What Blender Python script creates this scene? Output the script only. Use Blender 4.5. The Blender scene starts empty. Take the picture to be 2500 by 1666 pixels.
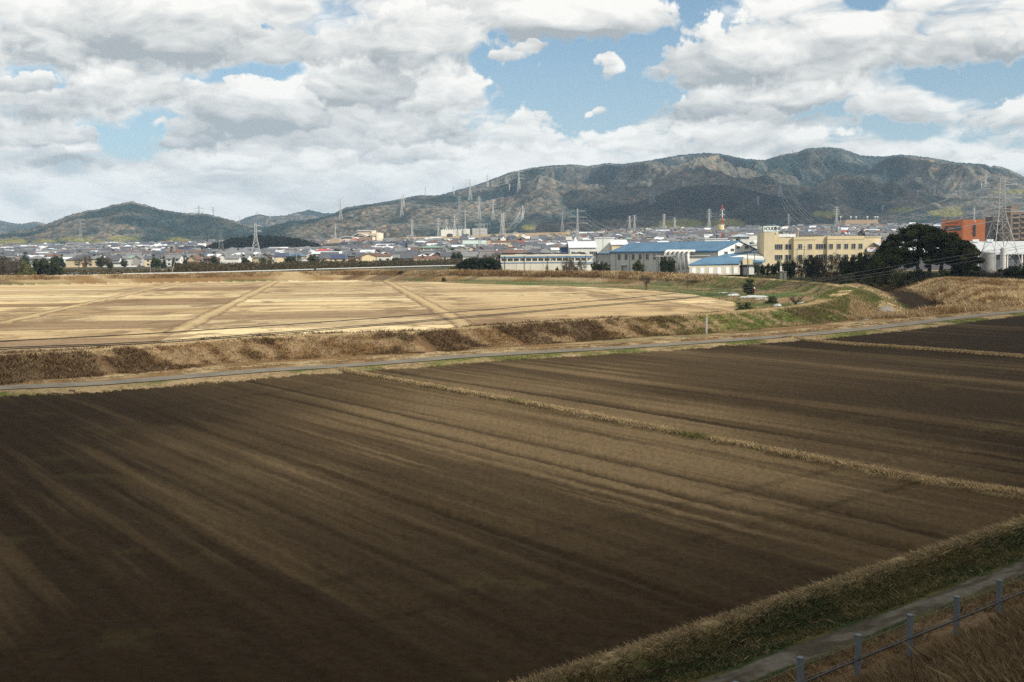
import bpy, math, random
import numpy as np
from mathutils import Vector, Matrix

# ------------------------------------------------------------------ camera, sky, sun
scene = bpy.context.scene
COL = scene.collection
CH = 7.5                      # camera height above the fields
FPX, CX, CY = 2778.0, 1250.0, 833.0
PITCH = math.atan(211.0 / FPX)
ROLL = 0.008
_f = np.array([0, math.cos(PITCH), -math.sin(PITCH)])
_u0 = np.array([0, math.sin(PITCH), math.cos(PITCH)])
_x = np.array([1.0, 0, 0])
_u = _u0 * math.cos(ROLL) + _x * math.sin(ROLL)
_r = _x * math.cos(ROLL) - _u0 * math.sin(ROLL)
cam_d = bpy.data.cameras.new("camera")
cam_d.sensor_width = 36.0
cam_d.lens = 36.0 * FPX / 2500.0
cam_d.clip_start = 0.2
cam_d.clip_end = 30000
cam = bpy.data.objects.new("camera", cam_d)
COL.objects.link(cam)
cam.matrix_world = Matrix(((_r[0], _u[0], -_f[0], 0), (_r[1], _u[1], -_f[1], 0), (_r[2], _u[2], -_f[2], CH), (0, 0, 0, 1)))
scene.camera = cam

def ray(px, py):
    return _f * FPX + _r * (px - CX) - _u * (py - CY)
def P(px, py, z=0.0):
    """point of the ground plane at height z seen at a place of the photograph"""
    d = ray(px, py); t = (z - CH) / d[2]
    return (d[0] * t, d[1] * t)
def at(px, py, Y):
    d = ray(px, py); t = Y / d[1]
    return (d[0] * t, Y, CH + d[2] * t)
def ab(px, py):
    d = ray(px, py)
    return d[0] / d[1], d[2] / d[1]

SUN_EL, SUN_AZ = 33.0, 122.0          # azimuth clockwise from +Y (the way the camera looks)
_se, _sa = math.radians(SUN_EL), math.radians(SUN_AZ)
SUN_DIR = Vector((math.sin(_sa) * math.cos(_se), math.cos(_sa) * math.cos(_se), math.sin(_se)))
sun_d = bpy.data.lights.new("sun", 'SUN')
sun_d.energy = 5.0
sun_d.angle = math.radians(0.5)
sun_d.color = (1.0, 0.93, 0.80)
sun = bpy.data.objects.new("sun", sun_d)
COL.objects.link(sun)
sun.rotation_euler = SUN_DIR.to_track_quat('Z', 'Y').to_euler()
sun.location = (0, 0, 300)
scene.view_settings.view_transform = 'Standard'
scene.view_settings.look = 'None'
scene.view_settings.exposure = 0.28
scene.view_settings.gamma = 1.0
scene.cycles.use_denoising = False
scene.cycles.max_bounces = 5
scene.cycles.diffuse_bounces = 2
scene.cycles.glossy_bounces = 2
scene.cycles.transparent_max_bounces = 6
scene.cycles.volume_bounces = 0
scene.cycles.adaptive_threshold = 0.008

class NT:
    """small node helper"""
    def __init__(s, tree): s.t = tree; s.n = tree.nodes; s.l = tree.links
    def new(s, typ, **kw):
        nd = s.n.new(typ)
        for k, v in kw.items(): setattr(nd, k, v)
        return nd
    def put(s, sock, v):
        if isinstance(v, bpy.types.NodeSocket): s.l.new(v, sock)
        elif v is not None: sock.default_value = v
    def m(s, op, a, b=None, c=None, clamp=False):
        nd = s.new('ShaderNodeMath', operation=op, use_clamp=clamp)
        s.put(nd.inputs[0], a); s.put(nd.inputs[1], b)
        if c is not None: s.put(nd.inputs[2], c)
        return nd.outputs[0]
    def vm(s, op, a, b=None, c=None):
        nd = s.new('ShaderNodeVectorMath', operation=op)
        s.put(nd.inputs[0], a); s.put(nd.inputs[1], b)
        if c is not None: s.put(nd.inputs[2], c)
        return nd.outputs['Value'] if op in ('LENGTH', 'DOT_PRODUCT') else nd.outputs['Vector']
    def mr(s, v, a, b, c=0.0, d=1.0, smooth=True):
        nd = s.new('ShaderNodeMapRange')
        nd.interpolation_type = 'SMOOTHSTEP' if smooth else 'LINEAR'
        s.put(nd.inputs['Value'], v)
        for k, q in zip(('From Min', 'From Max', 'To Min', 'To Max'), (a, b, c, d)): s.put(nd.inputs[k], q)
        return nd.outputs['Result']
    def mix(s, f, a, b, typ='MIX'):
        nd = s.new('ShaderNodeMix', data_type='RGBA', blend_type=typ)
        nd.clamp_factor = True
        s.put(nd.inputs[0], f)
        for i, v in ((6, a), (7, b)):
            if isinstance(v, tuple) and len(v) == 3: v = (*v, 1.0)
            s.put(nd.inputs[i], v)
        return nd.outputs[2]
    def noise(s, vec, scale, detail=4.0, rough=0.5, dist=0.0, dims='3D'):
        nd = s.new('ShaderNodeTexNoise', noise_dimensions=dims)
        s.put(nd.inputs['Vector'], vec)
        nd.inputs['Scale'].default_value = scale; nd.inputs['Detail'].default_value = detail
        nd.inputs['Roughness'].default_value = rough; nd.inputs['Distortion'].default_value = dist
        return nd.outputs['Fac']
    def xyz(s, v):
        nd = s.new('ShaderNodeSeparateXYZ'); s.put(nd.inputs[0], v); return nd.outputs
    def cxyz(s, x, y, z=0.0):
        nd = s.new('ShaderNodeCombineXYZ')
        s.put(nd.inputs[0], x); s.put(nd.inputs[1], y); s.put(nd.inputs[2], z); return nd.outputs[0]

# places in the sky, read off the photograph as directions: (px, py, rx, ry, weight)
SKY_HOLES = [(1340, 130, 150, 52, 1), (1330, 225, 75, 70, 1), (1430, 215, 105, 75, 1), (1540, 205, 85, 60, .9), (1610, 130, 70, 70, 1.0), (1700, 35, 75, 75, 1.0),
             (1395, 285, 60, 34, .8), (1530, 280, 50, 24, .5), (555, 182, 90, 22, .8), (680, 180, 70, 20, .7), (638, 76, 28, 13, .6),
             (30, 162, 70, 24, .5), (130, 190, 60, 26, .7), (320, 318, 75, 40, .8), (235, 335, 60, 20, .5), (2440, 185, 130, 42, .95),
             (2310, 172, 60, 22, .6), (2060, 268, 80, 20, .6), (2380, 330, 160, 34, .55), (2140, 315, 110, 26, .5), (2095, 5, 30, 14, .6), (1225, 105, 30, 30, .6),
             (1700, 245, 60, 14, .3), (2480, 380, 70, 22, .4)]
# cumulus, far to near: px, py of the widest line, half width, rise, drop, brightness of the underside
CUMULI = [(180, 395, 230, 34, 28, .50), (560, 400, 120, 30, 20, .55), (790, 402, 125, 52, 22, .62), (1020, 390, 160, 40, 26, .35), (2400, 428, 170, 44, 26, .75),
          (1560, 350, 420, 72, 70, .70), (1900, 345, 260, 66, 60, .70), (1270, 330, 190, 105, 60, .62), (450, 348, 150, 66, 40, .16), (95, 330, 190, 60, 42, .22),
          (1080, 335, 190, 62, 40, .22), (120, 268, 190, 72, 56, .42), (630, 292, 205, 98, 48, .20), (330, 225, 220, 60, 50, .40), (1080, 230, 230, 150, 60, .55),
          (900, 212, 165, 66, 46, .02), (2450, 290, 120, 66, 44, .55), (2180, 282, 230, 84, 40, .30), (1725, 272, 165, 62, 38, .22), (1950, 235, 200, 60, 34, .30),
          (2270, 130, 320, 120, 62, .25), (2430, 120, 150, 50, 34, .05), (1960, 135, 300, 165, 92, .40), (1735, 172, 150, 84, 40, .05), (1000, 110, 300, 110, 90, .50),
          (760, 120, 280, 100, 56, .25), (270, 105, 440, 140, 78, .18), (60, 195, 130, 30, 26, .4), (1420, 50, 290, 90, 52, .38), (1490, 170, 36, 30, 30, .75), (1476, 152, 30, 28, 22, .8), (1482, 262, 52, 22, 18, .75), (1440, 268, 40, 20, 14, .75), (1280, 112, 44, 26, 24, .7), (1245, 128, 46, 24, 22, .7)]

def build_world():
    w = bpy.data.worlds.new("World"); scene.world = w; w.use_nodes = True
    t = NT(w.node_tree); t.n.clear()
    sky = t.new('ShaderNodeTexSky', sky_type='NISHITA')
    sky.sun_disc = False
    sky.sun_elevation = _se; sky.sun_rotation = _sa
    sky.altitude = 20; sky.air_density = 1.0; sky.dust_density = 0.6; sky.ozone_density = 1.6
    tc = t.new('ShaderNodeTexCoord')
    d = t.xyz(tc.outputs['Generated'])
    den = t.m('MAXIMUM', t.m('ABSOLUTE', d[1]), 0.02)
    a = t.m('DIVIDE', d[0], den); b = t.m('DIVIDE', d[2], den)
    bc = t.m('MAXIMUM', b, 0.0)
    # group: puffiness of the cloud field at direction (a, b)
    g = bpy.data.node_groups.new("cloud_puffs", 'ShaderNodeTree')
    g.interface.new_socket("P", in_out='INPUT', socket_type='NodeSocketVector')
    g.interface.new_socket("D", in_out='OUTPUT', socket_type='NodeSocketFloat')
    q = NT(g); gi = q.new('NodeGroupInput'); go = q.new('NodeGroupOutput')
    s = q.xyz(gi.outputs[0])
    k = q.m('ADD', s[1], 0.075)
    pr = q.cxyz(q.m('DIVIDE', q.m('MULTIPLY', s[0], 2.2), q.m('POWER', k, 0.30)), q.m('MULTIPLY', q.m('POWER', k, 0.42), 8.2), 0.0)
    wn = q.new('ShaderNodeTexNoise', noise_dimensions='2D'); q.put(wn.inputs['Vector'], pr)
    wn.inputs['Scale'].default_value = 2.6; wn.inputs['Detail'].default_value = 3.0; wn.inputs['Roughness'].default_value = 0.55
    pw = q.vm('MULTIPLY_ADD', wn.outputs['Color'], (0.55, 0.40, 0.0), pr)
    n1 = q.noise(pw, 1.15, 5.0, 0.5, dims='2D')
    vo = q.new('ShaderNodeTexVoronoi', feature='F1', voronoi_dimensions='2D')
    q.put(vo.inputs['Vector'], pw); vo.normalize = False
    vo.inputs['Scale'].default_value = 3.4; vo.inputs['Detail'].default_value = 2.6; vo.inputs['Roughness'].default_value = .52; vo.inputs['Lacunarity'].default_value = 2.3
    acc = q.m('MULTIPLY_ADD', vo.outputs['Distance'], -0.36, q.m('MULTIPLY', n1, 1.35))
    q.l.new(acc, go.inputs[0])
    def dens(vec):
        nd = t.new('ShaderNodeGroup'); nd.node_tree = g; t.put(nd.inputs[0], vec); return nd.outputs[0]
    def blobs(pv, lst, acc, gain):
        for (px, py, rx, ry, wt) in lst:
            ca, cb = ab(px, py)
            ix, iy = FPX / rx * .72, FPX / ry * .72
            L = t.vm('LENGTH', t.vm('MULTIPLY_ADD', pv, (ix, iy, 0), (-ca * ix, -cb * iy, 0)))
            u = t.m('MULTIPLY_ADD', L, -1 / 1.2, 1.35 / 1.2, clamp=True)
            acc = t.m('MULTIPLY_ADD', u, gain * wt, acc)
        return acc
    p0 = t.cxyz(a, bc, 0.0)
    D0 = dens(p0)
    D1 = dens(t.cxyz(t.m('ADD', a, 0.008), t.m('ADD', bc, 0.020), 0.0))
    wn = t.new('ShaderNodeTexNoise', noise_dimensions='2D'); t.put(wn.inputs['Vector'], p0)
    wn.inputs['Scale'].default_value = 15.0; wn.inputs['Detail'].default_value = 4.0
    wv = t.vm('SUBTRACT', wn.outputs['Color'], (0.5, 0.5, 0.5))
    pl = t.vm('MULTIPLY_ADD', wv, (0.07, 0.035, 0.0), p0)
    lay = blobs(pl, SKY_HOLES, 0.0, -0.85)
    lay = t.m('ADD', t.m('MAXIMUM', lay, -0.95), t.mr(bc, 0.13, 0.02, -0.12, 0.20))
    full = t.m('ADD', D0, lay)
    alpha = t.mr(full, -0.14, 0.22)
    rim = t.m('MULTIPLY', t.m('SUBTRACT', D0, D1), 1.5)
    lit = t.m('ADD', 0.62, t.m('MULTIPLY', t.m('SUBTRACT', D0, 0.6), -0.5))
    pc = t.vm('MULTIPLY_ADD', wv, (0.050, 0.030, 0.0), p0)
    fine = t.noise(p0, 62.0, 3.0, 0.55, dims='2D')
    puff = t.m('MULTIPLY_ADD', D0, 1.1, t.m('MULTIPLY_ADD', fine, 0.9, -1.07))
    for (px, py, rx, up, dn, gr) in CUMULI:
        ca, cb = ab(px, py); ix, iy = FPX / rx, FPX / up
        v = t.vm('MULTIPLY_ADD', pc, (ix, iy, 0), (-ca * ix, -cb * iy, 0))
        sx = t.xyz(v)
        y2 = t.m('MULTIPLY_ADD', t.m('MINIMUM', sx[1], 0.0), up / dn - 1.0, sx[1])
        L = t.m('SQRT', t.m('MULTIPLY_ADD', sx[0], sx[0], t.m('MULTIPLY', y2, y2)))
        e = t.m('SUBTRACT', puff, L)
        al_ = t.m('MULTIPLY_ADD', t.m('ADD', e, 0.98), t.m('MAXIMUM', t.m('MULTIPLY_ADD', y2, 3.0, 4.6), 1.5), 0.0, clamp=True)
        hi = t.m('MULTIPLY_ADD', t.m('ADD', y2, 0.42), 0.55, t.m('MULTIPLY_ADD', gr, .85, -.06))
        hi = t.m('MINIMUM', hi, 0.98)
        mx = t.new('ShaderNodeMix', data_type='FLOAT'); t.put(mx.inputs[0], al_); t.put(mx.inputs[2], lit); t.put(mx.inputs[3], hi)
        lit = mx.outputs[0]
        alpha = t.m('MAXIMUM', alpha, al_)
    lit = t.m('ADD', lit, rim, clamp=True)
    cl = t.mix(lit, (3.5, 3.75, 3.85), (8.8, 8.6, 8.1))
    hor = t.mr(bc, 0.0, 0.10, 0.55, 0.0)                        # far clouds lose contrast in the air
    cl = t.mix(hor, cl, (7.5, 7.45, 7.05))
    skyc = t.mix(1.0, sky.outputs[0], (0.66, 0.86, 0.94), 'MULTIPLY')
    skyc = t.mix(t.mr(bc, 0.0, 0.24, 0.60, 0.12), skyc, (5.0, 5.8, 6.2))
    colr = t.mix(alpha, skyc, cl)
    # overhead and behind, the same broken cloud cover seen without detail
    bg = t.new('ShaderNodeBackground'); bg.inputs['Strength'].default_value = 0.10
    t.l.new(colr, bg.inputs['Color'])
    out = t.new('ShaderNodeOutputWorld'); t.l.new(bg.outputs[0], out.inputs[0])
    w.cycles.sampling_method = 'MANUAL'; w.cycles.sample_map_resolution = 512
build_world()

# ------------------------------------------------------------------ numpy helpers
def _hash(ix, iy, seed):
    h = (ix.astype(np.int64) * 374761393 + iy.astype(np.int64) * 668265263 + seed * 1442695041) & 0xFFFFFFFF
    h = ((h ^ (h >> 13)) * 1274126177) & 0xFFFFFFFF
    h = ((h ^ (h >> 16)) * 2246822519) & 0xFFFFFFFF
    return ((h ^ (h >> 15)) & 0xFFFFFF) / float(0xFFFFFF)
def vnoise(x, y, seed=0):
    fx, fy = np.floor(x), np.floor(y)
    tx, ty = x - fx, y - fy
    tx = tx * tx * (3 - 2 * tx); ty = ty * ty * (3 - 2 * ty)
    a = _hash(fx, fy, seed); b = _hash(fx + 1, fy, seed); c = _hash(fx, fy + 1, seed); d = _hash(fx + 1, fy + 1, seed)
    return (a * (1 - tx) + b * tx) * (1 - ty) + (c * (1 - tx) + d * tx) * ty
def fbm(x, y, seed=0, octv=4, gain=0.5):
    s = 0; A = 1.0; tot = 0
    for i in range(octv):
        s = s + A * vnoise(x, y, seed + i * 17); tot += A; A *= gain
        x = x * 2.03 + 13.1; y = y * 2.03 + 7.7
    return s / tot
def ridged(x, y, seed=0, octv=3, gain=0.5):
    s = 0; A = 1.0; tot = 0
    for i in range(octv):
        s = s + A * (1 - np.abs(2 * vnoise(x, y, seed + i * 17) - 1)); tot += A; A *= gain
        x = x * 2.1 + 3.1; y = y * 2.1 + 17.7
    return s / tot
def worley(x, y, seed=0):
    """distance to the nearest jittered point of a unit lattice, and that cell's random value"""
    fx, fy = np.floor(x), np.floor(y)
    best = np.full(x.shape, 9.0); val = np.zeros(x.shape)
    for i in (-1, 0, 1):
        for j in (-1, 0, 1):
            cx, cy = fx + i, fy + j
            h1 = _hash(cx, cy, seed); h2 = _hash(cx, cy, seed + 5)
            dd = (cx + h1 - x) ** 2 + (cy + h2 - y) ** 2
            m = dd < best
            best = np.where(m, dd, best); val = np.where(m, _hash(cx, cy, seed + 9), val)
    return np.sqrt(best), val
def sstep(a, b, x):
    t = np.clip((x - a) / (b - a), 0, 1); return t * t * (3 - 2 * t)
def polydist(X, Y, pts):
    """distance to a polyline, the arc parameter in points, and the signed side"""
    best = np.full(X.shape, 1e9); par = np.zeros(X.shape); side = np.zeros(X.shape)
    for i in range(len(pts) - 1):
        ax, ay = pts[i][:2]; bx, by = pts[i + 1][:2]
        dx, dy = bx - ax, by - ay; L2 = dx * dx + dy * dy + 1e-9
        t = np.clip(((X - ax) * dx + (Y - ay) * dy) / L2, 0, 1)
        ex, ey = X - (ax + t * dx), Y - (ay + t * dy)
        d2 = ex * ex + ey * ey
        m = d2 < best
        best = np.where(m, d2, best); par = np.where(m, i + t, par)
        side = np.where(m, np.sign(dx * ey - dy * ex), side)
    return np.sqrt(best), par, side
def inpoly(X, Y, pts):
    ins = np.zeros(X.shape, bool); n = len(pts)
    for i in range(n):
        x1, y1 = pts[i]; x2, y2 = pts[(i + 1) % n]
        c = ((y1 > Y) != (y2 > Y)) & (X < (x2 - x1) * (Y - y1) / (y2 - y1 + 1e-12) + x1)
        ins ^= c
    return ins
def spline(pts, n=8):
    """Catmull-Rom through points of any dimension"""
    p = [np.array(q, float) for q in pts]; p = [2 * p[0] - p[1]] + p + [2 * p[-1] - p[-2]]
    out = []
    for i in range(1, len(p) - 2):
        for k in range(n):
            t = k / n
            out.append(0.5 * (2 * p[i] + (p[i + 1] - p[i - 1]) * t + (2 * p[i - 1] - 5 * p[i] + 4 * p[i + 1] - p[i + 2]) * t * t
                              + (3 * p[i] - p[i - 1] - 3 * p[i + 1] + p[i + 2]) * t ** 3))
    out.append(p[-2]); return [tuple(q) for q in out]

# ------------------------------------------------------------------ object helpers
def tag(o, label=None, cat=None, group=None, kind=None):
    if label: o['label'] = label
    if cat: o['category'] = cat
    if group: o['group'] = group
    if kind: o['kind'] = kind
    return o
def empty(name, loc=(0, 0, 0), rz=0.0):
    o = bpy.data.objects.new(name, None); COL.objects.link(o)
    o.location = loc; o.rotation_euler = (0, 0, rz); o.empty_display_size = 0.5
    return o
def np_mesh(name, V, F, mats, col=None, mi=None, smooth=False, parent=None, uv=None):
    """mesh object from arrays; F is (n,3) or (n,4)"""
    V = np.asarray(V, np.float32); F = np.asarray(F, np.int32)
    me = bpy.data.meshes.new(name)
    me.vertices.add(len(V)); me.vertices.foreach_set('co', V.ravel())
    k = F.shape[1]
    me.loops.add(F.size); me.loops.foreach_set('vertex_index', F.ravel())
    me.polygons.add(len(F)); me.polygons.foreach_set('loop_start', np.arange(0, F.size, k, dtype=np.int32))
    if smooth: me.polygons.foreach_set('use_smooth', np.ones(len(F), bool))
    if mi is not None: me.polygons.foreach_set('material_index', np.asarray(mi, np.int32))
    if col is not None:
        at_ = me.attributes.new('Col', 'FLOAT_COLOR', 'POINT')
        c = np.ones((len(V), 4), np.float32); c[:, :3] = col
        at_.data.foreach_set('color', c.ravel())
    me.update(calc_edges=True)
    for m in (mats if isinstance(mats, (list, tuple)) else [mats]): me.materials.append(m)
    o = bpy.data.objects.new(name, me); COL.objects.link(o)
    if parent is not None: o.parent = parent
    return o

class MB:
    """collects boxes, bars, tubes and faces, then links them as one mesh object"""
    def __init__(s): s.v = []; s.f = []; s.mi = []; s.cur = 0
    def face(s, pts):
        i = len(s.v); s.v += [tuple(p) for p in pts]; s.f.append(tuple(range(i, i + len(pts)))); s.mi.append(s.cur)
    def box(s, c, d, rz=0.0, M=None):
        x, y, z = d[0] / 2, d[1] / 2, d[2] / 2
        cr, sr = math.cos(rz), math.sin(rz)
        i = len(s.v)
        for q in ((-x, -y, -z), (x, -y, -z), (x, y, -z), (-x, y, -z), (-x, -y, z), (x, -y, z), (x, y, z), (-x, y, z)):
            w = (q[0] * cr - q[1] * sr + c[0], q[0] * sr + q[1] * cr + c[1], q[2] + c[2])
            s.v.append(w)
        for q in ((0, 3, 2, 1), (4, 5, 6, 7), (0, 1, 5, 4), (1, 2, 6, 5), (2, 3, 7, 6), (3, 0, 4, 7)):
            s.f.append(tuple(i + k for k in q)); s.mi.append(s.cur)
    def b2(s, lo, hi):
        s.box([(lo[k] + hi[k]) / 2 for k in range(3)], [hi[k] - lo[k] for k in range(3)])
    def bar(s, a, b, r, r2=None, n=4):
        a = Vector(a); b = Vector(b); d = b - a
        if d.length < 1e-6: return
        r2 = r if r2 is None else r2
        d.normalize(); up = Vector((0, 0, 1)) if abs(d.z) < 0.95 else Vector((1, 0, 0))
        e1 = d.cross(up).normalized(); e2 = d.cross(e1)
        i = len(s.v)
        for (p, rr) in ((a, r), (b, r2)):
            for k in range(n):
                t = 2 * math.pi * (k + .5) / n
                s.v.append(tuple(p + e1 * (math.cos(t) * rr) + e2 * (math.sin(t) * rr)))
        for k in range(n):
            s.f.append((i + k, i + (k + 1) % n, i + n + (k + 1) % n, i + n + k)); s.mi.append(s.cur)
        s.f.append(tuple(i + k for k in range(n))[::-1]); s.mi.append(s.cur)
        s.f.append(tuple(i + n + k for k in range(n))); s.mi.append(s.cur)
    def tube(s, pts, r, n=5, r_end=None):
        for k in range(len(pts) - 1):
            if r_end is None: ra = rb = r
            else:
                ra = r + (r_end - r) * k / (len(pts) - 1); rb = r + (r_end - r) * (k + 1) / (len(pts) - 1)
            s.bar(pts[k], pts[k + 1], ra, rb, n)
    def lathe(s, c, prof, n=20, a0=0.0, a1=None):
        """profile [(r, z)] turned about the vertical through c"""
        i = len(s.v); full = a1 is None; a1 = 2 * math.pi if full else a1
        m = n if full else n + 1
        for (r, z) in prof:
            for k in range(m):
                t = a0 + (a1 - a0) * k / n
                s.v.append((c[0] + r * math.cos(t), c[1] + r * math.sin(t), c[2] + z))
        for j in range(len(prof) - 1):
            for k in range(n):
                k2 = (k + 1) % m
                s.f.append((i + j * m + k, i + j * m + k2, i + (j + 1) * m + k2, i + (j + 1) * m + k)); s.mi.append(s.cur)
    def prism(s, poly, axis, lo, hi):
        """polygon extruded along an axis; poly gives the two other coordinates in order"""
        def mk(p, h):
            return {'x': (h, p[0], p[1]), 'y': (p[0], h, p[1]), 'z': (p[0], p[1], h)}[axis]
        n = len(poly); i = len(s.v)
        s.v += [mk(p, lo) for p in poly] + [mk(p, hi) for p in poly]
        s.f.append(tuple(range(i, i + n))[::-1]); s.mi.append(s.cur)
        s.f.append(tuple(range(i + n, i + 2 * n))); s.mi.append(s.cur)
        for k in range(n):
            s.f.append((i + k, i + (k + 1) % n, i + n + (k + 1) % n, i + n + k)); s.mi.append(s.cur)
    def mesh(s, name, mats, smooth=False):
        me = bpy.data.meshes.new(name); me.from_pydata(s.v, [], s.f)
        for m in (mats if isinstance(mats, (list, tuple)) else [mats]): me.materials.append(m)
        if any(s.mi): me.polygons.foreach_set('material_index', s.mi)
        if smooth: me.polygons.foreach_set('use_smooth', [True] * len(s.f))
        me.update(); return me
    def build(s, name, mats, parent=None, smooth=False):
        o = bpy.data.objects.new(name, s.mesh(name, mats, smooth)); COL.objects.link(o)
        if parent is not None: o.parent = parent
        return o

_mats = {}
def mat(name, col, rough=0.7, var=0.12, scale=1.5, metal=0.0, spec=0.3, streak=0.0, bump=0.0):
    """painted / plain surface with a little wear"""
    if name in _mats: return _mats[name]
    m = bpy.data.materials.new(name); m.use_nodes = True
    t = NT(m.node_tree); bs = t.n['Principled BSDF']
    tc = t.new('ShaderNodeTexCoord'); ob = tc.outputs['Object']
    n1 = t.noise(ob, scale, 5.0, 0.6)
    c2 = tuple(c * (1 - var * 2) for c in col)
    c = t.mix(t.mr(n1, 0.35, 0.72), col, c2)
    if streak:
        st = t.noise(t.vm('MULTIPLY', ob, (3.0, 3.0, 0.25)), 1.4, 4.0, 0.6)
        c = t.mix(t.mr(st, 0.5, 0.8, 0, streak), c, tuple(q * 0.45 for q in col))
    t.l.new(c, bs.inputs['Base Color'])
    bs.inputs['Roughness'].default_value = rough; bs.inputs['Metallic'].default_value = metal
    bs.inputs['Specular IOR Level'].default_value = spec
    if bump:
        bn = t.new('ShaderNodeBump'); bn.inputs['Strength'].default_value = bump; bn.inputs['Distance'].default_value = 0.05
        t.l.new(n1, bn.inputs['Height']); t.l.new(bn.outputs[0], bs.inputs['Normal'])
    _mats[name] = m; return m
def vmat(name, rough=0.9, nscale=3.0, namp=0.3, bump=0.0, bdist=0.1, trans=0.0, vec=None, spec=0.04):
    """surface whose own colour comes from the mesh, with a fine grain"""
    m = bpy.data.materials.new(name); m.use_nodes = True
    t = NT(m.node_tree); bs = t.n['Principled BSDF']
    at_ = t.new('ShaderNodeAttribute', attribute_name='Col')
    geo = t.new('ShaderNodeNewGeometry')
    pos = geo.outputs['Position']
    if vec: pos = t.vm('MULTIPLY', pos, vec)
    n1 = t.noise(pos, nscale, 6.0, 0.65)
    f = t.mr(n1, 0.25, 0.75, 1 - namp, 1 + namp, smooth=False)
    c = t.vm('SCALE', at_.outputs['Color']); t.l.new(f, c.node.inputs['Scale'])
    t.l.new(c, bs.inputs['Base Color'])
    bs.inputs['Roughness'].default_value = rough; bs.inputs['Specular IOR Level'].default_value = spec
    if bump:
        bn = t.new('ShaderNodeBump'); bn.inputs['Strength'].default_value = bump; bn.inputs['Distance'].default_value = bdist
        t.l.new(n1, bn.inputs['Height']); t.l.new(bn.outputs[0], bs.inputs['Normal'])
    if trans:
        tr = t.new('ShaderNodeBsdfTranslucent'); t.l.new(c, tr.inputs[0])
        mx = t.new('ShaderNodeMixShader'); mx.inputs[0].default_value = trans
        t.l.new(bs.outputs[0], mx.inputs[1]); t.l.new(tr.outputs[0], mx.inputs[2])
        t.l.new(mx.outputs[0], t.n['Material Output'].inputs['Surface'])
    return m
# ------------------------------------------------------------------ lie of the land
TX, TY = 0.764, 0.645          # along the railway and the lane
NX, NY = -0.645, 0.764         # away from the railway

LEVEE = [(-300, 893, 1.5), (0, 867, 1.5), (212, 856, 1.5), (425, 838, 1.5), (637, 823, 1.5), (850, 815, 1.5), (1000, 811, 1.5), (1104, 803, 1.5), (1308, 789, 1.5),
         (1512, 777, 1.5), (1700, 768, 1.5), (1791, 761, 1.5), (1925, 750, 1.6), (1982, 742, 1.6), (2040, 722, 1.7), (2070, 707, 1.8), (2045, 697, 1.9),
         (2002, 692, 2.0), (1906, 684, 2.1), (1791, 676, 2.3), (1715, 674, 2.3), (1602, 670, 2.4), (1500, 666.5, 2.6), (1404, 665, 2.7), (1300, 664.5, 2.7), (1150, 663, 2.8),
         (1012, 661, 3.0), (850, 662, 2.8), (700, 664, 2.8), (500, 668, 2.6), (250, 671, 2.6), (0, 674, 2.6), (-300, 678, 2.6), (-700, 682, 2.6)]
LEV = spline([(*P(a, b, z), z) for a, b, z in LEVEE], 2)
_lane = [(-500, 998), (-250, 972), (0, 949.6), (212, 940), (425, 924), (637, 907), (850, 894), (1000, 883), (1104, 874), (1308, 862), (1512, 850.5), (1700, 838), (1791, 831.5), (1982, 817),
         (2174, 797), (2365, 774), (2500, 761), (2700, 745)]
LANE = spline([P(a, b, 0.12) for a, b in _lane], 2)
RIDGE1 = [P(835, 909), P(1250, 983), P(1700, 1072), P(2250, 1180), P(2500, 1215), P(3000, 1300)]
RIDGE2 = [P(1925, 829), P(2059, 841), P(2250, 854), P(2500, 873), P(2800, 900)]
FIELD = [P(a, b) for a, b in [(-700, 700), (-300, 696), (0, 692), (400, 688), (690, 684), (940, 683.5), (1000, 687), (1150, 693), (1370, 698.5), (1500, 704), (1600, 711), (1700, 722), (1796, 740),
                              (1792, 762), (1500, 792), (1000, 830), (500, 860), (0, 890), (-700, 930)]]
RIVER = spline([P(a, b, -1.0) for a, b in [(1650, 661), (1850, 672), (1990, 682), (2075, 693), (2150, 712), (2225, 736), (2275, 760), (2235, 785)]], 5)
RAILP = [(300, 667.5, 362), (464, 664.6, 388), (644, 660, 430), (800, 655.5, 482), (960, 651, 528), (1093, 647.6, 570), (1180, 646, 600)]
RAILL = [at(a, b, c) for a, b, c in RAILP]
PATHS = [((-59, 131), (-107, 382)), ((-33.5, 113), (-76, 375)), ((-4.2, 116), (-34, 316)), ((31, 130), (11.4, 263))]

def lane_dist(X, Y): return polydist(X, Y, LANE)
def town_z(X, Y):
    a = X / np.maximum(Y, 1)
    L = np.interp(a, [-.5, -.2, 0, .3, .5], [30, 36, 50, 58, 60])
    return L * np.clip((Y - 650) / 1650, 0, 1.25) ** 1.4
_emb_n = [-60, 1.5, 3.5, 9.6, 10.6, 11.3, 11.75, 12.45, 12.9, 13.25, 13.5, 13.72, 14.1, 14.4, 14.85]
_emb_z = [4.2, 4.1, 3.7, 0.75, 0.42, 0.3, 0.22, 0.22, 0.08, -0.42, -0.5, -0.42, 0.16, 0.14, 0.0]

def lev_shape(X, Y):
    d, par, side = polydist(X, Y, LEV)
    i = np.clip(par.astype(int), 0, len(LEV) - 2); f = par - i
    za = np.array([q[2] for q in LEV]); zc = za[i] * (1 - f) + za[i + 1] * f
    # width of the top and steepness, along the levee
    w = 0.9; near = par < 26
    slope = np.where(near, 2.0, 2.2)
    z = zc - np.maximum(0, d - w) / slope
    return z, d, par, side, zc

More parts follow.
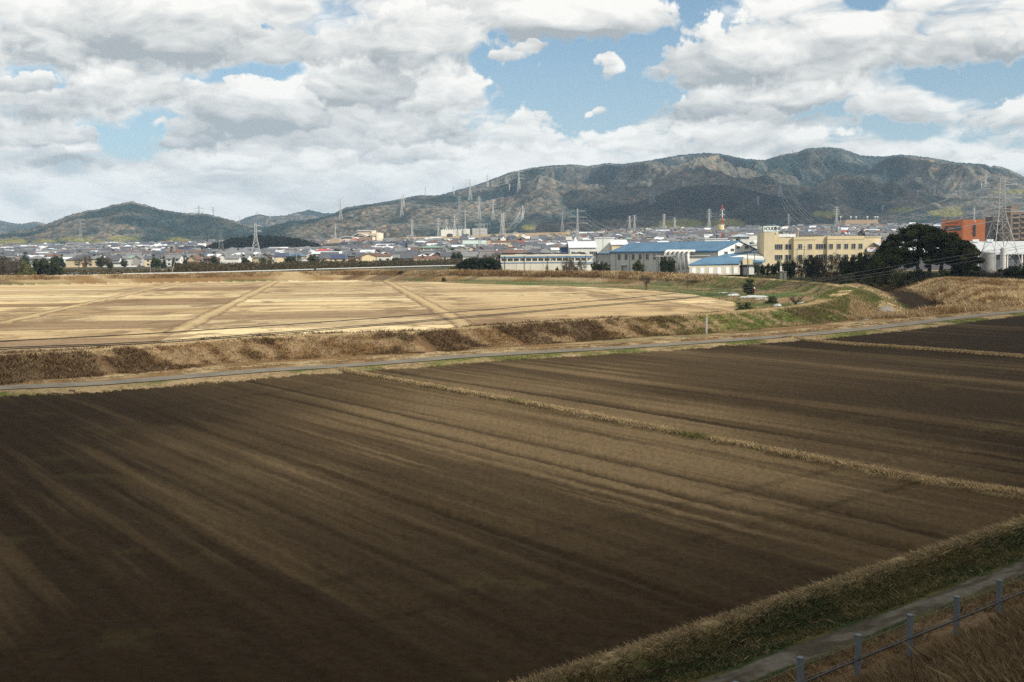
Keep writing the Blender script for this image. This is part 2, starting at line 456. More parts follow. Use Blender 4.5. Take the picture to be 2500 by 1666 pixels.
def ground(X, Y, fine=True):
    X = np.asarray(X, float); Y = np.asarray(Y, float)
    n = X * NX + Y * NY; al = X * TX + Y * TY
    z = np.zeros(X.shape)
    near = (n < 16) & (Y < 60)
    z = np.where(near, np.interp(n, _emb_n, _emb_z), z)
    z = np.where((n < 13) & ~near, np.interp(n, _emb_n, _emb_z), z)
    # land beyond the fields
    z = np.maximum(z, 0.9 * sstep(345, 400, Y + 0.10 * X) * (.15 + .85 * sstep(-90, 10, X)) + town_z(X, Y) - 0.2 * sstep(380, 420, Y))
    rs = (Y > 340) & (Y < 640)
    if rs.any():
        d, par, _ = polydist(X[rs], Y[rs], RAILL); i = np.clip(par.astype(int), 0, len(RAILL) - 2); f = par - i; zr = np.array([q[2] for q in RAILL]) - .85
        z[rs] = np.maximum(z[rs], zr[i] * (1 - f) + zr[i + 1] * f - np.maximum(0, d - 3.0) / 2.2)
    # right bank of the river: a low hump of dry grass, then the tree belt
    m1 = 1.9 * np.exp(-(((X - 78) / 26) ** 2 + ((Y - 205) / 34) ** 2))
    m2 = 1.3 * np.exp(-(((X - 76) / 15) ** 2 + ((Y - 160) / 12) ** 2))
    z = z + m1 + m2 * (1 - 0)
    sel = (Y > 50) & (Y < 420)
    ld = np.full(X.shape, 99.0)
    lz = np.full(X.shape, -9.0)
    if sel.any():
        xs, ys = X[sel], Y[sel]
        v, d, par, side, zc = lev_shape(xs, ys)
        zz = z[sel]
        rd, _, _ = polydist(xs, ys, RIVER)
        zz = zz + np.minimum(0, -1.9 + np.maximum(0, rd - 2.6) / 2.4)
        zz = np.maximum(zz, -1.9)
        zz = np.maximum(zz, v)
        # lane on a low berm with a dirt strip beyond
        dl, _, sl = polydist(xs, ys, LANE)
        zz = np.where(ys < 230, np.maximum(zz, 0.14 - np.maximum(0, dl - 2.2) * 0.10), zz)
        zz = np.where((dl < 6) & (sl > 0), np.maximum(zz, 0.22 * sstep(1.2, 2.4, dl)), zz)
        z[sel] = zz
    r1, _, _ = polydist(X, Y, RIDGE1); r2, _, _ = polydist(X, Y, RIDGE2)
    fieldm = (n > 14.7) & (Y < 150)
    z = z + fieldm * (0.16 * np.exp(-(r1 / 0.28) ** 2) + 0.12 * np.exp(-(r2 / 0.35) ** 2))
    if fine:
        pr = X * 0.82 + Y * 0.572; la = X * 0.572 - Y * 0.82
        soil = (n > 14.8) & (Y < 150)
        dl2 = np.full(X.shape, 99.0); q = soil & (Y > 45)
        if q.any(): dl2[q] = polydist(X[q], Y[q], LANE)[0]
        soil = soil & (dl2 > 3)
        amp = np.clip(1.3 - Y / 110, 0.35, 1)
        clod = (fbm(X * 5.5, Y * 5.5, 3, 3) - .5) * 0.07 + (fbm(X * 1.6, Y * 1.6, 8, 3) - .5) * 0.09
        wv, _c = worley(X * 8, Y * 8, 4)
        clod = clod - np.minimum(wv, .8) * 0.022
        fur = 0.02 * np.sin(pr * 2 * math.pi / 0.75 + 2 * vnoise(la * .15, pr * .15, 5)) * (0.3 + vnoise(pr * .2, la * .05, 6))
        for k, kw in ((6.5, .22), (8.3, .22), (17, .2), (24.2, .22), (26, .22), (41, .25), (42.8, .25), (68, .25), (69.8, .25)): fur = fur - .07 * np.exp(-((pr - k - .5 * vnoise(la * .08, la * 0, int(k))) / kw) ** 2)
        z = z + np.where(soil, (clod + fur) * amp, 0)
        pf = (Y > 95) & (Y < 400)
        if pf.any():
            q = np.zeros(int(pf.sum()))
            for p0, p1 in PATHS: q = np.maximum(q, .16 * np.exp(-(polydist(X[pf], Y[pf], [p0, p1])[0] / 1.3) ** 2))
            z[pf] = z[pf] + q
        rough = (fbm(X * 0.9, Y * 0.9, 21, 4) - .5) * 0.22 + (fbm(X * 3.5, Y * 3.5, 23, 2) - .5) * 0.10
        flat = (dl2 < 1.6)
        z = z + np.where(~soil & ~flat & (Y < 420) & ~inpoly(X, Y, FIELD), rough, 0)
        z = z + np.where((n < 13.3) & (n > 11.6), -rough * 0.8, 0) * (Y < 60)
    return z
def gz(x, y):
    return float(ground(np.array([x]), np.array([y]), False)[0])

def lerp(a, b, f): return a * (1 - f[..., None]) + b * f[..., None]
C = lambda *v: np.array(v, float)
SOIL_D, SOIL_M, SOIL_L = C(.0195, .0130, .0070), C(.053, .036, .0185), C(.150, .106, .057)
STRAW, STRAW_L, STRAW_B, STRAW_D = C(.40, .30, .17), C(.56, .455, .27), C(.27, .185, .105), C(.15, .10, .058)
GREEN, GREEN_D, OLIVE = C(.085, .11, .030), C(.035, .055, .018), C(.15, .135, .05)
RUST, BRUSH = C(.17, .105, .050), C(.055, .036, .022)

def ground_color(X, Y, z):
    n = X * NX + Y * NY; al = X * TX + Y * TY
    pr = X * 0.82 + Y * 0.572; la = X * 0.572 - Y * 0.82
    S = X.shape
    zone = np.zeros(S, np.int8)        # 0 ploughed field
    # --- ploughed soil
    band = fbm(pr * .22, la * .012, 31, 3); patch = fbm(X * .05, Y * .035, 33, 4)
    line = .6 * fbm(pr * 1.9, la * .05, 35, 2) + .4 * fbm(pr * 5.5, la * .22, 36, 3)
    f = np.clip((patch - .42) * 2.6 + (band - .5) * 2.4 + (line - .5) * 1.3, 0, 1)
    # sunlit look of the field's middle, painted as a paler strip of soil
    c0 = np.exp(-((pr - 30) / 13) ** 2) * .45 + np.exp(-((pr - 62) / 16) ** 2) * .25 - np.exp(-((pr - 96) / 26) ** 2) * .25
    f = np.clip(f * .75 + c0 * .75 - .04 - .45 * sstep(23, 17, n) - .25 * sstep(30, 12, pr) * sstep(60, 30, Y), 0, 1)  # shade along the railway and at the near left, painted as darker soil
    f = np.clip(f * .62 + (.20 + .55 * (line - .3)) * (np.exp(-((X - 0) / 13) ** 2 - ((Y - 40) / 16) ** 2) + .9 * np.exp(-((X - 5) / 24) ** 2 - ((Y - 76) / 14) ** 2)) * 1.3, 0, 1)  # two lit patches in mid-field, brightened in the soil colour
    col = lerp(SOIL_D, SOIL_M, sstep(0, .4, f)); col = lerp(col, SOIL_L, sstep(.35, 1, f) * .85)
    rut = np.zeros(S)
    for k in (6.5, 8.3, 17, 24.2, 26, 35.5, 41, 42.8, 57, 68, 69.8, 84):
        rut = np.maximum(rut, np.exp(-((pr - k - .5 * vnoise(la * .08, la * 0, int(k))) / .22) ** 2))
    head = .5 * np.exp(-((n - 22 - .7 * vnoise(al * .1, al * 0, 3)) / .25) ** 2) + np.exp(-((n - 19.4) / .2) ** 2) * .6
    rut = np.clip(np.maximum(rut, head) * (0.2 + 1.1 * vnoise(la * .05, pr, 9)), 0, 1)
    col = lerp(col, SOIL_D * .85, rut * .75)
    gm = fbm(X * .9, Y * .9, 41, 4)
    weed = sstep(.5, .7, gm) * sstep(.5, .8, fbm(X * .4, Y * .4, 43, 3)) * .15
    col = lerp(col, OLIVE * .6, weed)
    def ridge_col(d, w):
        g = sstep(.35, .65, fbm(X * .35, Y * .35, 45, 3))
        c = lerp(STRAW * .75, OLIVE, g * .6)
        m = sstep(w, w * .45, d + (gm - .5) * w * .9)
        return c, m
    sel = (n > 15) & (Y < 170)
    for R, w in ((RIDGE1, .30), (RIDGE2, .34)):
        d, _, _ = polydist(X, Y, R); c, m = ridge_col(d, w)
        m = m * sel; col = lerp(col, c, m)
    # --- bank by the railway
    nb = n + (gm - .5) * .5
    bank = sstep(14.75, 14.5, nb) * (Y < 60)
    cb = lerp(OLIVE * .42, GREEN_D * .6, sstep(.4, .62, fbm(X * .7, Y * .7, 47, 3)))
    cb = lerp(cb, STRAW * .62, sstep(13.95, 14.4, nb)); cb = lerp(cb, SOIL_D * .6, np.exp(-((n - 13.5) / .25) ** 2))
    cb = lerp(cb, OLIVE * .8, np.exp(-((n - 12.85) / .25) ** 2) * .8)
    cb = lerp(cb, lerp(C(.095, .086, .070), C(.05, .043, .032), sstep(.45, .65, fbm(al * .8, n * 3, 49, 4))), sstep(.32, .22, np.abs(n - 12.1) + (gm - .5) * .16))
    cb = lerp(cb, lerp(RUST * .6, STRAW_D * .9, sstep(.4, .6, gm)), sstep(11.6, 11.3, n))
    col = lerp(col, cb, bank); zone[(bank > .5)] = 7
    zone[(n < 13) & (Y >= 60)] = 7
    # --- lane verges, dirt strip, levee
    sel = (Y > 45) & (Y < 430)
    xs, ys = X[sel], Y[sel]
    dl, _, sl = polydist(xs, ys, LANE)
    g1 = gm[sel]; cs = col[sel]; zs = zone[sel]
    beyond = (sl > 0)
    v, d, par, side, zc = lev_shape(xs, ys)
    dj = dl + (g1 - .5) * 1.1
    verge = (dj < 3.1) & (ys < 260) & (xs < 140)
    gg = sstep(.42, .6, fbm(xs * .22, ys * .22, 51, 3))
    cv = lerp(STRAW * .62, lerp(OLIVE, GREEN, sstep(.45, .6, g1)), gg)
    cd = lerp(RUST * .95, STRAW * .72, sstep(.38, .62, fbm(xs * .5, ys * .5, 53, 4)))
    cd = lerp(cd, STRAW_L * .8, np.exp(-((dl - 2.95) / .22) ** 2)); cd = lerp(cd, SOIL_M, np.exp(-((dl - 2.5) / .22) ** 2) * .7)
    cs = np.where((verge & ~beyond)[..., None], cv, cs); zs = np.where(verge & ~beyond, 1, zs)
    outer = beyond & (ys < 430)
    cs = np.where(outer[..., None], cd, cs); zs = np.where(outer, 1, zs)
    # levee flanks: dead brush on the left, green turf towards the bend, tawny reeds on the far side
    rel = (v > 0.05) & outer & (dl > 3.2)
    b = fbm(xs * .16, ys * .28, 55, 4); b2 = fbm(xs * .8, ys * .8, 57, 3)
    greenness = sstep(10, 42, par) * (par < 68) + sstep(96, 82, par) * (par >= 68) * .8
    px_x = xs
    gr = np.clip(sstep(8, 26, xs) * (ys < 250) + sstep(20, 45, xs) * (ys >= 250) * .8, 0, 1)
    cl = lerp(STRAW_B * .8, RUST * .85, sstep(.35, .6, b2)); cl = lerp(cl, BRUSH * 1.3, sstep(.44, .60, b + (b2 - .5) * .5) * (1 - .55 * gr) * .6)
    ctur = lerp(STRAW * .55, GREEN * 1.05, sstep(.38, .58, b2)); ctur = lerp(ctur, BRUSH * 1.3, sstep(.60, .66, b + (b2 - .5) * .2))
    cl = lerp(cl, ctur, gr)
    far = (ys > 262) | ((xs < 10) & (ys > 200))
    tan_ = lerp(STRAW * .75, RUST * 1.1, sstep(.4, .62, fbm(xs * .06, ys * .15, 59, 4)))
    tan_ = lerp(tan_, BRUSH * 1.4, sstep(.58, .7, fbm(xs * .04, ys * .2, 61, 3)) * .7)
    foot = sstep(1.0, .3, v) * sstep(.4, .6, fbm(xs * .05, ys * .05, 63, 3))
    tan_ = lerp(tan_, GREEN_D * 1.5, foot * .8)
    cl = np.where(far[..., None], tan_, cl)
    top = sstep(1.25, .7, np.abs(d + (g1 - .5) * .5))
    wheel = np.exp(-((d - .55) / .22) ** 2)
    ct = lerp(STRAW * .95, STRAW_L * .85, wheel)
    cl = lerp(cl, ct, top * .9)
    cs = np.where(rel[..., None], cl, cs); zs = np.where(rel, 2, zs)
    # dry rice fields in plots
    inf = inpoly(xs, ys, FIELD) & (v < 0.25) & ~rel
    inf |= inpoly(xs, ys, FIELD) & (v < 0.12)
    pq = xs * .986 + ys * .166; pl = -xs * .166 + ys * .986           # across and along the field paths
    bx = np.array([PATHS[k][0][0] * .986 + PATHS[k][0][1] * .166 for k in range(4)])
    ci = np.searchsorted(bx, pq)
    offs = np.array([3, 9, 0, 14, 6])[ci]; wy = np.array([13.5, 15, 17.5, 24, 12])[ci]
    ri = np.floor((pl + offs) / wy); fr = (pl + offs) / wy - ri
    tone = _hash(ci, ri, 71); tone2 = _hash(ci, ri, 73)
    pw = .25 + .5 * fbm(pq * .03, pl * .3, 75, 4)
    tt = np.clip(tone * .9 + (pw - .5) * .9 + .05, 0, 1)
    cf = lerp(STRAW_B * .95, STRAW * 1.05, sstep(.10, .45, tt)); cf = lerp(cf, STRAW_L * 1.12, sstep(.55, .95, tt))
    cf = cf * (1 + (tone2[..., None] - .5) * C(.0, .06, .16))
    drill = vnoise(pl * 3.0, pq * .05, 77); cf = cf * (1 - .16 * (drill[..., None] > .60)) * (.86 + .28 * vnoise(pl * 1.1, pq * .25, 78))[..., None]
    wet = sstep(.55, .75, fbm(xs * .035, ys * .09, 79, 4)); cf = lerp(cf, STRAW_D * 1.35, wet * .45); sp_ = sstep(.60, .70, fbm(xs * .5, ys * .35, 80, 4)) * sstep(.45, .6, fbm(xs * .06, ys * .05, 82, 3)); cf = lerp(cf, STRAW_D * 1.1, sp_ * .6)
    edge = np.exp(-(np.minimum(fr, 1 - fr) * wy / .5) ** 2) * (.35 + .65 * vnoise(pq * .06, ri * 3, 81)); cf = lerp(cf, STRAW_D * .9, edge * .95)
    diag = (pl + pq * .35) % 3.4; dm = sstep(.5, .62, fbm(xs * .05 + 9, ys * .05, 83, 3)) * (pl < 165)
    cf = lerp(cf, STRAW_D, np.exp(-((diag - 1) / .35) ** 2) * dm * .6)
    for (p0, p1) in PATHS:
        dd, _, ss = polydist(xs, ys, [p0, p1, (2 * p1[0] - p0[0], 2 * p1[1] - p0[1])])
        wig = (vnoise(ys * .35, xs * .1, 85) - .5) * 1.2
        cf = lerp(cf, STRAW_D * 1.1, sstep(.50, .62, fbm(xs * .25, ys * .16, 87, 4)) * np.exp(-((dd - 5) / 4.5) ** 2) * .75)
        cf = lerp(cf, lerp(STRAW * 1.15, OLIVE * 1.7, sstep(.5, .7, g1) * .5), sstep(1.2, .6, dd + wig) * .7)
        cf = lerp(cf, STRAW_D * 1.05, np.exp(-((dd + wig * .5 - 1.1) / .28) ** 2) * .8)
        cf = lerp(cf, STRAW_B, np.exp(-((dd - .6) / .25) ** 2) * .45)
    cs = np.where(inf[..., None], cf, cs); zs = np.where(inf, 3, zs)
    # rough ground inside the bend
    inner = outer & ~rel & ~inf & (dl > 4.4) & (side > 0)
    ci_ = lerp(lerp(STRAW * .55, STRAW_D * 1.3, sstep(.4, .6, b2)), GREEN_D * 1.9, sstep(.42, .6, fbm(xs * .09, ys * .16, 89, 4)))
    cs = np.where(inner[..., None], ci_, cs); zs = np.where(inner, 4, zs)
    # river side of the levee
    rv, _, _ = polydist(xs, ys, RIVER)
    out2 = outer & ~rel & ~inf & (dl > 4.4) & (side <= 0)
    co = lerp(lerp(STRAW * .80, RUST * .95, sstep(.4, .62, fbm(xs * .07, ys * .12, 91, 4))), STRAW_D * .9, sstep(.5, .7, b2) * .6)
    co = lerp(co, GREEN_D * 1.5, sstep(.56, .68, fbm(xs * .05 + 5, ys * .07, 93, 4)) * .6)
    co = lerp(co, BRUSH * .4, sstep(4.2, 2.8, rv)); shade = sstep(232, 250, ys + (xs - 60) * -.25) * (xs > 40)  # shade of the channel and the tree belt put into the ground colour
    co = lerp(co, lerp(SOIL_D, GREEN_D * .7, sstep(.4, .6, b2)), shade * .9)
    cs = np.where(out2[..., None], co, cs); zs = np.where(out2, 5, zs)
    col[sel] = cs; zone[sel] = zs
    # town ground
    tg = Y >= 380
    tg |= (zone == 0) & (Y > 230)
    tb = fbm(X * .02, Y * .02, 95, 4)
    ct = lerp(C(.085, .075, .055), C(.045, .05, .028), sstep(.4, .6, tb)); ct = lerp(ct, STRAW_B * 1.0, sstep(.58, .7, fbm(X * .008, Y * .008, 97, 3)))
    brown = sstep(1800, 1950, Y) * sstep(-.14, -.09, X / Y) * sstep(.09, .03, X / Y)
    ct = lerp(ct, lerp(RUST * 1.3, STRAW * .8, sstep(.4, .6, fbm(X * .01, Y * .04, 99, 3))), brown)
    w = (tg & (zone != 2))
    col = np.where(w[..., None], ct, col); zone = np.where(w, 6, zone)
    return np.clip(col, 0.004, .8), zone

# ------------------------------------------------------------------ terrain sheets
def rows_near():
    ys = [12.0]
    while ys[-1] < 2000:
        Y = ys[-1]
        if Y < 60: d = Y * Y / 20835 * 2.3
        elif Y < 115: d = .33
        elif Y < 300: d = .33 + (Y - 115) / 185 * .6
        elif Y < 430: d = .9
        else: d = .9 + (Y - 430) / 1570 * 9
        ys.append(Y + d)
    ys[-1] = 2000.0
    return np.array(ys)
_fine = np.arange(-0.50, 0.5001, 0.00072)
_co = np.concatenate([np.arange(.502, .72, .0025), np.arange(.72, 1.0, .012), [1.0, 1.1, 1.2, 1.35, 1.5]])
COLS = np.concatenate([-_co[::-1], _fine, _co])

def build_ground():
    ys = rows_near(); A, Yg = np.meshgrid(COLS, ys)
    Xg = A * Yg
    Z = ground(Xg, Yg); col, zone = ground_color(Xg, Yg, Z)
    nr, nc = Xg.shape
    V = np.stack([Xg, Yg, Z], -1).reshape(-1, 3); cc = col.reshape(-1, 3); zz = zone.reshape(-1)
    idx = np.arange(nr * nc).reshape(nr, nc)
    F = np.stack([idx[:-1, :-1], idx[:-1, 1:], idx[1:, 1:], idx[1:, :-1]], -1).reshape(-1, 4)
    fz = zone[:-1, :-1].reshape(-1)
    m_soil = vmat("ploughed_soil", .95, 5.0, .30, .35, .05)
    m_grass = vmat("rough_grass", .95, 5.0, .35, .6, .10)
    m_straw = vmat("rice_stubble", .9, 1.8, .26, .3, .05)
    m_town = vmat("town_ground", .9, .3, .2)
    spec = [(0, "ploughed_field", m_soil), (1, "lane_verge", m_grass), (2, "levee", m_grass), (3, "rice_field", m_straw), (4, "rough_ground", m_grass),
            (5, "river_bank", m_grass), (6, "town_ground", m_town), (7, "railway_bank", m_grass)]
    for k, nm, mt in spec:
        f = F[fz == k]
        if not len(f): continue
        u, inv = np.unique(f, return_inverse=True)
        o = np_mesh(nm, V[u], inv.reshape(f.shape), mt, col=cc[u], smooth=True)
        tag(o, kind='structure')
    g = MB(); g.face([(-8500, -3000, -3.2), (8500, -3000, -3.2), (8500, 8500, -3.2), (-8500, 8500, -3.2)])
    tag(g.build("ground", mat("plain_earth", (.12, .11, .07))), kind='structure')
build_ground()

def ribbon(name, pts, w, lift, m, zf=None):
    """flat strip along a line, lying on the ground"""
    p = np.array([q[:2] for q in pts]); t = np.gradient(p, axis=0); t /= np.linalg.norm(t, axis=1)[:, None] + 1e-9
    nrm = np.stack([-t[:, 1], t[:, 0]], 1)
    cols_ = 5; V = []; F = []
    for k in range(cols_):
        o = (k / (cols_ - 1) - .5) * w
        q = p + nrm * o
        z = (ground(q[:, 0], q[:, 1], False) if zf is None else np.full(len(q), zf)) + lift
        V.append(np.column_stack([q, z]))
    n = len(p); V = np.concatenate(V)
    for k in range(cols_ - 1):
        for i in range(n - 1): F.append((k * n + i, (k + 1) * n + i, (k + 1) * n + i + 1, k * n + i + 1))
    return np_mesh(name, V, np.array(F)[:, ::-1], m, smooth=True)
_asph = mat("lane_asphalt", (.165, .145, .112), .85, .18, .7, streak=0.2, bump=.2)
tag(ribbon("lane", spline(LANE, 6), 2.2, .045, _asph), kind='structure')
def build_water():
    m = bpy.data.materials.new("river_water"); m.use_nodes = True
    t = NT(m.node_tree); b = t.n['Principled BSDF']
    b.inputs['Base Color'].default_value = (.015, .022, .02, 1); b.inputs['Roughness'].default_value = .08
    geo = t.new('ShaderNodeNewGeometry'); bn = t.new('ShaderNodeBump'); bn.inputs['Strength'].default_value = .3; bn.inputs['Distance'].default_value = .04
    t.l.new(t.noise(geo.outputs['Position'], 2.5, 3), bn.inputs['Height']); t.l.new(bn.outputs[0], b.inputs['Normal'])
    tag(ribbon("river_water", RIVER, 9.5, 0, m, zf=-1.35), kind='structure')
build_water()

# ------------------------------------------------------------------ hills
def sil(pts): 
    q = [ab(x, y) for x, y in pts]; return np.array([k[0] for k in q]), np.array([k[1] for k in q])
HILLS = [
    # name, silhouette, ridge distance by px, foot distance, spur amplitude
    ("far_left", [(-500, 560), (-150, 540), (0, 543), (20, 548), (55, 552), (80, 546), (105, 549), (122, 556), (150, 575), (200, 600)], 6100, 4700, 20),
    ("far_mid", [(530, 575), (570, 549), (600, 537), (630, 528), (665, 534), (700, 531), (720, 525), (755, 518), (790, 526), (840, 526), (900, 540), (950, 570)], 5800, 4500, 20),
    ("left", [(-600, 560), (-200, 572), (0, 578), (60, 570), (100, 560), (127, 553), (150, 543), (185, 530), (215, 524), (245, 520), (276, 511), (322, 502), (358, 511), (390, 521),
              (446, 531), (502, 532), (536, 540), (570, 549), (612, 562), (650, 563), (700, 578)], 3300, 2300, 34),
    ("left_low", [(-600, 590), (-100, 580), (0, 583), (40, 585), (90, 588), (130, 590), (160, 582), (200, 577), (260, 572), (310, 577), (345, 590), (400, 583), (430, 580), (500, 588), (560, 600)], 2620, 2180, 8),
    ("brown", [(560, 590), (640, 567), (708, 551), (740, 551), (793, 540), (823, 534), (846, 524), (900, 512), (930, 508), (960, 505), (1020, 503), (1080, 512), (1130, 520), (1240, 532), (1320, 560)], 3100, 2280, 30),
    ("big", [(760, 560), (830, 521), (846, 514), (900, 507), (960, 498), (1022, 485), (1070, 486), (1080, 484), (1150, 464), (1190, 450), (1240, 431), (1300, 418), (1345, 412), (1400, 410),
             (1437, 415), (1484, 407), (1521, 410), (1596, 398), (1662, 386), (1718, 381), (1755, 383), (1821, 396), (1867, 399), (1909, 386), (1947, 380), (1970, 371), (2022, 368), (2054, 371),
             (2101, 388), (2157, 390), (2199, 386), (2279, 396), (2335, 405), (2405, 409), (2418, 416), (2428, 413), (2466, 424), (2500, 440), (2600, 455), (2800, 500), (3100, 560)], 4900, 2450, 78),
    ("mid", [(1280, 575), (1302, 561), (1340, 545), (1423, 516), (1500, 508), (1540, 503), (1596, 485), (1662, 464), (1704, 457), (1755, 457), (1797, 460), (1849, 475), (1891, 485), (1938, 493),
             (1984, 506), (2022, 521), (2050, 540), (2075, 570)], 3050, 2280, 34),
    ("mid_low", [(1520, 600), (1570, 570), (1620, 562), (1690, 548), (1760, 545), (1830, 540), (1880, 530), (1940, 528), (2000, 538), (2040, 548), (2070, 570)], 2520, 2200, 6),
    ("right_low", [(2040, 590), (2085, 556), (2110, 530), (2160, 511), (2230, 497), (2290, 492), (2340, 478), (2372, 468), (2420, 466), (2460, 474), (2520, 470), (2700, 490), (3000, 540)], 3500, 2350, 26),
    ("right_front", [(2100, 590), (2160, 560), (2220, 545), (2300, 528), (2360, 512), (2400, 506), (2450, 512), (2500, 505), (2700, 530), (3000, 560)], 2800, 2250, 10),
]
BAMBOO = [(1600, 560, 55, 10), (1680, 548, 85, 12), (1765, 545, 45, 10), (2010, 524, 40, 8), (110, 592, 32, 9), (190, 588, 45, 12), (240, 594, 34, 9), (300, 588, 45, 12), (30, 592, 34, 9),
          (430, 588, 34, 8), (2210, 514, 45, 8), (2300, 520, 45, 9), (2335, 508, 30, 7), (1290, 556, 18, 6), (2480, 468, 60, 5), (1240, 560, 14, 4), (700, 590, 25, 8)]
_silc = [(nm,) + sil(p) + (D, F, A) for nm, p, D, F, A in HILLS]
def hill_height(X, Y, crowns=True, ids=False):
    a = X / Y
    base = town_z(X, Y) + .7
    wx = X + 90 * (fbm(X * .0016, Y * .0016, 101, 3) - .5) * 2; wy = Y + 90 * (fbm(X * .0016, Y * .0016, 103, 3) - .5) * 2
    sp = 1.1 * (ridged(wx * .0046, wy * .0023, 105, 1) ** .8 - .62) + .5 * (fbm(wx * .006, wy * .004, 106, 2) - .5)
    sp2 = ridged(wx * .0085 + 3, wy * .0045, 107, 3) - .62
    best = base.copy(); hid = np.full(X.shape, -1); sbest = np.zeros(X.shape); spb = np.zeros(X.shape)
    for k, (nm, sa, sb, D, F, A) in enumerate(_silc):
        b = np.interp(a, sa, sb, left=-.1, right=-.1)
        zr = CH + b * D
        s = (Y - F) / (D - F)
        env = np.clip(4 * s * (1 - s), 0, 1)
        sh = np.clip(s + (sp * .30 + sp2 * .12) * env, 0, 2)
        bt = town_z(a * D, np.full(X.shape, float(D))) * .9
        g = np.where(s < 1, np.clip(sh, 0, 1) ** .95, 1 - (s - 1) * 2.2)
        z = base + (zr - bt) * g + A * env * (sp * .95 + sp2 * .45)
        lim = CH + b * Y - 2.0                       # nothing before the ridge stands above the skyline
        z = np.where(s < .985, np.minimum(z, np.maximum(lim, base)), z)
        z = np.where((s < 0) | (zr < bt + 2) | (g <= 0), base, z)
        m = z > best + .01
        best = np.where(m, z, best); hid = np.where(m, k, hid); sbest = np.where(m, s, sbest); spb = np.where(m, sp + .5 * sp2, spb)
    if crowns:
        d, v = worley(X / 10.5, Y / 10.5, 111); d2, v2 = worley(X / 6.0 + 7, Y / 6.0, 113)
        up = sstep(0.5, 3, best - base)
        big = 5.2 * (1 - np.minimum(d, 1) ** 2) * (.6 + .7 * v) + 2.0 * (1 - np.minimum(d2, 1) ** 2)
        best = best + up * big
        if ids: return best, hid, sbest, v, v2, spb
    if ids: return best, hid, sbest, spb
    return best
def build_hills():
    aa = np.concatenate([np.arange(-.80, -.49, .004), np.arange(-.49, .49, .00078), np.arange(.49, .82, .004)])
    ys = [2000.0]
    while ys[-1] < 6600:
        Y = ys[-1]; ys.append(Y + (5.5 if Y < 3400 else 7.5 if Y < 5050 else 20))
    ys = np.array(ys)
    A, Y = np.meshgrid(aa, ys); X = A * Y
    Z, hid, s, v, v2, sp = hill_height(X, Y, True, True)
    ever, deci, midc = C(.011, .025, .027), C(.102, .096, .082), C(.050, .058, .044)
    e = fbm(X * .006, Y * .003, 121, 4) + .22 * (fbm(X * .03, Y * .03, 123, 3) - .5) - sp * .42
    f = sstep(.36, .52, e + (v - .5) * .20)
    col = lerp(deci, ever, f)
    col = lerp(col, midc, ((v2 > .72) * .6))
    col = lerp(col, C(.16, .10, .06), (v > .93) * (1 - f) * .6)
    mot = fbm(X / 26, Y / 60, 141, 3); mot2 = fbm(X / 70, Y / 150, 143, 2)
    col = lerp(col, ever * 1.1, sstep(.56, .70, mot) * .65)
    col = col * (.50 + 1.0 * v[..., None]) * (.65 + .7 * mot2[..., None])
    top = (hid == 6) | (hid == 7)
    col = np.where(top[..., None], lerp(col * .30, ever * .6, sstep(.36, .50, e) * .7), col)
    B = (Z - CH) / Y
    for (px, py, rx, ry) in BAMBOO:
        a0, b0 = ab(px, py)
        d = ((A - a0) * FPX / rx) ** 2 + ((B - b0) * FPX / ry) ** 2 + (fbm(X * .015, Y * .008, 125, 4) - .5) * 3.2
        col = lerp(col, lerp(C(.09, .11, .03), C(.22, .19, .06), v), sstep(1.3, .3, d) * (hid >= 0) * .85)
    base = hid < 0
    g = lerp(C(.085, .09, .045), STRAW_B, sstep(.45, .6, fbm(X * .006, Y * .02, 127, 3)))
    brown = sstep(-.14, -.09, A) * sstep(.12, .06, A)
    g = lerp(g, lerp(RUST * 1.5, STRAW * .95, sstep(.4, .6, fbm(X * .008, Y * .03, 129, 3))), brown)
    col = np.where(base[..., None], g, col)
    nr, nc = X.shape; idx = np.arange(nr * nc).reshape(nr, nc)
    V = np.stack([X, Y, Z], -1).reshape(-1, 3)
    F = np.stack([idx[:-1, :-1], idx[:-1, 1:], idx[1:, 1:], idx[1:, :-1]], -1).reshape(-1, 4)
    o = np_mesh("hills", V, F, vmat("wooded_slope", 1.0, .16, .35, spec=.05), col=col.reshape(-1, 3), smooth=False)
    tag(o, kind='structure')
build_hills()
def land(x, y):
    if y < 2000: return gz(x, y)
    return float(hill_height(np.array([float(x)]), np.array([float(y)]), False)[0])
# ------------------------------------------------------------------ materials of built things
W_WHITE = mat("painted_white_wall", (.66, .66, .62), .7, .06, .4, streak=.25)
W_CREAM = mat("cream_render", (.60, .51, .33), .8, .07, .3, streak=.30)
W_GREY = mat("grey_cladding", (.42, .42, .40), .7, .08, .3, streak=.25)
W_BEIGE = mat("beige_render", (.50, .42, .30), .8, .08, .4, streak=.2)
W_BROWN = mat("brown_timber_wall", (.13, .09, .065), .85, .1, .5)
W_PINK = mat("pinkish_render", (.55, .42, .35), .8, .08, .4)
R_BLUE = mat("blue_sheet_roof", (.060, .160, .27), .5, .16, .25, streak=.15)
R_TILE = mat("dark_grey_tile", (.095, .10, .115), .55, .15, .8)
R_TILE2 = mat("mid_grey_tile", (.19, .195, .20), .6, .15, .8)
R_BROWN = mat("brown_tile", (.15, .085, .06), .7, .12, .8)
R_RED = mat("red_sheet_roof", (.36, .075, .05), .5, .12, .3)
R_WHITE = mat("pale_sheet_roof", (.62, .65, .68), .4, .06, .2)
R_GREEN = mat("green_copper_roof", (.20, .30, .25), .6, .1, .3)
R_NAVY = mat("navy_tile", (.045, .06, .12), .45, .12, .8)
G_DARK = mat("dark_window", (.028, .033, .040), .12, .1, .5, spec=.6)
G_FRAME = mat("aluminium_frame", (.45, .45, .44), .4, .05, metal=.4)
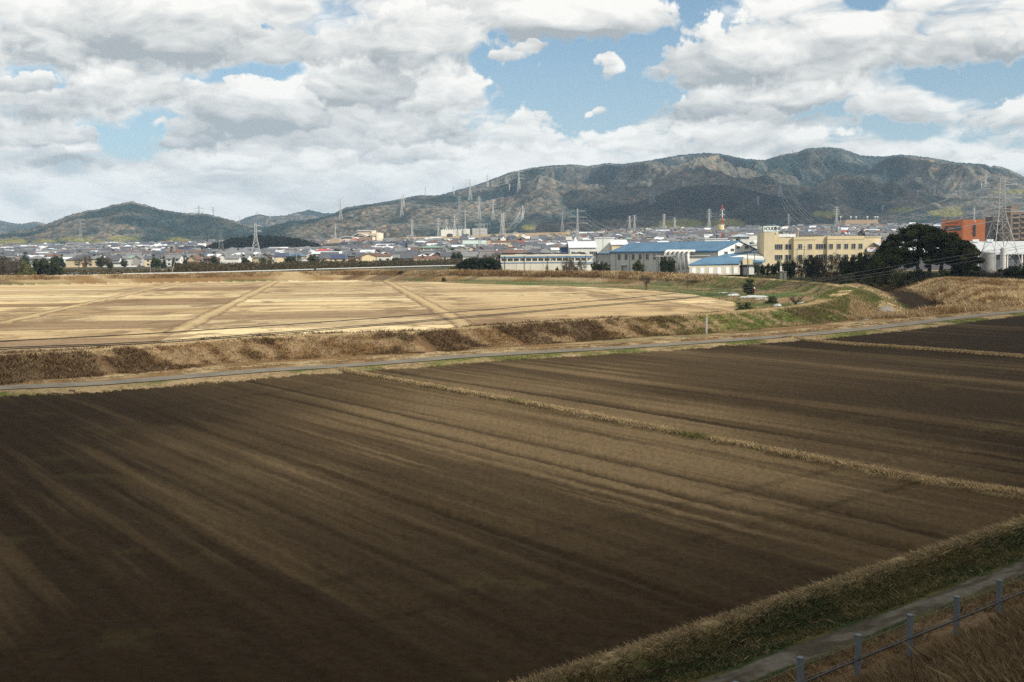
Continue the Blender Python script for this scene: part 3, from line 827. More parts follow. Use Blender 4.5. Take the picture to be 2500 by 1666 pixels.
M_STEEL = mat("galvanised_steel", (.46, .47, .47), .45, .1, .2, metal=.3)
M_STEELD = mat("weathered_dark_steel", (.13, .14, .14), .6, .1, .2, metal=.2)
M_CONC = mat("concrete", (.36, .35, .32), .85, .12, .6, streak=.3)
M_BLACK = mat("black_paint", (.02, .02, .022), .5)
M_ORANGE = mat("orange_tile_cladding", (.33, .105, .04), .7, .07, .15)
M_RED = mat("signal_red", (.55, .05, .03), .5)
M_YEL = mat("signal_yellow", (.62, .42, .03), .5)
M_BLUE = mat("stripe_blue", (.06, .16, .30), .5)
M_TAUPE = mat("taupe_tile_cladding", (.20, .155, .125), .8, .08, .3)
M_PLAST = mat("crumpled_white_sheet", (.45, .48, .47), .4, .12, 2.0)
M_WOOD = mat("weathered_wood", (.17, .12, .08), .9, .15, 2.0)

def thing(name, label, cat, loc, rz=0.0, group=None):
    return tag(empty(name, loc, rz), label, cat, group)
def part(mb, name, m, t, smooth=False, label=None):
    o = mb.build(name, m, t, smooth)
    if label: o['label'] = label
    return o
def pxX(px, py, Y): return at(px, py, Y)[0]
def pxZ(px, py, Y): return at(px, py, Y)[2]

def gable_bits(L, W, zb, ze, zr, over=.5, th=.18, axis='x'):
    """walls and roof of a pitched building, ridge along x, centred on the origin in plan"""
    w = MB()
    w.prism([(-W / 2, zb), (W / 2, zb), (W / 2, ze), (0, zr - .05), (-W / 2, ze)], 'x', -L / 2, L / 2)
    r = MB(); k = (zr - ze) / (W / 2)
    lo = ze - k * over
    r.prism([(-W / 2 - over, lo), (0, zr), (W / 2 + over, lo), (W / 2 + over, lo + th), (0, zr + th * 1.2), (-W / 2 - over, lo + th)], 'x', -L / 2 - over, L / 2 + over)
    return w, r
def hip_roof(L, W, ze, zr, over=.5, th=.15):
    r = MB(); a, b = L / 2 + over, W / 2 + over; h = max(0.4, L / 2 - W / 2)
    lo = [(-a, -b, ze), (a, -b, ze), (a, b, ze), (-a, b, ze)]; rd = [(-h, 0, zr), (h, 0, zr)]
    hi = [(x, y, z + th) for x, y, z in lo]
    r.face([hi[0], hi[1], rd[1], rd[0]]); r.face([hi[2], hi[3], rd[0], rd[1]]); r.face([hi[1], hi[2], rd[1]]); r.face([hi[3], hi[0], rd[0]])
    for i in range(4): r.face([lo[i], lo[(i + 1) % 4], hi[(i + 1) % 4], hi[i]])
    r.face(lo[::-1])
    return r
def window(t, x, z, w, h, y, face='-y', parts=2, name='window', m=None):
    """a framed window set on a wall; the pane is a sub-part"""
    f = MB(); p = MB(); d = .08
    def put(mb, a0, a1, z0, z1, d0, d1):
        if face == '-y': mb.b2((a0, y - d1, z0), (a1, y - d0, z1))
        elif face == '+x': mb.b2((y + d0, a0, z0), (y + d1, a1, z1))
        else: mb.b2((y - d1, a0, z0), (y - d0, a1, z1))
    e = .10
    put(f, x - w / 2 - e, x + w / 2 + e, z - h / 2 - e, z - h / 2, .0, .14); put(f, x - w / 2 - e, x + w / 2 + e, z + h / 2, z + h / 2 + e, .0, .14)
    put(f, x - w / 2 - e, x - w / 2, z - h / 2, z + h / 2, .0, .13); put(f, x + w / 2, x + w / 2 + e, z - h / 2, z + h / 2, .0, .13)
    for k in range(1, parts): 
        q = x - w / 2 + w * k / parts; put(f, q - .05, q + .05, z - h / 2, z + h / 2, .03, .11)
    put(p, x - w / 2, x + w / 2, z - h / 2, z + h / 2, .01, .06)
    fo = part(f, name, G_FRAME, t); part(p, 'pane', m or G_DARK, fo)
    return fo
def text_mesh(txt, size, m, name, parent, loc, rot=(math.pi / 2, 0, 0), xs=1.0, bold=0.0, ext=.02):
    cu = bpy.data.curves.new(name, 'FONT'); cu.body = txt; cu.size = size; cu.extrude = ext; cu.offset = bold
    o = bpy.data.objects.new(name + "_tmp", cu); COL.objects.link(o)
    bpy.context.view_layer.update()
    me = bpy.data.meshes.new_from_object(o.evaluated_get(bpy.context.evaluated_depsgraph_get()))
    bpy.data.objects.remove(o); me.materials.clear(); me.materials.append(m); me.name = name
    t = bpy.data.objects.new(name, me); COL.objects.link(t); t.parent = parent
    t.location = loc; t.rotation_euler = rot; t.scale = (xs, 1, 1)
    return t

# ------------------------------------------------------------------ the works by the river
GF = 0.9
def stripe_building():
    Y = 372.0; x0, x1 = pxX(1222, 640, Y), pxX(1447, 640, Y); D = 26
    t = thing("storage_building", "low pale works building with two blue stripes and cars parked on its roof", "building", ((x0 + x1) / 2, Y, GF))
    L = x1 - x0; h = 6.55
    zs = lambda py: pxZ(1330, py, Y) - GF
    a = MB(); a.b2((-L / 2, 0, 0), (L / 2, D, zs(637.5))); a.b2((-L / 2, 2.2, zs(637.5)), (L / 2, D, zs(630.5))); a.b2((-L / 2, 0, zs(630.5)), (L / 2, D, h - .9))
    a.b2((-L / 2, 0, h - .9), (L / 2, .25, h)); a.b2((-L / 2, D - .25, h - .9), (L / 2, D, h)); a.b2((-L / 2, .25, h - .9), (-L / 2 + .25, D - .25, h)); a.b2((L / 2 - .25, .25, h - .9), (L / 2, D - .25, h))
    part(a, "wall", mat("off_white_panel", (.56, .54, .46), .7, .07, .5, streak=.3), t)
    for q, (p0, p1) in enumerate(((626.3, 629.6), (640.8, 643.2))):
        b = MB(); b.b2((-L / 2 - .02, -.05, zs(p1)), (L / 2 + .02, -.002, zs(p0))); part(b, "blue_stripe", M_BLUE, t)
    n = 15
    for k in range(n):
        xx = -L / 2 + L * k / n
        b = MB(); b.box((xx + .15, .25, (zs(637.5) + zs(630.5)) / 2), (.3, .3, zs(630.5) - zs(637.5))); part(b, "pillar", W_WHITE, t)
    for xx in (-8.6, 1.6, 8.0):
        b = MB(); z0, z1 = zs(637.5), zs(630.5); b.bar((xx - .9, .5, z0), (xx + .5, .5, z1), .10); b.bar((xx + .7, .5, z0), (xx - .6, .5, z1), .10); part(b, "brace", W_WHITE, t)
    for k, xx in enumerate((-13.6, -7.2, .4, 6.6, 12.8)):
        b = MB(); b.box((xx, -.08, zs(645)), (.12, .12, 5.4)); part(b, "downpipe", M_STEELD, t)
    b = MB(); b.b2((x1 - (x0 + x1) / 2 - 6, -3.2, 0), (L / 2 + 3, -.1, zs(644)))
    part(b, "porch", W_WHITE, t); b = MB(); b.b2((x1 - (x0 + x1) / 2 - 6.4, -3.6, zs(644)), (L / 2 + 3.4, -.1, zs(643.2))); part(b, "porch_roof", R_WHITE, t)
    return t, x0, x1, Y, GF + h - .9
SB = stripe_building()

def car_mesh(body):
    L, W = 4.2, 1.7
    b = MB(); b.prism([(-2.1, .28), (2.1, .28), (2.12, .75), (1.95, .92), (1.0, .98), (-1.9, 1.0), (-2.1, .85)], 'y', -W / 2, W / 2)
    g = MB(); g.prism([(-1.85, 1.0), (1.05, .98), (.45, 1.48), (-1.3, 1.5)], 'y', -W / 2 + .10, W / 2 - .10)
    r = MB(); r.prism([(-1.30, 1.5), (.45, 1.48), (.40, 1.53), (-1.25, 1.55)], 'y', -W / 2 + .12, W / 2 - .12)
    w = []
    for sx in (-1.3, 1.3):
        for sy in (-.8, .8):
            q = MB(); q.bar((sx, sy - .1, .31), (sx, sy + .1, .31), .31, n=12); w.append(q.mesh("wheel", M_BLACK))
    return b.mesh("body", body), g.mesh("glasshouse", G_DARK), r.mesh("car_roof", body), w
_carm = {}
def car(x, y, z, rz, colr, label, group):
    if colr not in _carm:
        cc = {'white': (.75, .75, .75), 'silver': (.45, .46, .47), 'red': (.42, .03, .03), 'black': (.03, .03, .035), 'blue': (.06, .13, .3)}[colr]
        _carm[colr] = car_mesh(mat("car_paint_" + colr, cc, .25, .02, spec=.6))
    t = thing("parked_car", label, "car", (x, y, z), rz, group)
    b, g, r, ws = _carm[colr]
    for nm, me in [("body", b), ("windows", g), ("roof", r)] + [("wheel", w) for w in ws]:
        o = bpy.data.objects.new(nm, me); COL.objects.link(o); o.parent = t
    return t
_cars = [(1229, 'black', 'leftmost small black car'), (1243, 'red', 'red car near the left end'), (1254, 'red', 'second red car, right of the first'), (1272, 'white', 'white car just right of the red cars'),
         (1289, 'black', 'dark car between two white ones'), (1306, 'white', 'white car left of the middle'), (1322, 'silver', 'silver car at the middle'), (1341, 'white', 'white car right of the silver one'),
         (1358, 'white', 'white car at the start of the right half'), (1380, 'silver', 'silver car in the right half'), (1402, 'white', 'white car near the right end'), (1424, 'black', 'black car at the right end')]
for k, (px, c, lb) in enumerate(_cars):
    car(pxX(px, 620, SB[3] + 2.9), SB[3] + 2.9 + (k % 3) * .15, SB[4] + .01, (0.0 if k % 2 else math.pi), c, lb + " parked on the blue-striped building", "cars on the roof of the blue-striped building")

def blue_factory():
    # corner nearest the camera, long side running back to the left, gable running back to the right
    cx, cy = 67.4, 372.0; ang = math.atan2(-31.2, -38.0)
    u = Vector((-31.2, 38.0)).normalized(); w = Vector((38.0, 31.2)).normalized()
    L, W = 50.0, 20.8
    c = Vector((cx, cy)) + u * L / 2 + w * W / 2
    rz = math.atan2(-u.y, -u.x)                          # local +x points to the near gable
    t = thing("factory", "long grey factory hall under a blue sheet roof with a sunlit pale gable facing right", "factory", (c.x, c.y, GF), rz)
    ze, zr = 8.1 - GF, 11.2 - GF
    a, r = gable_bits(L, W, 0, ze, zr, .35, .25)
    part(a, "wall", mat("factory_wall", (.50, .50, .46), .75, .05, .3, streak=.35), t); part(r, "roof", R_BLUE, t)
    g = MB(); g.prism([(-W / 2 + .02, 0), (W / 2 - .02, 0), (W / 2 - .02, ze - .05), (0, zr - .2), (-W / 2 + .02, ze - .05)], 'x', L / 2 + .001, L / 2 + .06)
    part(g, "gable_wall", mat("factory_gable_sunlit", (.68, .68, .64), .7, .04, .3, streak=.15), t)  # paler than the other walls: the sun on the gable painted into its colour
    b = MB(); b.b2((-L / 2, -W / 2 - .55, ze - .35), (L / 2, -W / 2 - .36, ze - .1)); part(b, "gutter", M_BLUE, t)
    # front wall is y = -W/2 (towards the camera, to the left)
    for k in range(11):
        x = -L / 2 + 4.5 + k * 3.45
        if k == 8 or k == 9: continue
        window(t, x, ze - 1.75, 1.25, 1.9, -W / 2, '-y', 2)
    for k in range(6):
        x = -L / 2 + 2.8 + k * 6.9; b = MB(); b.box((x, -W / 2 - .08, ze / 2), (.1, .1, ze - .6)); part(b, "downpipe", M_STEELD, t)
    for k, (yy, zz) in enumerate(((-6.6, ze - .6), (-3.4, ze + .35), (-.4, ze + 1.2), (3.9, ze + 1.2))):
        window(t, yy, zz, 1.6, .8, L / 2 + .06, '+x', 3)
    for k, x in enumerate((-18, -9.5, 3.5)):
        b = MB(); b.b2((x - 1.6, -W / 2 - .9, 2.4), (x + 1.6, -W / 2 - .02, 2.55)); part(b, "door_canopy", M_STEEL, t)
        b = MB(); b.b2((x - 1.2, -W / 2 - .07, 0), (x + 1.2, -W / 2 - .01, 2.3)); part(b, "door", W_GREY, t)
    b = MB(); b.b2((-L / 2 - 9, -W / 2 + 1.5, 0), (-L / 2 - .01, W / 2 - 2, ze - .6)); part(b, "side_block", W_GREY, t)
    b = MB(); b.prism([(-W / 2 + 1, ze - .6), (W / 2 - 1.5, ze + 1.1), (W / 2 - 1.5, ze + 1.3), (-W / 2 + 1, ze - .4)], 'x', -L / 2 - 9.4, -L / 2 - .36); part(b, "side_roof", R_BLUE, t)
    # row of fat white ducts that climb the wall and bend over a flat canopy
    for k in range(6):
        px = 1617 + k * 10.8; Y = 376 - k * 1.3
        x, z = pxX(px, 620, Y), pxZ(px, 613.5, Y)
        p = t_local(t, (x, Y - 7.5, 0))
        b = MB(); b.tube([(p[0], p[1], .6 + k * .2), (p[0], p[1], z - GF - .75), (p[0], p[1] + .25, z - GF - .25), (p[0], p[1] + .75, z - GF), (p[0], p[1] + 3.0, z - GF)], .42, 10)
        part(b, "duct", W_WHITE, t, True)
    return t
def t_local(t, p):
    c, s = math.cos(-t.rotation_euler[2]), math.sin(-t.rotation_euler[2])
    dx, dy = p[0] - t.location[0], p[1] - t.location[1]
    return (dx * c - dy * s, dx * s + dy * c, p[2] - t.location[2])
blue_factory()

def shed(name, label, cat, poly, zb, roofpts, wm, rm, extra=None):
    """building from a wall outline in plan and a roof given as 3-D polygon faces (world coordinates)"""
    cx = sum(p[0] for p in poly) / len(poly); cy = sum(p[1] for p in poly) / len(poly)
    t = thing(name, label, cat, (cx, cy, zb))
    a = MB(); n = len(poly)
    for i in range(n):
        p, q = poly[i], poly[(i + 1) % n]
        a.face([(p[0] - cx, p[1] - cy, 0), (q[0] - cx, q[1] - cy, 0), (q[0] - cx, q[1] - cy, q[2] - zb), (p[0] - cx, p[1] - cy, p[2] - zb)])
    a.face([(p[0] - cx, p[1] - cy, p[2] - zb - .02) for p in poly]); part(a, "wall", wm, t)
    r = MB()
    for f in roofpts:
        top = [(p[0] - cx, p[1] - cy, p[2] - zb + .22) for p in f]; bot = [(p[0], p[1], p[2] - .2) for p in top]
        r.face(top); r.face(bot[::-1])
        for i in range(len(f)): r.face([bot[i], bot[(i + 1) % len(f)], top[(i + 1) % len(f)], top[i]])
    part(r, "roof", rm, t)
    return t, (cx, cy)
def annexes():
    A = at(1683, 648, 347); B = at(1806, 642.5, 356); B = (B[0], B[1], A[2] + .15)
    Ct = at(1722, 630.5, 362); Dt = at(1802, 629.5, 366)
    wm = mat("annex_wall", (.46, .43, .35), .8, .08, .4, streak=.4)
    t, c = shed("annex", "low annexe with pale walls under the lowest blue roof, in front of the long factory", "building",
                [(A[0], A[1], A[2]), (B[0], B[1], B[2]), (Dt[0] + 3, Dt[1] + 2, Dt[2]), (Ct[0], Ct[1], Ct[2])], GF - .2, [[(A[0] - .5, A[1] - .6, A[2]), (B[0], B[1] - .6, B[2]), (Dt[0] + 2, Dt[1] + 1, Dt[2]), (Ct[0], Ct[1] + 1, Ct[2])]], wm, R_BLUE)
    for k in range(6):
        f = (k + .5) / 6; x = A[0] + (B[0] - A[0]) * f - c[0]; y = A[1] + (B[1] - A[1]) * f - c[1] - .06
        b = MB(); b.box((x, y, 1.35), (1.5, .1, 1.9), math.atan2(B[1] - A[1], B[0] - A[0])); part(b, "shutter", R_WHITE, t)
    E = at(1756, 630, 368); F = at(1866, 632.5, 368); F = (F[0], F[1], E[2]); G = at(1802, 611, 384); H = at(1868, 611, 384)
    t, c = shed("annex", "blue-roofed shed wing wedged between the factory gable and the cream office block", "building",
                [(E[0], E[1], E[2]), (F[0], F[1], F[2]), (F[0], F[1] + 18, H[2]), (E[0] + 4, E[1] + 18, G[2])], GF - .2, [[(B[0] - 1.0, 360, B[2] + .05), (F[0], 366.4, B[2] + .45), (H[0], H[1], H[2]), (G[0], G[1], G[2]), (E[0] - 1.5, E[1], E[2])]], W_WHITE, R_BLUE)
    b = MB(); b.b2((pxX(1809, 640, 360) - c[0], 357 - c[1], 3.1), (pxX(1823, 640, 360) - c[0], 359.5 - c[1], 4.9)); part(b, "roof_box", W_CREAM, t)
    b = MB(); b.b2((pxX(1825, 640, 360) - c[0], 357.5 - c[1], 3.1), (pxX(1834, 640, 360) - c[0], 359.5 - c[1], 4.8)); part(b, "roof_box", W_CREAM, t)
    b = MB(); b.b2((pxX(1806, 640, 360) - c[0], 356 - c[1], 0), (pxX(1821, 640, 360) - c[0], 360 - c[1], 2.9)); part(b, "entrance", M_STEELD, t)
    b = MB(); b.b2((pxX(1822, 640, 360) - c[0], 356 - c[1], 0), (pxX(1838, 640, 360) - c[0], 360 - c[1], 2.7)); part(b, "gatehouse", W_WHITE, t)
    b = MB(); b.b2((pxX(1803, 640, 360) - c[0], 355.4 - c[1], 2.95), (pxX(1842, 640, 360) - c[0], 361 - c[1], 3.1)); part(b, "canopy", M_STEELD, t)
    # pale block with a flat canopy between ducts and gable
    x0, x1 = pxX(1680, 630, 366), pxX(1752, 630, 366); z = pxZ(1700, 626, 366)
    t = thing("annex", "flat-topped pale block with a thin canopy line, right of the white ducts", "building", ((x0 + x1) / 2, 368, GF))
    b = MB(); b.b2((-(x1 - x0) / 2, -2, 0), ((x1 - x0) / 2 - 3, 4.4, z - GF)); part(b, "wall", W_WHITE, t)
    b = MB(); b.b2((-(x1 - x0) / 2 - 10.5, -2.6, z - GF + .003), ((x1 - x0) / 2 - 2.5, 4.8, z - GF + .28)); part(b, "canopy", W_GREY, t)
    for xx in (-(x1 - x0) / 2 - 10, -(x1 - x0) / 2 - 8.8):
        b = MB(); b.box((xx, -2.2, (z - GF) / 2), (.25, .25, z - GF)); part(b, "post", M_STEELD, t)
annexes()

def office():
    Y = 372.0; X = lambda px: pxX(px, 610, Y)
    Z = lambda px, py: pxZ(px, py, Y) - GF
    x0, x1 = X(1888), X(2108); cx = (X(1863) + x1) / 2
    t = thing("office_block", "three-storey cream office block with a rooftop sign tower at its left end", "office", (cx, Y, GF))
    top = Z(2000, 578)
    a = MB()
    a.b2((x0 - cx, 0, 0), (X(1936) - cx, 14, Z(1915, 581))); a.b2((X(1936) - cx, -.9, 0), (X(1989) - cx, 14, top)); a.b2((X(1989) - cx, -.2, 0), (X(2018) - cx, 14, top + .06))
    a.b2((X(2018) - cx, -.9, 0), (x1 - cx, 14, top + .12))
    part(a, "wall", W_CREAM, t)
    a = MB(); a.b2((X(1936) - cx - .1, -1.02, top - 1.0), (X(1989) - cx + .1, -.903, top - .75)); a.b2((X(2018) - cx - .1, -1.02, top - .9), (x1 - cx + .1, -.903, top - .65)); part(a, "cornice", W_CREAM, t)
    a = MB(); a.b2((X(1863) - cx, -1.4, 0), (X(1889) - cx, 9, Z(1880, 567.5))); a.b2((X(1889) - cx + .003, 1.5, Z(1880, 581)), (X(1904) - cx, 8, Z(1880, 568))); part(a, "tower", mat("tower_cream", (.56, .48, .33), .8, .05, .3, streak=.25), t)
    fl = 3.45
    for (p0, p1) in [(1888.5, 1911), (1917, 1932), (1947, 1957), (1971, 1981), (1991, 2016), (2022, 2032), (2041, 2051), (2059, 2069), (2077, 2087), (2094, 2104)]:
        w = X(p1) - X(p0) - .25; xc = (X(p0) + X(p1)) / 2 - cx
        y = 0.0 if p1 < 1936 else (-.2 if 1989 < p0 < 2018 else -.9)
        for k in range(3):
            window(t, xc, Z(1990, 602.3) - fl * k, w, 1.55, y, '-y', 4 if w > 2.2 else 2)
    a = MB(); a.b2((X(1904) - cx, 4, top), (X(1950) - cx, 10, top + 1.0)); part(a, "roof_box", R_WHITE, t)
    a = MB(); a.prism([(X(1950) - cx, top + .2), (X(2024) - cx, top + .2), (X(2010) - cx, top + 1.1), (X(1955) - cx, top + 1.0)], 'y', 5, 12); part(a, "roof_shed", R_TILE, t)
    a = MB()
    for k in range(24):
        x = x0 - cx + 2 + k * 1.15; a.box((x, -.1 if x > X(1936) - cx else .4, top + .42), (.05, .05, .6))
    a.b2((x0 - cx + 2, -.14, top + .70), (x1 - cx - .3, -.08, top + .75)); part(a, "roof_railing", M_STEEL, t)
    a = MB(); a.bar((X(1950) - cx, 1, top), (X(1950) - cx, 1, top + 2.0), .12); a.lathe((X(1950) - cx, 1, top + 2.0), [(0, 0), (.35, .15), (.45, .4), (.3, .7), (0, .8)], 10); part(a, "roof_lamp", W_CREAM, t)
    a = MB(); a.box((X(1889.6) - cx, -.12, 4.2), (.14, .14, 8.4)); part(a, "downpipe", W_BEIGE, t)
    # sign
    z0, z1 = Z(1883, 565.6), Z(1883, 551.5); xa, xb = X(1863.3) - cx, X(1904) - cx
    s = MB(); s.b2((xa, 0.2, z0), (xb, .7, z1)); sb = part(s, "sign_board", mat("sign_white", (.74, .80, .78), .4, .03), t)
    e = MB(); e.b2((xa - .1, .1, z1 - .002), (xb + .1, .8, z1 + .1)); e.b2((xa - .1, .1, z0 - .1), (xb + .1, .8, z0 + .002)); e.b2((xa - .1, .1, z0 + .003), (xa - .003, .8, z1 - .003)); e.b2((xb + .003, .1, z0 + .003), (xb + .1, .8, z1 - .003))
    part(e, "sign_frame", mat("sign_frame_green", (.03, .10, .07)), t)
    text_mesh("HOUKO", 1.62, mat("sign_letter_dark", (.03, .04, .06)), "lettering", sb, (xa + .22, .18, z0 + .38), xs=.70, bold=.035)
    text_mesh("\u8c4a\u5e78", 1.32, mat("sign_letter_dark", (.03, .04, .06)), "lettering", sb, (xa + 3.42, .18, z0 + .42), xs=.80, bold=.012)
    e = MB()
    for k in range(5): e.box((xa + .4 + k * (xb - xa - .8) / 4, .45, (z0 + Z(1880, 568)) / 2), (.12, .12, max(.3, z0 - Z(1880, 568)) + .3))
    part(e, "sign_leg", M_STEELD, t)
office()

def box_building(name, label, cat, px0, px1, py0, Y, D, wm, rm=None, zb=None, wins=None, group=None):
    x0, x1 = pxX(px0, 600, Y), pxX(px1, 600, Y); z = pxZ((px0 + px1) / 2, py0, Y); zb = gz((x0 + x1) / 2, Y) if zb is None else zb
    t = thing(name, label, cat, ((x0 + x1) / 2, Y + D / 2, zb), 0, group)
    h = z - zb; L = x1 - x0
    a = MB(); a.b2((-L / 2, -D / 2, -1), (L / 2, D / 2, h - .3)); part(a, "wall", wm, t)
    a = MB(); a.b2((-L / 2 - .25, -D / 2 - .25, h - .297), (L / 2 + .25, D / 2 + .25, h)); part(a, "roof", rm or wm, t)
    if wins:
        rows, cols, w, hh, z0, dz = wins
        for r in range(rows):
            for c in range(cols):
                window(t, -L / 2 + L * (c + .5) / cols, z0 + r * dz, w, hh, -D / 2, '-y', 2)
    return t
# behind the works
def back_row():
    def gb(name, label, cat, px0, px1, py_e, py_r, Y, D, wm, rm, rz=0.0):
        x0, x1 = pxX(px0, 600, Y), pxX(px1, 600, Y); zb = gz((x0 + x1) / 2, Y)
        t = thing(name, label, cat, ((x0 + x1) / 2, Y + D / 2, zb), rz)
        ze = pxZ((px0 + px1) / 2, py_e, Y) - zb; zr = pxZ((px0 + px1) / 2, py_r, Y + D / 2) - zb
        a, r = gable_bits(x1 - x0, D, -1, ze, zr, .4, .2); part(a, "wall", wm, t); part(r, "roof", rm, t); return t, ze
    t, ze = gb("workshop", "white workshop with a sloping white roof behind the roof car park", "workshop", 1391, 1455, 605, 591, 418, 18, W_WHITE, R_WHITE)
    for k, x in enumerate((-3.5, -1.2, 3.2, 4.6)): window(t, x, ze - 2.2, 1.1, 1.4, -9, '-y', 2)
    box_building("warehouse", "tall plain grey-white box building left of the blue factory roof", "warehouse", 1452, 1500, 580, 440, 16, mat("pale_box_panel", (.60, .62, .60), .6, .04, .3, streak=.1), R_WHITE)
    t, ze = gb("workshop", "cream shed with a low pitched roof right of the tall grey-white box", "workshop", 1494, 1532, 598, 587, 436, 16, W_CREAM, R_WHITE)
    box_building("workshop", "small blue-walled shed behind the roof car park, below the town", "workshop", 1371, 1391, 604, 432, 10, mat("blue_sheet_wall", (.06, .15, .30), .6), R_TILE)
    t = box_building("scaffold_screen", "white screened roof plant with diagonal braces under the water tank", "roof plant", 1721, 1776, 582.5, 446, 12, R_WHITE, R_WHITE)
    for k in range(9):
        b = MB(); b.bar((-4.2 + k, -6.15, 5.6), (-3.2 + k, -6.15, 8.3), .07); part(b, "brace", W_GREY, t)
    # water tank on legs
    Y = 470; x = pxX(1758.5, 600, Y); zb = gz(x, Y); z0, z1 = pxZ(1758, 561.5, Y) - zb, pxZ(1758, 549.5, Y) - zb
    t = thing("water_tank", "cream round water tank raised on a dark frame above the works", "water tank", (x, Y, zb))
    b = MB(); b.lathe((0, 0, 0), [(0, z0), (1.45, z0), (1.5, z0 + .1), (1.5, z1 - .25), (1.42, z1 - .1), (0, z1)], 24); part(b, "tank", W_CREAM, t, False)
    for sx in (-1.3, 1.3):
        for sy in (-1.3, 1.3):
            b = MB(); b.bar((sx, sy, 0), (sx, sy, z0), .16); part(b, "leg", M_STEELD, t)
    b = MB()
    for zz in (z0 - 2.2, z0 - 4.2): b.b2((-1.9, -1.9, zz), (1.9, 1.9, zz + .15))
    for zz in (z0 - 2, z0 - 4): b.bar((-1.3, -1.3, zz), (1.3, -1.3, zz + 1.9), .07); b.bar((1.3, -1.3, zz), (-1.3, -1.3, zz + 1.9), .07)
    part(b, "platform", M_STEELD, t)
    # hall with a hipped pale-blue roof, school block, white vent
    Y = 560; x0, x1 = pxX(1781, 600, Y), pxX(1830, 600, Y); zb = gz((x0 + x1) / 2, Y)
    t = thing("hall", "white hall under a wide pale blue-grey hipped roof beyond the factory gable", "hall", ((x0 + x1) / 2, Y, zb))
    ze, zr = pxZ(1805, 579, Y) - zb, pxZ(1805, 572, Y) - zb
    b = MB(); b.b2((-4, -4, -1), (4, 4, ze)); part(b, "wall", W_WHITE, t); part(hip_roof(x1 - x0 - 1, 9, ze, zr, .5), "roof", mat("pale_blue_roof", (.36, .43, .50), .4), t)
    box_building("school", "pale three-storey school block with rows of dark windows left of the office tower", "school", 1821, 1888, 573, 600, 12, W_WHITE, W_GREY, wins=(3, 8, 1.5, 1.2, 5.5, 3.1))
    box_building("warehouse", "low white warehouse between the factory gable and the cream office block", "warehouse", 1822, 1900, 597, 402, 10, W_WHITE, R_WHITE)
    Y = 420; x = pxX(1841, 600, Y); zb = gz(x, Y); b = MB(); z1 = pxZ(1841, 588, Y) - zb; z0 = z1 - 1.2
    b.lathe((0, 0, 0), [(0, 0), (.7, 0), (.7, z0), (.95, z0 + .1), (1.0, z0 + .8), (.6, z1), (0, z1)], 14)
    tag(b.build("vent_cowl", W_WHITE), "fat white roof vent left of the cream office tower", "vent").location = (x, Y, zb)
    # right of the office
    t = box_building("shop", "cream shop building with a dark roof band and a white shutter behind the camphor tree", "shop", 2106, 2150, 578, 432, 14, W_CREAM, W_CREAM)
    b = MB(); b.b2((-2.8, -6.7, 9.6), (3.0, 5, 10.7)); part(b, "roof_band", mat("dark_blue_band", (.05, .07, .10)), t)
    b = MB(); b.b2((-3.2, -7.3, 3.2), (3.4, -7.02, 5.0)); part(b, "shutter", R_WHITE, t); b = MB(); b.b2((-3.2, -7.35, 5.0), (3.4, -7.02, 5.3)); part(b, "awning", M_BLUE, t)
    Y = 425; x0, x1 = pxX(2117, 610, Y), pxX(2158, 610, Y); zb = gz(x0, Y)
    t = thing("billboard", "white billboard with a red strip beside the camphor tree", "billboard", ((x0 + x1) / 2, Y, zb))
    z0, z1 = pxZ(2135, 615, Y) - zb, pxZ(2135, 604.5, Y) - zb
    b = MB(); b.b2((-(x1 - x0) / 2, -.1, z0), ((x1 - x0) / 2, .1, z1)); part(b, "panel", R_WHITE, t)
    b = MB(); b.b2((-2.2, -.16, z1 - .42), (-.9, -.102, z1 - .12)); b.b2((.2, -.16, z1 - .35), (2.4, -.102, z1 - .12)); part(b, "red_strip", M_RED, t)
    b = MB()
    for sx in (-2, 2): b.box((sx, .2, z0 / 2), (.15, .15, z0))
    part(b, "post", M_STEELD, t)
    # orange building
    Y = 560; X = lambda px: pxX(px, 560, Y); zb = gz(X(2350), Y); cx = X(2352)
    t = thing("orange_building", "terracotta-orange block with a white square emblem rising behind the camphor tree", "building", (cx, Y, zb))
    Z = lambda py: pxZ(2352, py, Y) - zb; top = Z(536.5)
    b = MB(); b.prism([(X(2304.5) - cx, 2.5), (X(2350) - cx, -.5), (X(2405) - cx, 0), (X(2405) - cx, 16), (X(2304.5) - cx + 5.2, 16)], 'z', -1, top); part(b, "wall", M_ORANGE, t)
    b = MB(); b.b2((X(2376) - cx, -.5, Z(577)), (X(2381.5) - cx, -.27, Z(549.5))); part(b, "stair_window", G_DARK, t)
    for py in (551, 559.5, 568.5):
        b = MB(); b.b2((X(2372) - cx, -.5, Z(py + 1)), (X(2373.4) - cx, -.3, Z(py - .6))); part(b, "window", G_DARK, t)
    k = 3.0 / (X(2350) - X(2304.5)); yl = lambda px: 2.5 - (px - 2304.5) / 45.5 * 3.0
    def quad(mb, pa, pb, ya, yb, off=.12):
        mb.prism([(X(pa) - cx, yl(pa) - off), (X(pb) - cx, yl(pb) - off), (X(pb) - cx, yl(pb) + .1), (X(pa) - cx, yl(pa) + .1)], 'z', Z(yb), Z(ya))
    b = MB(); quad(b, 2311, 2346, 551.5, 562.5); part(b, "window", G_DARK, t); b = MB(); quad(b, 2318, 2329, 555, 558.5, .25); part(b, "parapet", M_ORANGE, t)
    b = MB(); quad(b, 2311, 2341, 543.6, 544.4); part(b, "groove", G_DARK, t)
    b = MB(); ex, ez, es = X(2378.3) - cx, Z(540.8), .42
    for a in range(8):
        a0, a1 = math.radians(22.5 + 45 * a), math.radians(67.5 + 45 * a)
        b.bar((ex + es * math.cos(a0), -.4, ez + es * math.sin(a0)), (ex + es * math.cos(a1), -.4, ez + es * math.sin(a1)), .10)
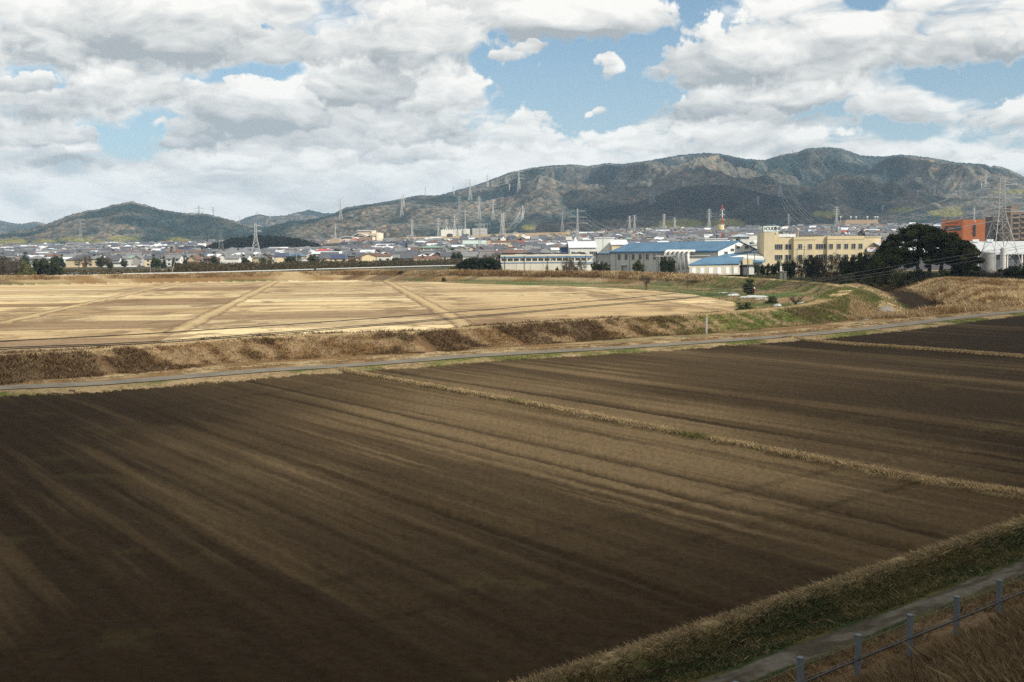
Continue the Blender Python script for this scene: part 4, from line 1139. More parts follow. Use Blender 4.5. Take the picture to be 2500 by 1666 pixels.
    part(b, "emblem", mat("emblem_white", (.8, .78, .7)), t)
    for px, rr in ((2314, .7), (2353.5, 1.1)):
        b = MB(); b.bar((X(px) - cx, 4, top), (X(px) - cx, 4, top + 1.2), .08); b.lathe((X(px) - cx, 3.9, top + 1.5), [(0, -.3), (rr * .6, -.15), (rr, .25)], 16); part(b, "satellite_dish", R_WHITE, t)
    # apartment blocks
    Y = 640; X = lambda px: pxX(px, 560, Y); zb = gz(X(2480), Y); cx = X(2485); Z = lambda py: pxZ(2485, py, Y) - zb
    t = thing("apartment_block", "tall taupe apartment tower with stacked stair balconies behind the nearest pylon", "apartments", (cx, Y, zb))
    b = MB(); b.b2((X(2467) - cx, 0, -1), (X(2472) - cx, 14, Z(505))); b.b2((X(2472) - cx + .003, .8, -1), (X(2530) - cx, 14, Z(516))); b.b2((X(2472) - cx + .003, 1.5, Z(516)), (X(2490) - cx, 12, Z(503))); part(b, "wall", M_TAUPE, t)
    n = int(Z(520) / 3.0)
    for k in range(n):
        b = MB(); z = k * 3.0 + .6; b.b2((X(2473) - cx, .2, z), (X(2490) - cx, .79, z + 1.1)); b.b2((X(2493) - cx, .2, z + .4), (X(2530) - cx, .79, z + 1.5)); part(b, "balcony", M_TAUPE, t)
        b = MB(); b.b2((X(2474) - cx, .7, z + 1.2), (X(2489) - cx, .795, z + 2.3)); b.b2((X(2494) - cx, .7, z + 1.6), (X(2528) - cx, .795, z + 2.7)); part(b, "window", G_DARK, t)
    t = thing("apartment_block", "lower dark apartment wing with rows of balconies left of the taupe tower", "apartments", (X(2446), Y + 22, zb))
    X2 = lambda px: pxX(px, 560, Y + 22) - X(2446); Z2 = lambda py: pxZ(2446, py, Y + 22) - zb
    b = MB(); b.b2((X2(2426), 0, -1), (X2(2467.5), 12, Z2(529))); part(b, "wall", mat("dark_taupe_tile", (.115, .10, .09), .8), t)
    for k in range(int(Z2(532) / 3.0)):
        z = k * 3.0 + .5; b = MB(); b.b2((X2(2427), -1.0, z), (X2(2466), -.002, z + .9)); part(b, "balcony", W_GREY if k % 9 == 8 else M_TAUPE, t)
        for q in range(5):
            b = MB(); xx = X2(2430) + q * 1.9; b.b2((xx, -.06, z + 1.0), (xx + 1.2, -.002, z + 2.2)); part(b, "window", G_DARK, t)
    # big pale warehouse on the right, tanks
    Y = 405; X = lambda px: pxX(px, 600, Y); zb = gz(X(2440), Y)
    xa, xb = X(2190), X(2620); cx = (xa + xb) / 2
    t = thing("warehouse", "huge warehouse with a broad pale grey roof right of the camphor tree", "warehouse", (cx, Y, zb))
    z0, z1 = pxZ(2440, 622, Y) - zb, pxZ(2440, 591.5, Y + 26) - zb
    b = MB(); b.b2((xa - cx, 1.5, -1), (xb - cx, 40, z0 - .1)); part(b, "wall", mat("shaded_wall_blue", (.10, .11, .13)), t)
    b = MB(); b.prism([(0, z0), (26, z1), (52, z0), (52, z0 + .3), (26, z1 + .3), (0, z0 + .3)], 'x', xa - cx, xb - cx); part(b, "roof", mat("pale_ribbed_roof", (.47, .49, .50), .5, .05, .2), t)
    for px in (2387, 2485, 2448):
        b = MB(); b.box((X(px) - cx, 24, z1 + .6), (2.2, 1.4, .9)); part(b, "roof_vent", R_WHITE, t)
    for q in range(12):
        b = MB(); b.box((X(2390) - cx + q * 5.2, .4, z0 / 2), (.4, .4, z0)); part(b, "post", W_WHITE, t)
    Y = 345; x = pxX(2412, 630, Y); zb = gz(x, Y)
    t = thing("storage_tank", "squat grey round storage tank at the foot of the nearest pylon", "tank", (x, Y, zb))
    h = pxZ(2412, 617, Y) - zb; b = MB(); b.lathe((0, 0, 0), [(1.9, -1), (1.9, h - .3), (1.75, h), (0, h + .25)], 26); part(b, "shell", mat("tank_grey", (.20, .20, .19), .7, .12, .5, streak=.3), t, True)
    b = MB(); b.lathe((0, 0, h - .2), [(1.98, 0), (1.98, .12)], 26); b.box((1.95, -.5, h / 2), (.3, .5, h)); part(b, "ladder", M_STEEL, t)
    x = pxX(2449, 620, 352); zb = gz(x, 352); t = thing("silo", "slim grey silo with hoops just right of the nearest pylon's legs", "silo", (x, 352, zb))
    h = pxZ(2449, 604, 352) - zb; b = MB(); b.lathe((0, 0, 0), [(.85, -1), (.85, h - .5), (.4, h), (0, h)], 18); part(b, "shell", W_GREY, t, True)
    b = MB()
    for k in range(8): b.lathe((0, 0, 1 + k * h / 9), [(.9, 0), (.9, .1)], 18)
    part(b, "hoop", M_STEEL, t)
back_row()

# ------------------------------------------------------------------ landmarks in the town
FOOT = []          # footprints kept clear of houses: (px0, px1, Y0, Y1)
def mall():
    Y = 1880.0; X = lambda px: pxX(px, 590, Y); zb = gz(X(875), Y) - .5; cx = X(877); Z = lambda py: pxZ(877, py, Y) - zb
    t = thing("shopping_mall", "pale shopping mall with white arched roofs and a red and white sign", "mall", (cx, Y, zb))
    MW = mat("mall_wall_tan", (.52, .40, .28), .8, .05, .1); MW_LIT = mat("mall_wall_sunlit", (.70, .62, .48), .7, .05, .1)  # paler copy for the right-hand walls, their sunlight painted into the colour
    def arc(px0, px1, pyt, pye, y0, y1, nm="arched_roof"):
        b = MB(); n = 10; pts = []
        for k in range(n + 1):
            f = k / n; pts.append((X(px0) - cx + (X(px1) - X(px0)) * f, Z(pye) + (Z(pyt) - Z(pye)) * math.sin(math.pi * f)))
        lo = [(p[0], p[1] - .7) for p in pts][::-1]
        b.prism(pts + lo, 'y', y0, y1); part(b, nm, R_WHITE, t)
    def bx(px0, px1, py, y0, y1, m, nm="wall"):
        b = MB(); b.b2((X(px0) - cx, y0, -1), (X(px1) - cx, y1, Z(py))); part(b, nm, m, t)
    bx(828, 877, 583.5, 0, 40, MW); arc(825, 877, 577, 583.5, -1, 41)
    bx(850, 893, 577.8, 45, 80, MW); arc(847, 894, 568.5, 577.5, 44, 81)
    bx(857, 893, 561.5, 84, 110, MW); bx(892.5, 899, 560.5, 82, 111, MW_LIT); b = MB(); b.b2((X(856) - cx, 82, Z(561.4)), (X(899.4) - cx, 112, Z(560))); part(b, "flat_roof", R_WHITE, t)
    bx(877.3, 909, 579.5, -2, 30, mat("mall_glass_brown", (.28, .20, .15), .4, .15, .4)); arc(884, 917, 573, 580, 32, 60); bx(885, 917, 580.5, 33, 59, MW)
    bx(893, 916, 568.4, 62, 90, MW); bx(915.8, 921, 567.6, 20, 92, MW_LIT); bx(909.2, 913, 579.5, -3, 31, MW_LIT); bx(921.2, 929, 582, 20, 60, MW_LIT)
    s = MB(); s.b2((X(837) - cx, -.8, Z(592)), (X(856.4) - cx, -.05, Z(584.8))); s1 = part(s, "sign_panel", R_WHITE, t)
    s = MB(); s.b2((X(856.5) - cx, -.8, Z(592)), (X(873.5) - cx, -.05, Z(584.6))); s2 = part(s, "sign_panel", M_RED, t, label="red sign panel")
    text_mesh("\u30d4\u30a2\u30b4", 4.4, mat("sign_letter_dark", (.03, .04, .06)), "lettering", s1, (X(844.5) - cx, -.86, Z(591.2)), bold=.05)
    b = MB(); ex, ez = X(841) - cx, Z(588.4); b.bar((ex, -1.0, ez), (ex, -.8, ez), 1.7, n=20); part(b, "round_logo", mat("logo_dark_red", (.30, .02, .02)), s1)
    b = MB(); b.b2((X(864) - cx, -.9, Z(590.5)), (X(869) - cx, -.802, Z(588.9))); b.b2((X(864) - cx, -.9, Z(588.1)), (X(869) - cx, -.802, Z(586.6))); part(b, "white_mark", R_WHITE, s2)
    b = MB(); ex = X(861) - cx; b.bar((ex, -1.0, ez), (ex, -.8, ez), 1.9, n=20); part(b, "round_mark", mat("pale_pink", (.7, .25, .22)), s2)
    for (p0, p1) in ((897, 905), (898, 902)): 
        b = MB(); b.b2((X(p0) - cx, -2.4, Z(590)), (X(p1) - cx, -2.003, Z(588))); part(b, "window", R_WHITE, t)
    FOOT.append((815, 935, 1780, 2010))
    Y = 1700; X = lambda px: pxX(px, 590, Y); zb = gz(X(815), Y); b0 = X(803.5); b1 = X(829)
    t = thing("car_park_building", "windowless tan block left of the shopping mall", "building", ((b0 + b1) / 2, Y, zb)); h = pxZ(815, 583.5, Y) - zb
    b = MB(); b.b2((-(b1 - b0) / 2, 0, -1), ((b1 - b0) / 2, 20, h)); part(b, "wall", mat("tan_block", (.42, .33, .22), .8, .05, .1), t); b = MB(); b.b2((-(b1 - b0) / 2 - .3, -.3, -1), ((b1 - b0) / 2 + .3, -.003, 2.4)); part(b, "plinth", W_PINK, t)
    FOOT.append((798, 832, 1650, 1730))
mall()
def sign_store():
    Y = 1300.0; X = lambda px: pxX(px, 595, Y); zb = gz(X(1235), Y) - .3; cx = X(1235); Z = lambda py: pxZ(1235, py, Y) - zb
    t = thing("supermarket", "long supermarket with a brown banded front and red and white sign boards", "supermarket", (cx, Y, zb))
    b = MB(); b.b2((X(1186) - cx, 0, -1), (X(1266) - cx, 24, Z(587.6))); part(b, "wall", W_BEIGE, t)
    b = MB()
    for k in range(22): b.b2((X(1199 + k * 3.02) - cx, -.3, Z(592.2)), (X(1199 + k * 3.02 + 2.3) - cx, -.003, Z(587.8)))
    part(b, "brown_band", mat("brown_band", (.25, .13, .09)), t)
    for k in range(20):
        b = MB(); b.b2((X(1200 + k * 3.2) - cx, -.2, Z(595)), (X(1200 + k * 3.2 + 1.9) - cx, -.003, Z(593))); part(b, "window", W_CREAM, t)
    b = MB(); b.b2((X(1265.5) - cx, 1, -1), (X(1280) - cx, 20, Z(587.4))); part(b, "red_wing", mat("dull_red_wall", (.36, .12, .10)), t)
    b = MB(); b.b2((X(1222) - cx, 5, Z(588)), (X(1235) - cx, 12, Z(581.5))); b.lathe((X(1228.5) - cx, 8, Z(581.5)), [(1.0, 0), (1.0, 1.2), (0, 1.5)], 12); part(b, "stair_tower", W_WHITE, t)
    FOOT.append((1183, 1284, 1250, 1335))
    t = thing("sign_board", "large FEEL sign board of white panels with red edges before the supermarket", "sign", (cx - 2, Y - 22, zb)); dx = 2.0
    Yb = Y - 22; X = lambda px: pxX(px, 595, Yb) - cx + dx; Z = lambda py: pxZ(1215, py, Yb) - zb
    b = MB(); b.b2((X(1198.3), 0, Z(604.4)), (X(1222.6), .5, Z(594.6))); w = part(b, "panel", R_WHITE, t)
    for (p0, p1) in ((1198.3, 1201.6), (1219.4, 1222.6)):
        b = MB(); b.b2((X(p0), -.1, Z(604.2)), (X(p1), -.003, Z(594.8))); part(b, "red_edge", M_RED, w)
    text_mesh("FEEL", 3.1, M_RED, "lettering", w, (X(1207.4), -.06, Z(600.6)), xs=.72, bold=.06)
    text_mesh("Y", 4.2, mat("logo_navy", (.04, .04, .16)), "lettering", w, (X(1202.6), -.06, Z(602.6)), xs=.8)
    b = MB(); b.b2((X(1208), -.1, Z(602.6)), (X(1218), -.003, Z(601.6))); part(b, "red_line", M_RED, w)
    b = MB(); b.b2((X(1223.4), 0, Z(604.2)), (X(1235.6), .5, Z(594.8))); w = part(b, "panel", R_WHITE, t)
    b = MB(); b.b2((X(1227), -.1, Z(600.6)), (X(1233), -.003, Z(596.6))); part(b, "orange_mark", mat("dull_orange", (.6, .22, .12)), w)
    b = MB(); b.b2((X(1228.4), -.1, Z(602)), (X(1233.2), -.003, Z(601.1))); part(b, "red_line", M_RED, w)
    for px in (1219.3, 1234.6, 1200):
        b = MB(); b.box((X(px), .8, Z(604) / 2), (.4, .4, Z(604) + 1)); part(b, "post", W_WHITE, t)
    FOOT.append((1194, 1240, 1200, 1300))
sign_store()
def town_landmarks():
    def hip(name, label, cat, px0, px1, pye, pyr, Y, D, wm, rm, wins=0, zoff=0):
        x0, x1 = pxX(px0, 600, Y), pxX(px1, 600, Y); zb = gz((x0 + x1) / 2, Y)
        t = thing(name, label, cat, ((x0 + x1) / 2, Y + D / 2, zb)); pc = (px0 + px1) / 2
        ze = pxZ(pc, pye, Y) - zb; zr = max(ze + 1, pxZ(pc, pyr, Y + D / 2) - zb); L = x1 - x0
        b = MB(); b.b2((-L / 2 + .8, -D / 2 + .8, -1), (L / 2 - .8, D / 2 - .8, ze)); part(b, "wall", wm, t)
        part(hip_roof(L - .8, D - .8, ze, zr, .6), "roof", rm, t)
        for k in range(wins): window(t, -L / 2 + L * (k + .7) / (wins + .4), ze - 1.6, L / wins * .55, 1.6, -D / 2 + .8, '-y', 3)
        FOOT.append((px0 - 4, px1 + 4, Y - 25, Y + D + 12)); return t
    def gab(name, label, cat, px0, px1, pye, pyr, Y, D, wm, rm, wins=0, rz=0):
        x0, x1 = pxX(px0, 600, Y), pxX(px1, 600, Y); zb = gz((x0 + x1) / 2, Y)
        t = thing(name, label, cat, ((x0 + x1) / 2, Y + D / 2, zb), rz); pc = (px0 + px1) / 2
        ze = pxZ(pc, pye, Y) - zb; zr = max(ze + .8, pxZ(pc, pyr, Y + D / 2) - zb); L = x1 - x0
        a, r = gable_bits(L, D, -1, ze, zr, .5, .2); part(a, "wall", wm, t); part(r, "roof", rm, t)
        for k in range(wins): window(t, -L / 2 + L * (k + .7) / (wins + .4), ze - 1.5, min(2.2, L / wins * .5), 1.2, -D / 2, '-y', 2)
        FOOT.append((px0 - 4, px1 + 4, Y - 25, Y + D + 12)); return t
    hip("hall", "wide two-storey hall under a pale green hipped roof amid the grey houses", "hall", 1023, 1084, 605, 599.5, 1020, 18, W_CREAM, R_GREEN, 6)
    hip("temple", "temple with a big steep grey tiled roof left of the nearest town pylon", "temple", 580, 617, 625, 610.5, 980, 16, W_BROWN, R_TILE2, 3)
    t = gab("store", "long low store with a bright red roof in the front row of the town", "store", 836, 882, 634.5, 628, 880, 10, W_WHITE, R_RED, 5)
    gab("workshop", "blue-grey steel workshop left of the long red-roofed store", "workshop", 770, 834, 628.5, 625, 850, 16, mat("blue_grey_wall", (.30, .35, .38), .7), R_WHITE, 3)
    gab("workshop", "pale low workshop with a line of small windows left of the blue-grey workshop", "workshop", 727, 785, 638, 634.5, 800, 14, mat("pale_blue_grey_wall", (.46, .50, .50), .7), W_GREY, 6)
    gab("roadside_shop", "small shop with a bright red and yellow roof sign in the town", "shop", 776, 803, 612.5, 609, 1060, 10, W_CREAM, M_RED, 2)
    t = gab("roadside_shop", "small shop with an orange fascia and white roof panels before the red sign", "shop", 772, 818, 624, 619, 960, 10, W_BEIGE, R_WHITE, 3)
    b = MB(); b.b2((-7, -5.4, 4.2), (7, -5.05, 5.3)); part(b, "orange_fascia", mat("fascia_orange", (.65, .27, .04)), t)
    gab("sports_hall", "large hall with pale grey-green roof left of the supermarket", "sports hall", 1130, 1186, 596, 588, 1230, 22, W_WHITE, mat("pale_green_roof", (.42, .50, .46)), 4)
    gab("workshop", "tan flat-fronted workshop below the pale grey-green hall", "workshop", 1138, 1169, 607, 604.5, 1080, 12, mat("tan_wall", (.50, .36, .20)), W_BEIGE, 2)
    gab("warehouse", "warehouse with a light tan roof right of the sign board", "warehouse", 1240, 1272, 605, 599.5, 1150, 14, W_WHITE, mat("tan_roof", (.50, .40, .26)), 0)
    gab("house", "beige two-storey house in the front row at the far left", "house", 170, 198, 646, 642, 840, 9, mat("warm_beige", (.58, .43, .25)), R_TILE2, 3)
    gab("warehouse", "long pale-roofed shed on the left behind the dark trees", "warehouse", 140, 198, 638, 635, 980, 16, W_WHITE, R_WHITE, 0)
    gab("house", "plain white two-storey house in the front row on the left", "house", 297, 328, 653, 650.5, 800, 9, W_WHITE, R_WHITE, 4)
    gab("school", "long pale school block at the foot of the left hill", "school", 320, 400, 603, 600.5, 2050, 12, W_CREAM, W_WHITE, 0)
    gab("warehouse", "pair of long white sheds right of the shopping mall", "warehouse", 966, 1000, 585.5, 582.5, 1900, 20, W_WHITE, R_WHITE, 0)
    gab("warehouse", "blue-trimmed white shed beyond the pair of white sheds", "warehouse", 1012, 1046, 589, 584.5, 1820, 20, W_WHITE, mat("pale_blue_sheet", (.35, .48, .60)), 0)
    gab("warehouse", "long salmon-pink shed before the brown open land", "warehouse", 1089, 1119, 588, 584.5, 1750, 14, W_PINK, mat("salmon_roof", (.58, .35, .27)), 0)
    gab("house", "white gabled house just behind the roof car park", "house", 1347, 1364, 611, 606, 640, 12, W_WHITE, R_WHITE, 3, 0)
    gab("workshop", "dark brown roofed sheds behind the left end of the blue-striped building", "workshop", 1232, 1282, 618, 611, 560, 16, W_BROWN, mat("rusty_roof", (.17, .10, .075), .8), 0)
    # small lookout tower and bell-shaped white tank
    Y = 760; x = pxX(1389, 600, Y); zb = gz(x, Y); t = thing("lookout", "grey box-topped elevator tower left of the big arms pylon", "tower", (x, Y, zb))
    h = pxZ(1389, 578, Y) - zb; b = MB(); b.b2((-1.5, -1.5, -1), (1.5, 1.5, h - 2.4)); part(b, "shaft", M_STEEL, t); b = MB(); b.b2((-2, -2, h - 2.397), (2, 2, h)); part(b, "head", W_WHITE, t)
    Y = 700; x = pxX(1404, 600, Y); zb = gz(x, Y); t = thing("roof_tank", "white bulbous tank on a white block with a red foot", "tank", (x, Y, zb))
    h = pxZ(1404, 579.5, Y) - zb; b = MB(); b.b2((-2.2, -2.2, -1), (2.2, 2.2, h - 4.4)); part(b, "block", W_WHITE, t); b = MB(); b.b2((-2.3, -2.3, 1), (2.3, 2.3, 2.2)); part(b, "red_foot", M_RED, t)
    b = MB(); b.lathe((0, 0, h - 4.4), [(1.2, 0), (1.5, .8), (1.5, 2.2), (.7, 3.0), (.5, 3.8), (0, 4.4)], 16); part(b, "tank", R_WHITE, t, True)
    FOOT.append((1380, 1412, 660, 800))
town_landmarks()
# ------------------------------------------------------------------ houses of the town
rng = random.Random(11)
SECT = [(-400, 90, "behind the dark trees at the far left"), (90, 230, "left of the faint tall pylon"), (230, 360, "below the left hill's right flank"), (360, 470, "left of the dark wooded grove"),
        (470, 570, "below the left end of the dark grove"), (570, 680, "around the foot of the nearest town pylon"), (680, 770, "below the right end of the dark grove"), (770, 850, "left of the long red-roofed store"),
        (850, 930, "below the shopping mall"), (930, 1020, "left of the pale green hipped hall"), (1020, 1110, "around the pale green hipped hall"), (1110, 1190, "around the dark slender tower"),
        (1190, 1290, "below the supermarket sign"), (1290, 1390, "behind the roof car park"), (1390, 1520, "behind the white workshops"), (1520, 1640, "behind the left half of the blue roof"),
        (1640, 1750, "behind the right half of the blue roof"), (1750, 1870, "between the water tank and the sign tower"), (1870, 1990, "behind the left half of the cream block"), (1990, 2110, "behind the right half of the cream block"),
        (2110, 2260, "above the left side of the camphor tree"), (2260, 2420, "around the orange building"), (2420, 2700, "beside the taupe apartment tower")]
WALLS = {'white': W_WHITE, 'cream': W_CREAM, 'grey': W_GREY, 'beige': W_BEIGE, 'brown': W_BROWN, 'pink': W_PINK}
ROOFS = {'dark grey': R_TILE, 'mid grey': R_TILE2, 'navy': R_NAVY, 'brown': R_BROWN, 'pale': R_WHITE, 'red': R_RED, 'blue': R_BLUE, 'green': R_GREEN}
_tm = {}
def house_meshes(kind, wall, roof, lod):
    key = (kind, wall, roof, lod)
    if key in _tm: return _tm[key]
    ps = []; wm, rm = WALLS[wall], ROOFS[roof]
    if kind == 'gable': L, W, ze, zr = 10.0, 7.5, 5.4, 7.6; a, r = gable_bits(L, W, -1.5, ze, zr, .6, .2)
    elif kind == 'hip': L, W, ze, zr = 10.5, 8.5, 5.4, 7.7; a = MB(); a.b2((-L / 2, -W / 2, -1.5), (L / 2, W / 2, ze)); r = hip_roof(L, W, ze, zr, .7)
    elif kind == 'farm':
        L, W, ze, zr = 13.0, 9.0, 5.2, 8.2; a, r = gable_bits(L * .72, W * .75, 2.6, ze, zr, .8, .25); a.b2((-L / 2, -W / 2, -1.5), (L / 2, W / 2, 2.7))
        k = hip_roof(L, W, 2.7, 4.2, .8); n0 = len(r.v); r.v += k.v; r.f += [tuple(i + n0 for i in f) for f in k.f]; r.mi += k.mi
    elif kind == 'flat': L, W, ze, zr = 9.0, 8.0, 6.0, 6.4; a = MB(); a.b2((-L / 2, -W / 2, -1.5), (L / 2, W / 2, ze)); r = MB(); r.prism([(-W / 2 - .4, ze), (W / 2 + .4, ze + .9), (W / 2 + .4, ze + 1.15), (-W / 2 - .4, ze + .25)], 'x', -L / 2 - .4, L / 2 + .4)
    elif kind == 'flats': L, W, ze, zr = 22.0, 8.0, 5.8, 7.2; a, r = gable_bits(L, W, -1.5, ze, zr, .5, .2)
    else: L, W, ze, zr = 20.0, 12.0, 4.6, 6.6; a, r = gable_bits(L, W, -1.5, ze, zr, .3, .15)
    ps.append(("wall", a.mesh("wall", wm), None)); ps.append(("roof", r.mesh("roof", rm), None))
    n = max(2, int(L / 3.6)); fr = -W / 2
    for z in ((1.5, 4.1) if kind != 'barn' else (2.6,)):
        for k in range(n):
            x = -L / 2 + L * (k + .5) / n + .3 * ((k * 7 + int(z)) % 3 - 1); w = 1.7 if (k + int(z)) % 2 else 1.1
            b = MB(); b.b2((x - w / 2, fr - .10, z - .6), (x + w / 2, fr - .003, z + .6)); ps.append(("window", b.mesh("window", G_DARK), None))
    if kind in ('gable', 'flat'):
        b = MB(); b.b2((L / 2 + .003, -1.0, 3.5), (L / 2 + .1, .2, 4.6)); ps.append(("window", b.mesh("window", G_DARK), None))
    if lod:      # whole house as one mesh for the farthest
        pass
    _tm[key] = ps
    return ps
def blocked(px, Y):
    return any(a < px < b and c < Y < d for a, b, c, d in FOOT)
def to_px(x, y, z):
    v = np.array([x, y, z - CH]); w = v @ _f
    return CX + FPX * (v @ _r) / w, CY - FPX * (v @ _u) / w
GROVE = (498, 800, 1380, 1640)
spots = []
Yr = 700.0; row = 0
while Yr < 2240:
    x = -.49 * Yr + rng.uniform(0, 12)
    while x < .50 * Yr:
        a = x / Yr; px = CX + a * FPX
        y0 = 790 if px < 760 else 740 if px < 1120 else 700 if px < 1400 else 700
        ok = Yr > y0 and not blocked(px, Yr) and not (GROVE[0] < px < GROVE[1] and GROVE[2] - 30 < Yr < GROVE[3])
        if Yr > 1880 and 930 < px < 1500 and rng.random() < .9: ok = False
        if Yr > 1700 and 1000 < px < 1400 and rng.random() < .75: ok = False
        if 2060 < Yr and 560 < px < 930 and rng.random() < .5: ok = False
        if ok and rng.random() < .90: spots.append((x + rng.uniform(-2.5, 2.5), Yr + rng.uniform(-7, 7)))
        x += rng.uniform(11.5, 18) + (2 if Yr > 1400 else 0)
    Yr += 21 + (Yr - 700) * .012; row += 1
for (px0, px1, Y0, Y1, n) in ((1460, 1740, 500, 690, 26), (1740, 2120, 610, 690, 12), (2150, 2470, 480, 690, 14)):
    for k in range(n):
        Y = rng.uniform(Y0, Y1); px = rng.uniform(px0, px1)
        if not blocked(px, Y) and all((pxX(px, 600, Y) - q[0]) ** 2 + (Y - q[1]) ** 2 > 230 for q in spots): spots.append((pxX(px, 600, Y), Y))
# which of them show, and how large
zsp = ground(np.array([s[0] for s in spots]), np.array([s[1] for s in spots]), False)
cand = []
prof = np.full(2900, 9999.0)       # running skyline of what stands in front, per picture column
def occl(px0, px1, py): 
    i0, i1 = int(max(0, px0 + 200)), int(min(2899, px1 + 200))
    if i1 <= i0: return 0
    seg = prof[i0:i1 + 1]; vis = np.clip(seg - py, 0, None).mean(); prof[i0:i1 + 1] = np.minimum(seg, py); return vis
for px in range(-200, 2700):
    prof[px + 200] = 658 if px < 1100 else 655
prof[1222 + 200:1450 + 200] = 620; prof[1450 + 200:1500 + 200] = 590; prof[1500 + 200:1800 + 200] = 594; prof[1800 + 200:1863 + 200] = 600; prof[1863 + 200:2108 + 200] = 577; prof[2108 + 200:2160 + 200] = 580
prof[2160 + 200:2370 + 200] = 565; prof[2304 + 200:2405 + 200] = 538; prof[2405 + 200:] = 590; prof[2425 + 200:] = 530
KINDS = ['gable', 'hip', 'hip', 'farm', 'gable', 'flat', 'flats', 'barn']; KW = [5, 6, 3, 4, 4, 2, 1.1, .9]
order = sorted(range(len(spots)), key=lambda i: spots[i][1])
for i in order:
    x, y = spots[i]; z = float(zsp[i])
    kind = rng.choices(KINDS, KW)[0]
    wall = rng.choices(['white', 'cream', 'grey', 'beige', 'brown', 'pink'], [5, 4.5, 4.5, 3, 3, .8])[0]
    roof = rng.choices(['dark grey', 'mid grey', 'navy', 'brown', 'pale', 'red', 'blue', 'green'], [14, 9, 1.2, 3, 1.8, .25, .5, .3])[0]
    if kind == 'barn': wall = rng.choice(['white', 'grey', 'beige']); roof = rng.choice(['pale', 'mid grey', 'dark grey', 'pale', 'brown'])
    if kind == 'flats': roof = rng.choice(['pale', 'mid grey', 'brown']); wall = rng.choice(['white', 'cream', 'pink'])
    Lw = {'gable': 10, 'hip': 10.5, 'farm': 13, 'flat': 9, 'flats': 22, 'barn': 20}[kind]; hh = {'gable': 7.6, 'hip': 7.7, 'farm': 8.2, 'flat': 7, 'flats': 7.2, 'barn': 6.6}[kind]
    px, py = to_px(x, y, z + hh); w = Lw * FPX / y * .9
    if px < -25 or px > 2525: continue
    vis = occl(px - w / 2, px + w / 2, py)
    rz = rng.choice([0, 0, 0, math.pi / 2, math.pi / 2, math.pi]) + rng.uniform(-.25, .25)
    cand.append([vis * w, x, y, z, kind, wall, roof, rz, px, rng.uniform(.9, 1.12)])
show = sorted(cand, key=lambda c: -c[0])
near = [c for c in show[:285]]
rest = [c for c in show[285:] if c[0] > -1]
def house(c, label, group):
    _, x, y, z, kind, wall, roof, rz, px, s = c
    t = thing("house", label, "house", (x, y, z), rz, group); t.scale = (s, s, s)
    for nm, me, lb in house_meshes(kind, wall, roof, 0):
        o = bpy.data.objects.new(nm, me); COL.objects.link(o); o.parent = t
    return t
KN = {'gable': 'gabled house', 'hip': 'hip-roofed house', 'farm': 'farmhouse with a skirt roof', 'flat': 'boxy house', 'flats': 'long two-storey block', 'barn': 'long shed'}
ORD = ["leftmost", "second from left", "third from left", "fourth from left", "fifth from left", "sixth from left", "seventh from left", "eighth from left", "ninth from left", "tenth from left"]
from collections import defaultdict
sec = defaultdict(list)
for c in near:
    ph = next(p for a, b, p in SECT if a <= c[8] < b) if -400 <= c[8] < 2700 else SECT[-1][2]
    band = "front-row" if c[2] < 1000 else "middle-row" if c[2] < 1450 else "far-row"
    sec[(c[5], c[6], c[4], ph, band)].append(c)
for (wall, roof, kind, ph, band), lst in sec.items():
    lst.sort(key=lambda c: c[8])
    for k, c in enumerate(lst):
        o = "" if len(lst) == 1 else ORD[min(k, 9)] + " "
        core = KN[kind].split(" with")[0]
        wl = "%s%s %s-walled %s-roofed %s" % (o, band, wall, roof.replace(' ', '-'), core)
        lab = wl + " " + ph
        wds = lab.split()
        if len(wds) > 16: lab = " ".join(wds[:16])
        house(c, lab, "houses of the town")
# the rest of the town reads as one mass of roofs
def far_mass():
    acc = {}
    for c in rest:
        _, x, y, z, kind, wall, roof, rz, px, s = c
        if roof in ('red', 'blue', 'green'): roof = 'brown' if roof == 'red' else 'dark grey'
        for nm, me, lb in house_meshes(kind, wall, roof, 0):
            n = len(me.vertices); v = np.empty(n * 3, np.float32); me.vertices.foreach_get('co', v); v = v.reshape(-1, 3) * s
            cr, sr = math.cos(rz), math.sin(rz)
            w = np.stack([v[:, 0] * cr - v[:, 1] * sr + x, v[:, 0] * sr + v[:, 1] * cr + y, v[:, 2] + z], 1)
            m = me.materials[0]; A = acc.setdefault(m.name, [m, [], [], 0])
            A[1].append(w); A[2] += [tuple(i + A[3] for i in p.vertices) for p in me.polygons]; A[3] += n
    V = []; Fc = []; mi = []; ms = []; off = 0
    for k, (nm, (m, vs, fs, n)) in enumerate(acc.items()):
        V += [tuple(q) for q in np.concatenate(vs)]; Fc += [tuple(i + off for i in f) for f in fs]; mi += [k] * len(fs); ms.append(m); off += n
    me = bpy.data.meshes.new("distant_houses"); me.from_pydata(V, [], Fc)
    for m in ms: me.materials.append(m)
    me.polygons.foreach_set('material_index', mi); me.update()
    o = bpy.data.objects.new("distant_houses", me); COL.objects.link(o); tag(o, "mass of small far-off houses filling the town behind the nearer ones", "houses", kind='stuff')
far_mass()
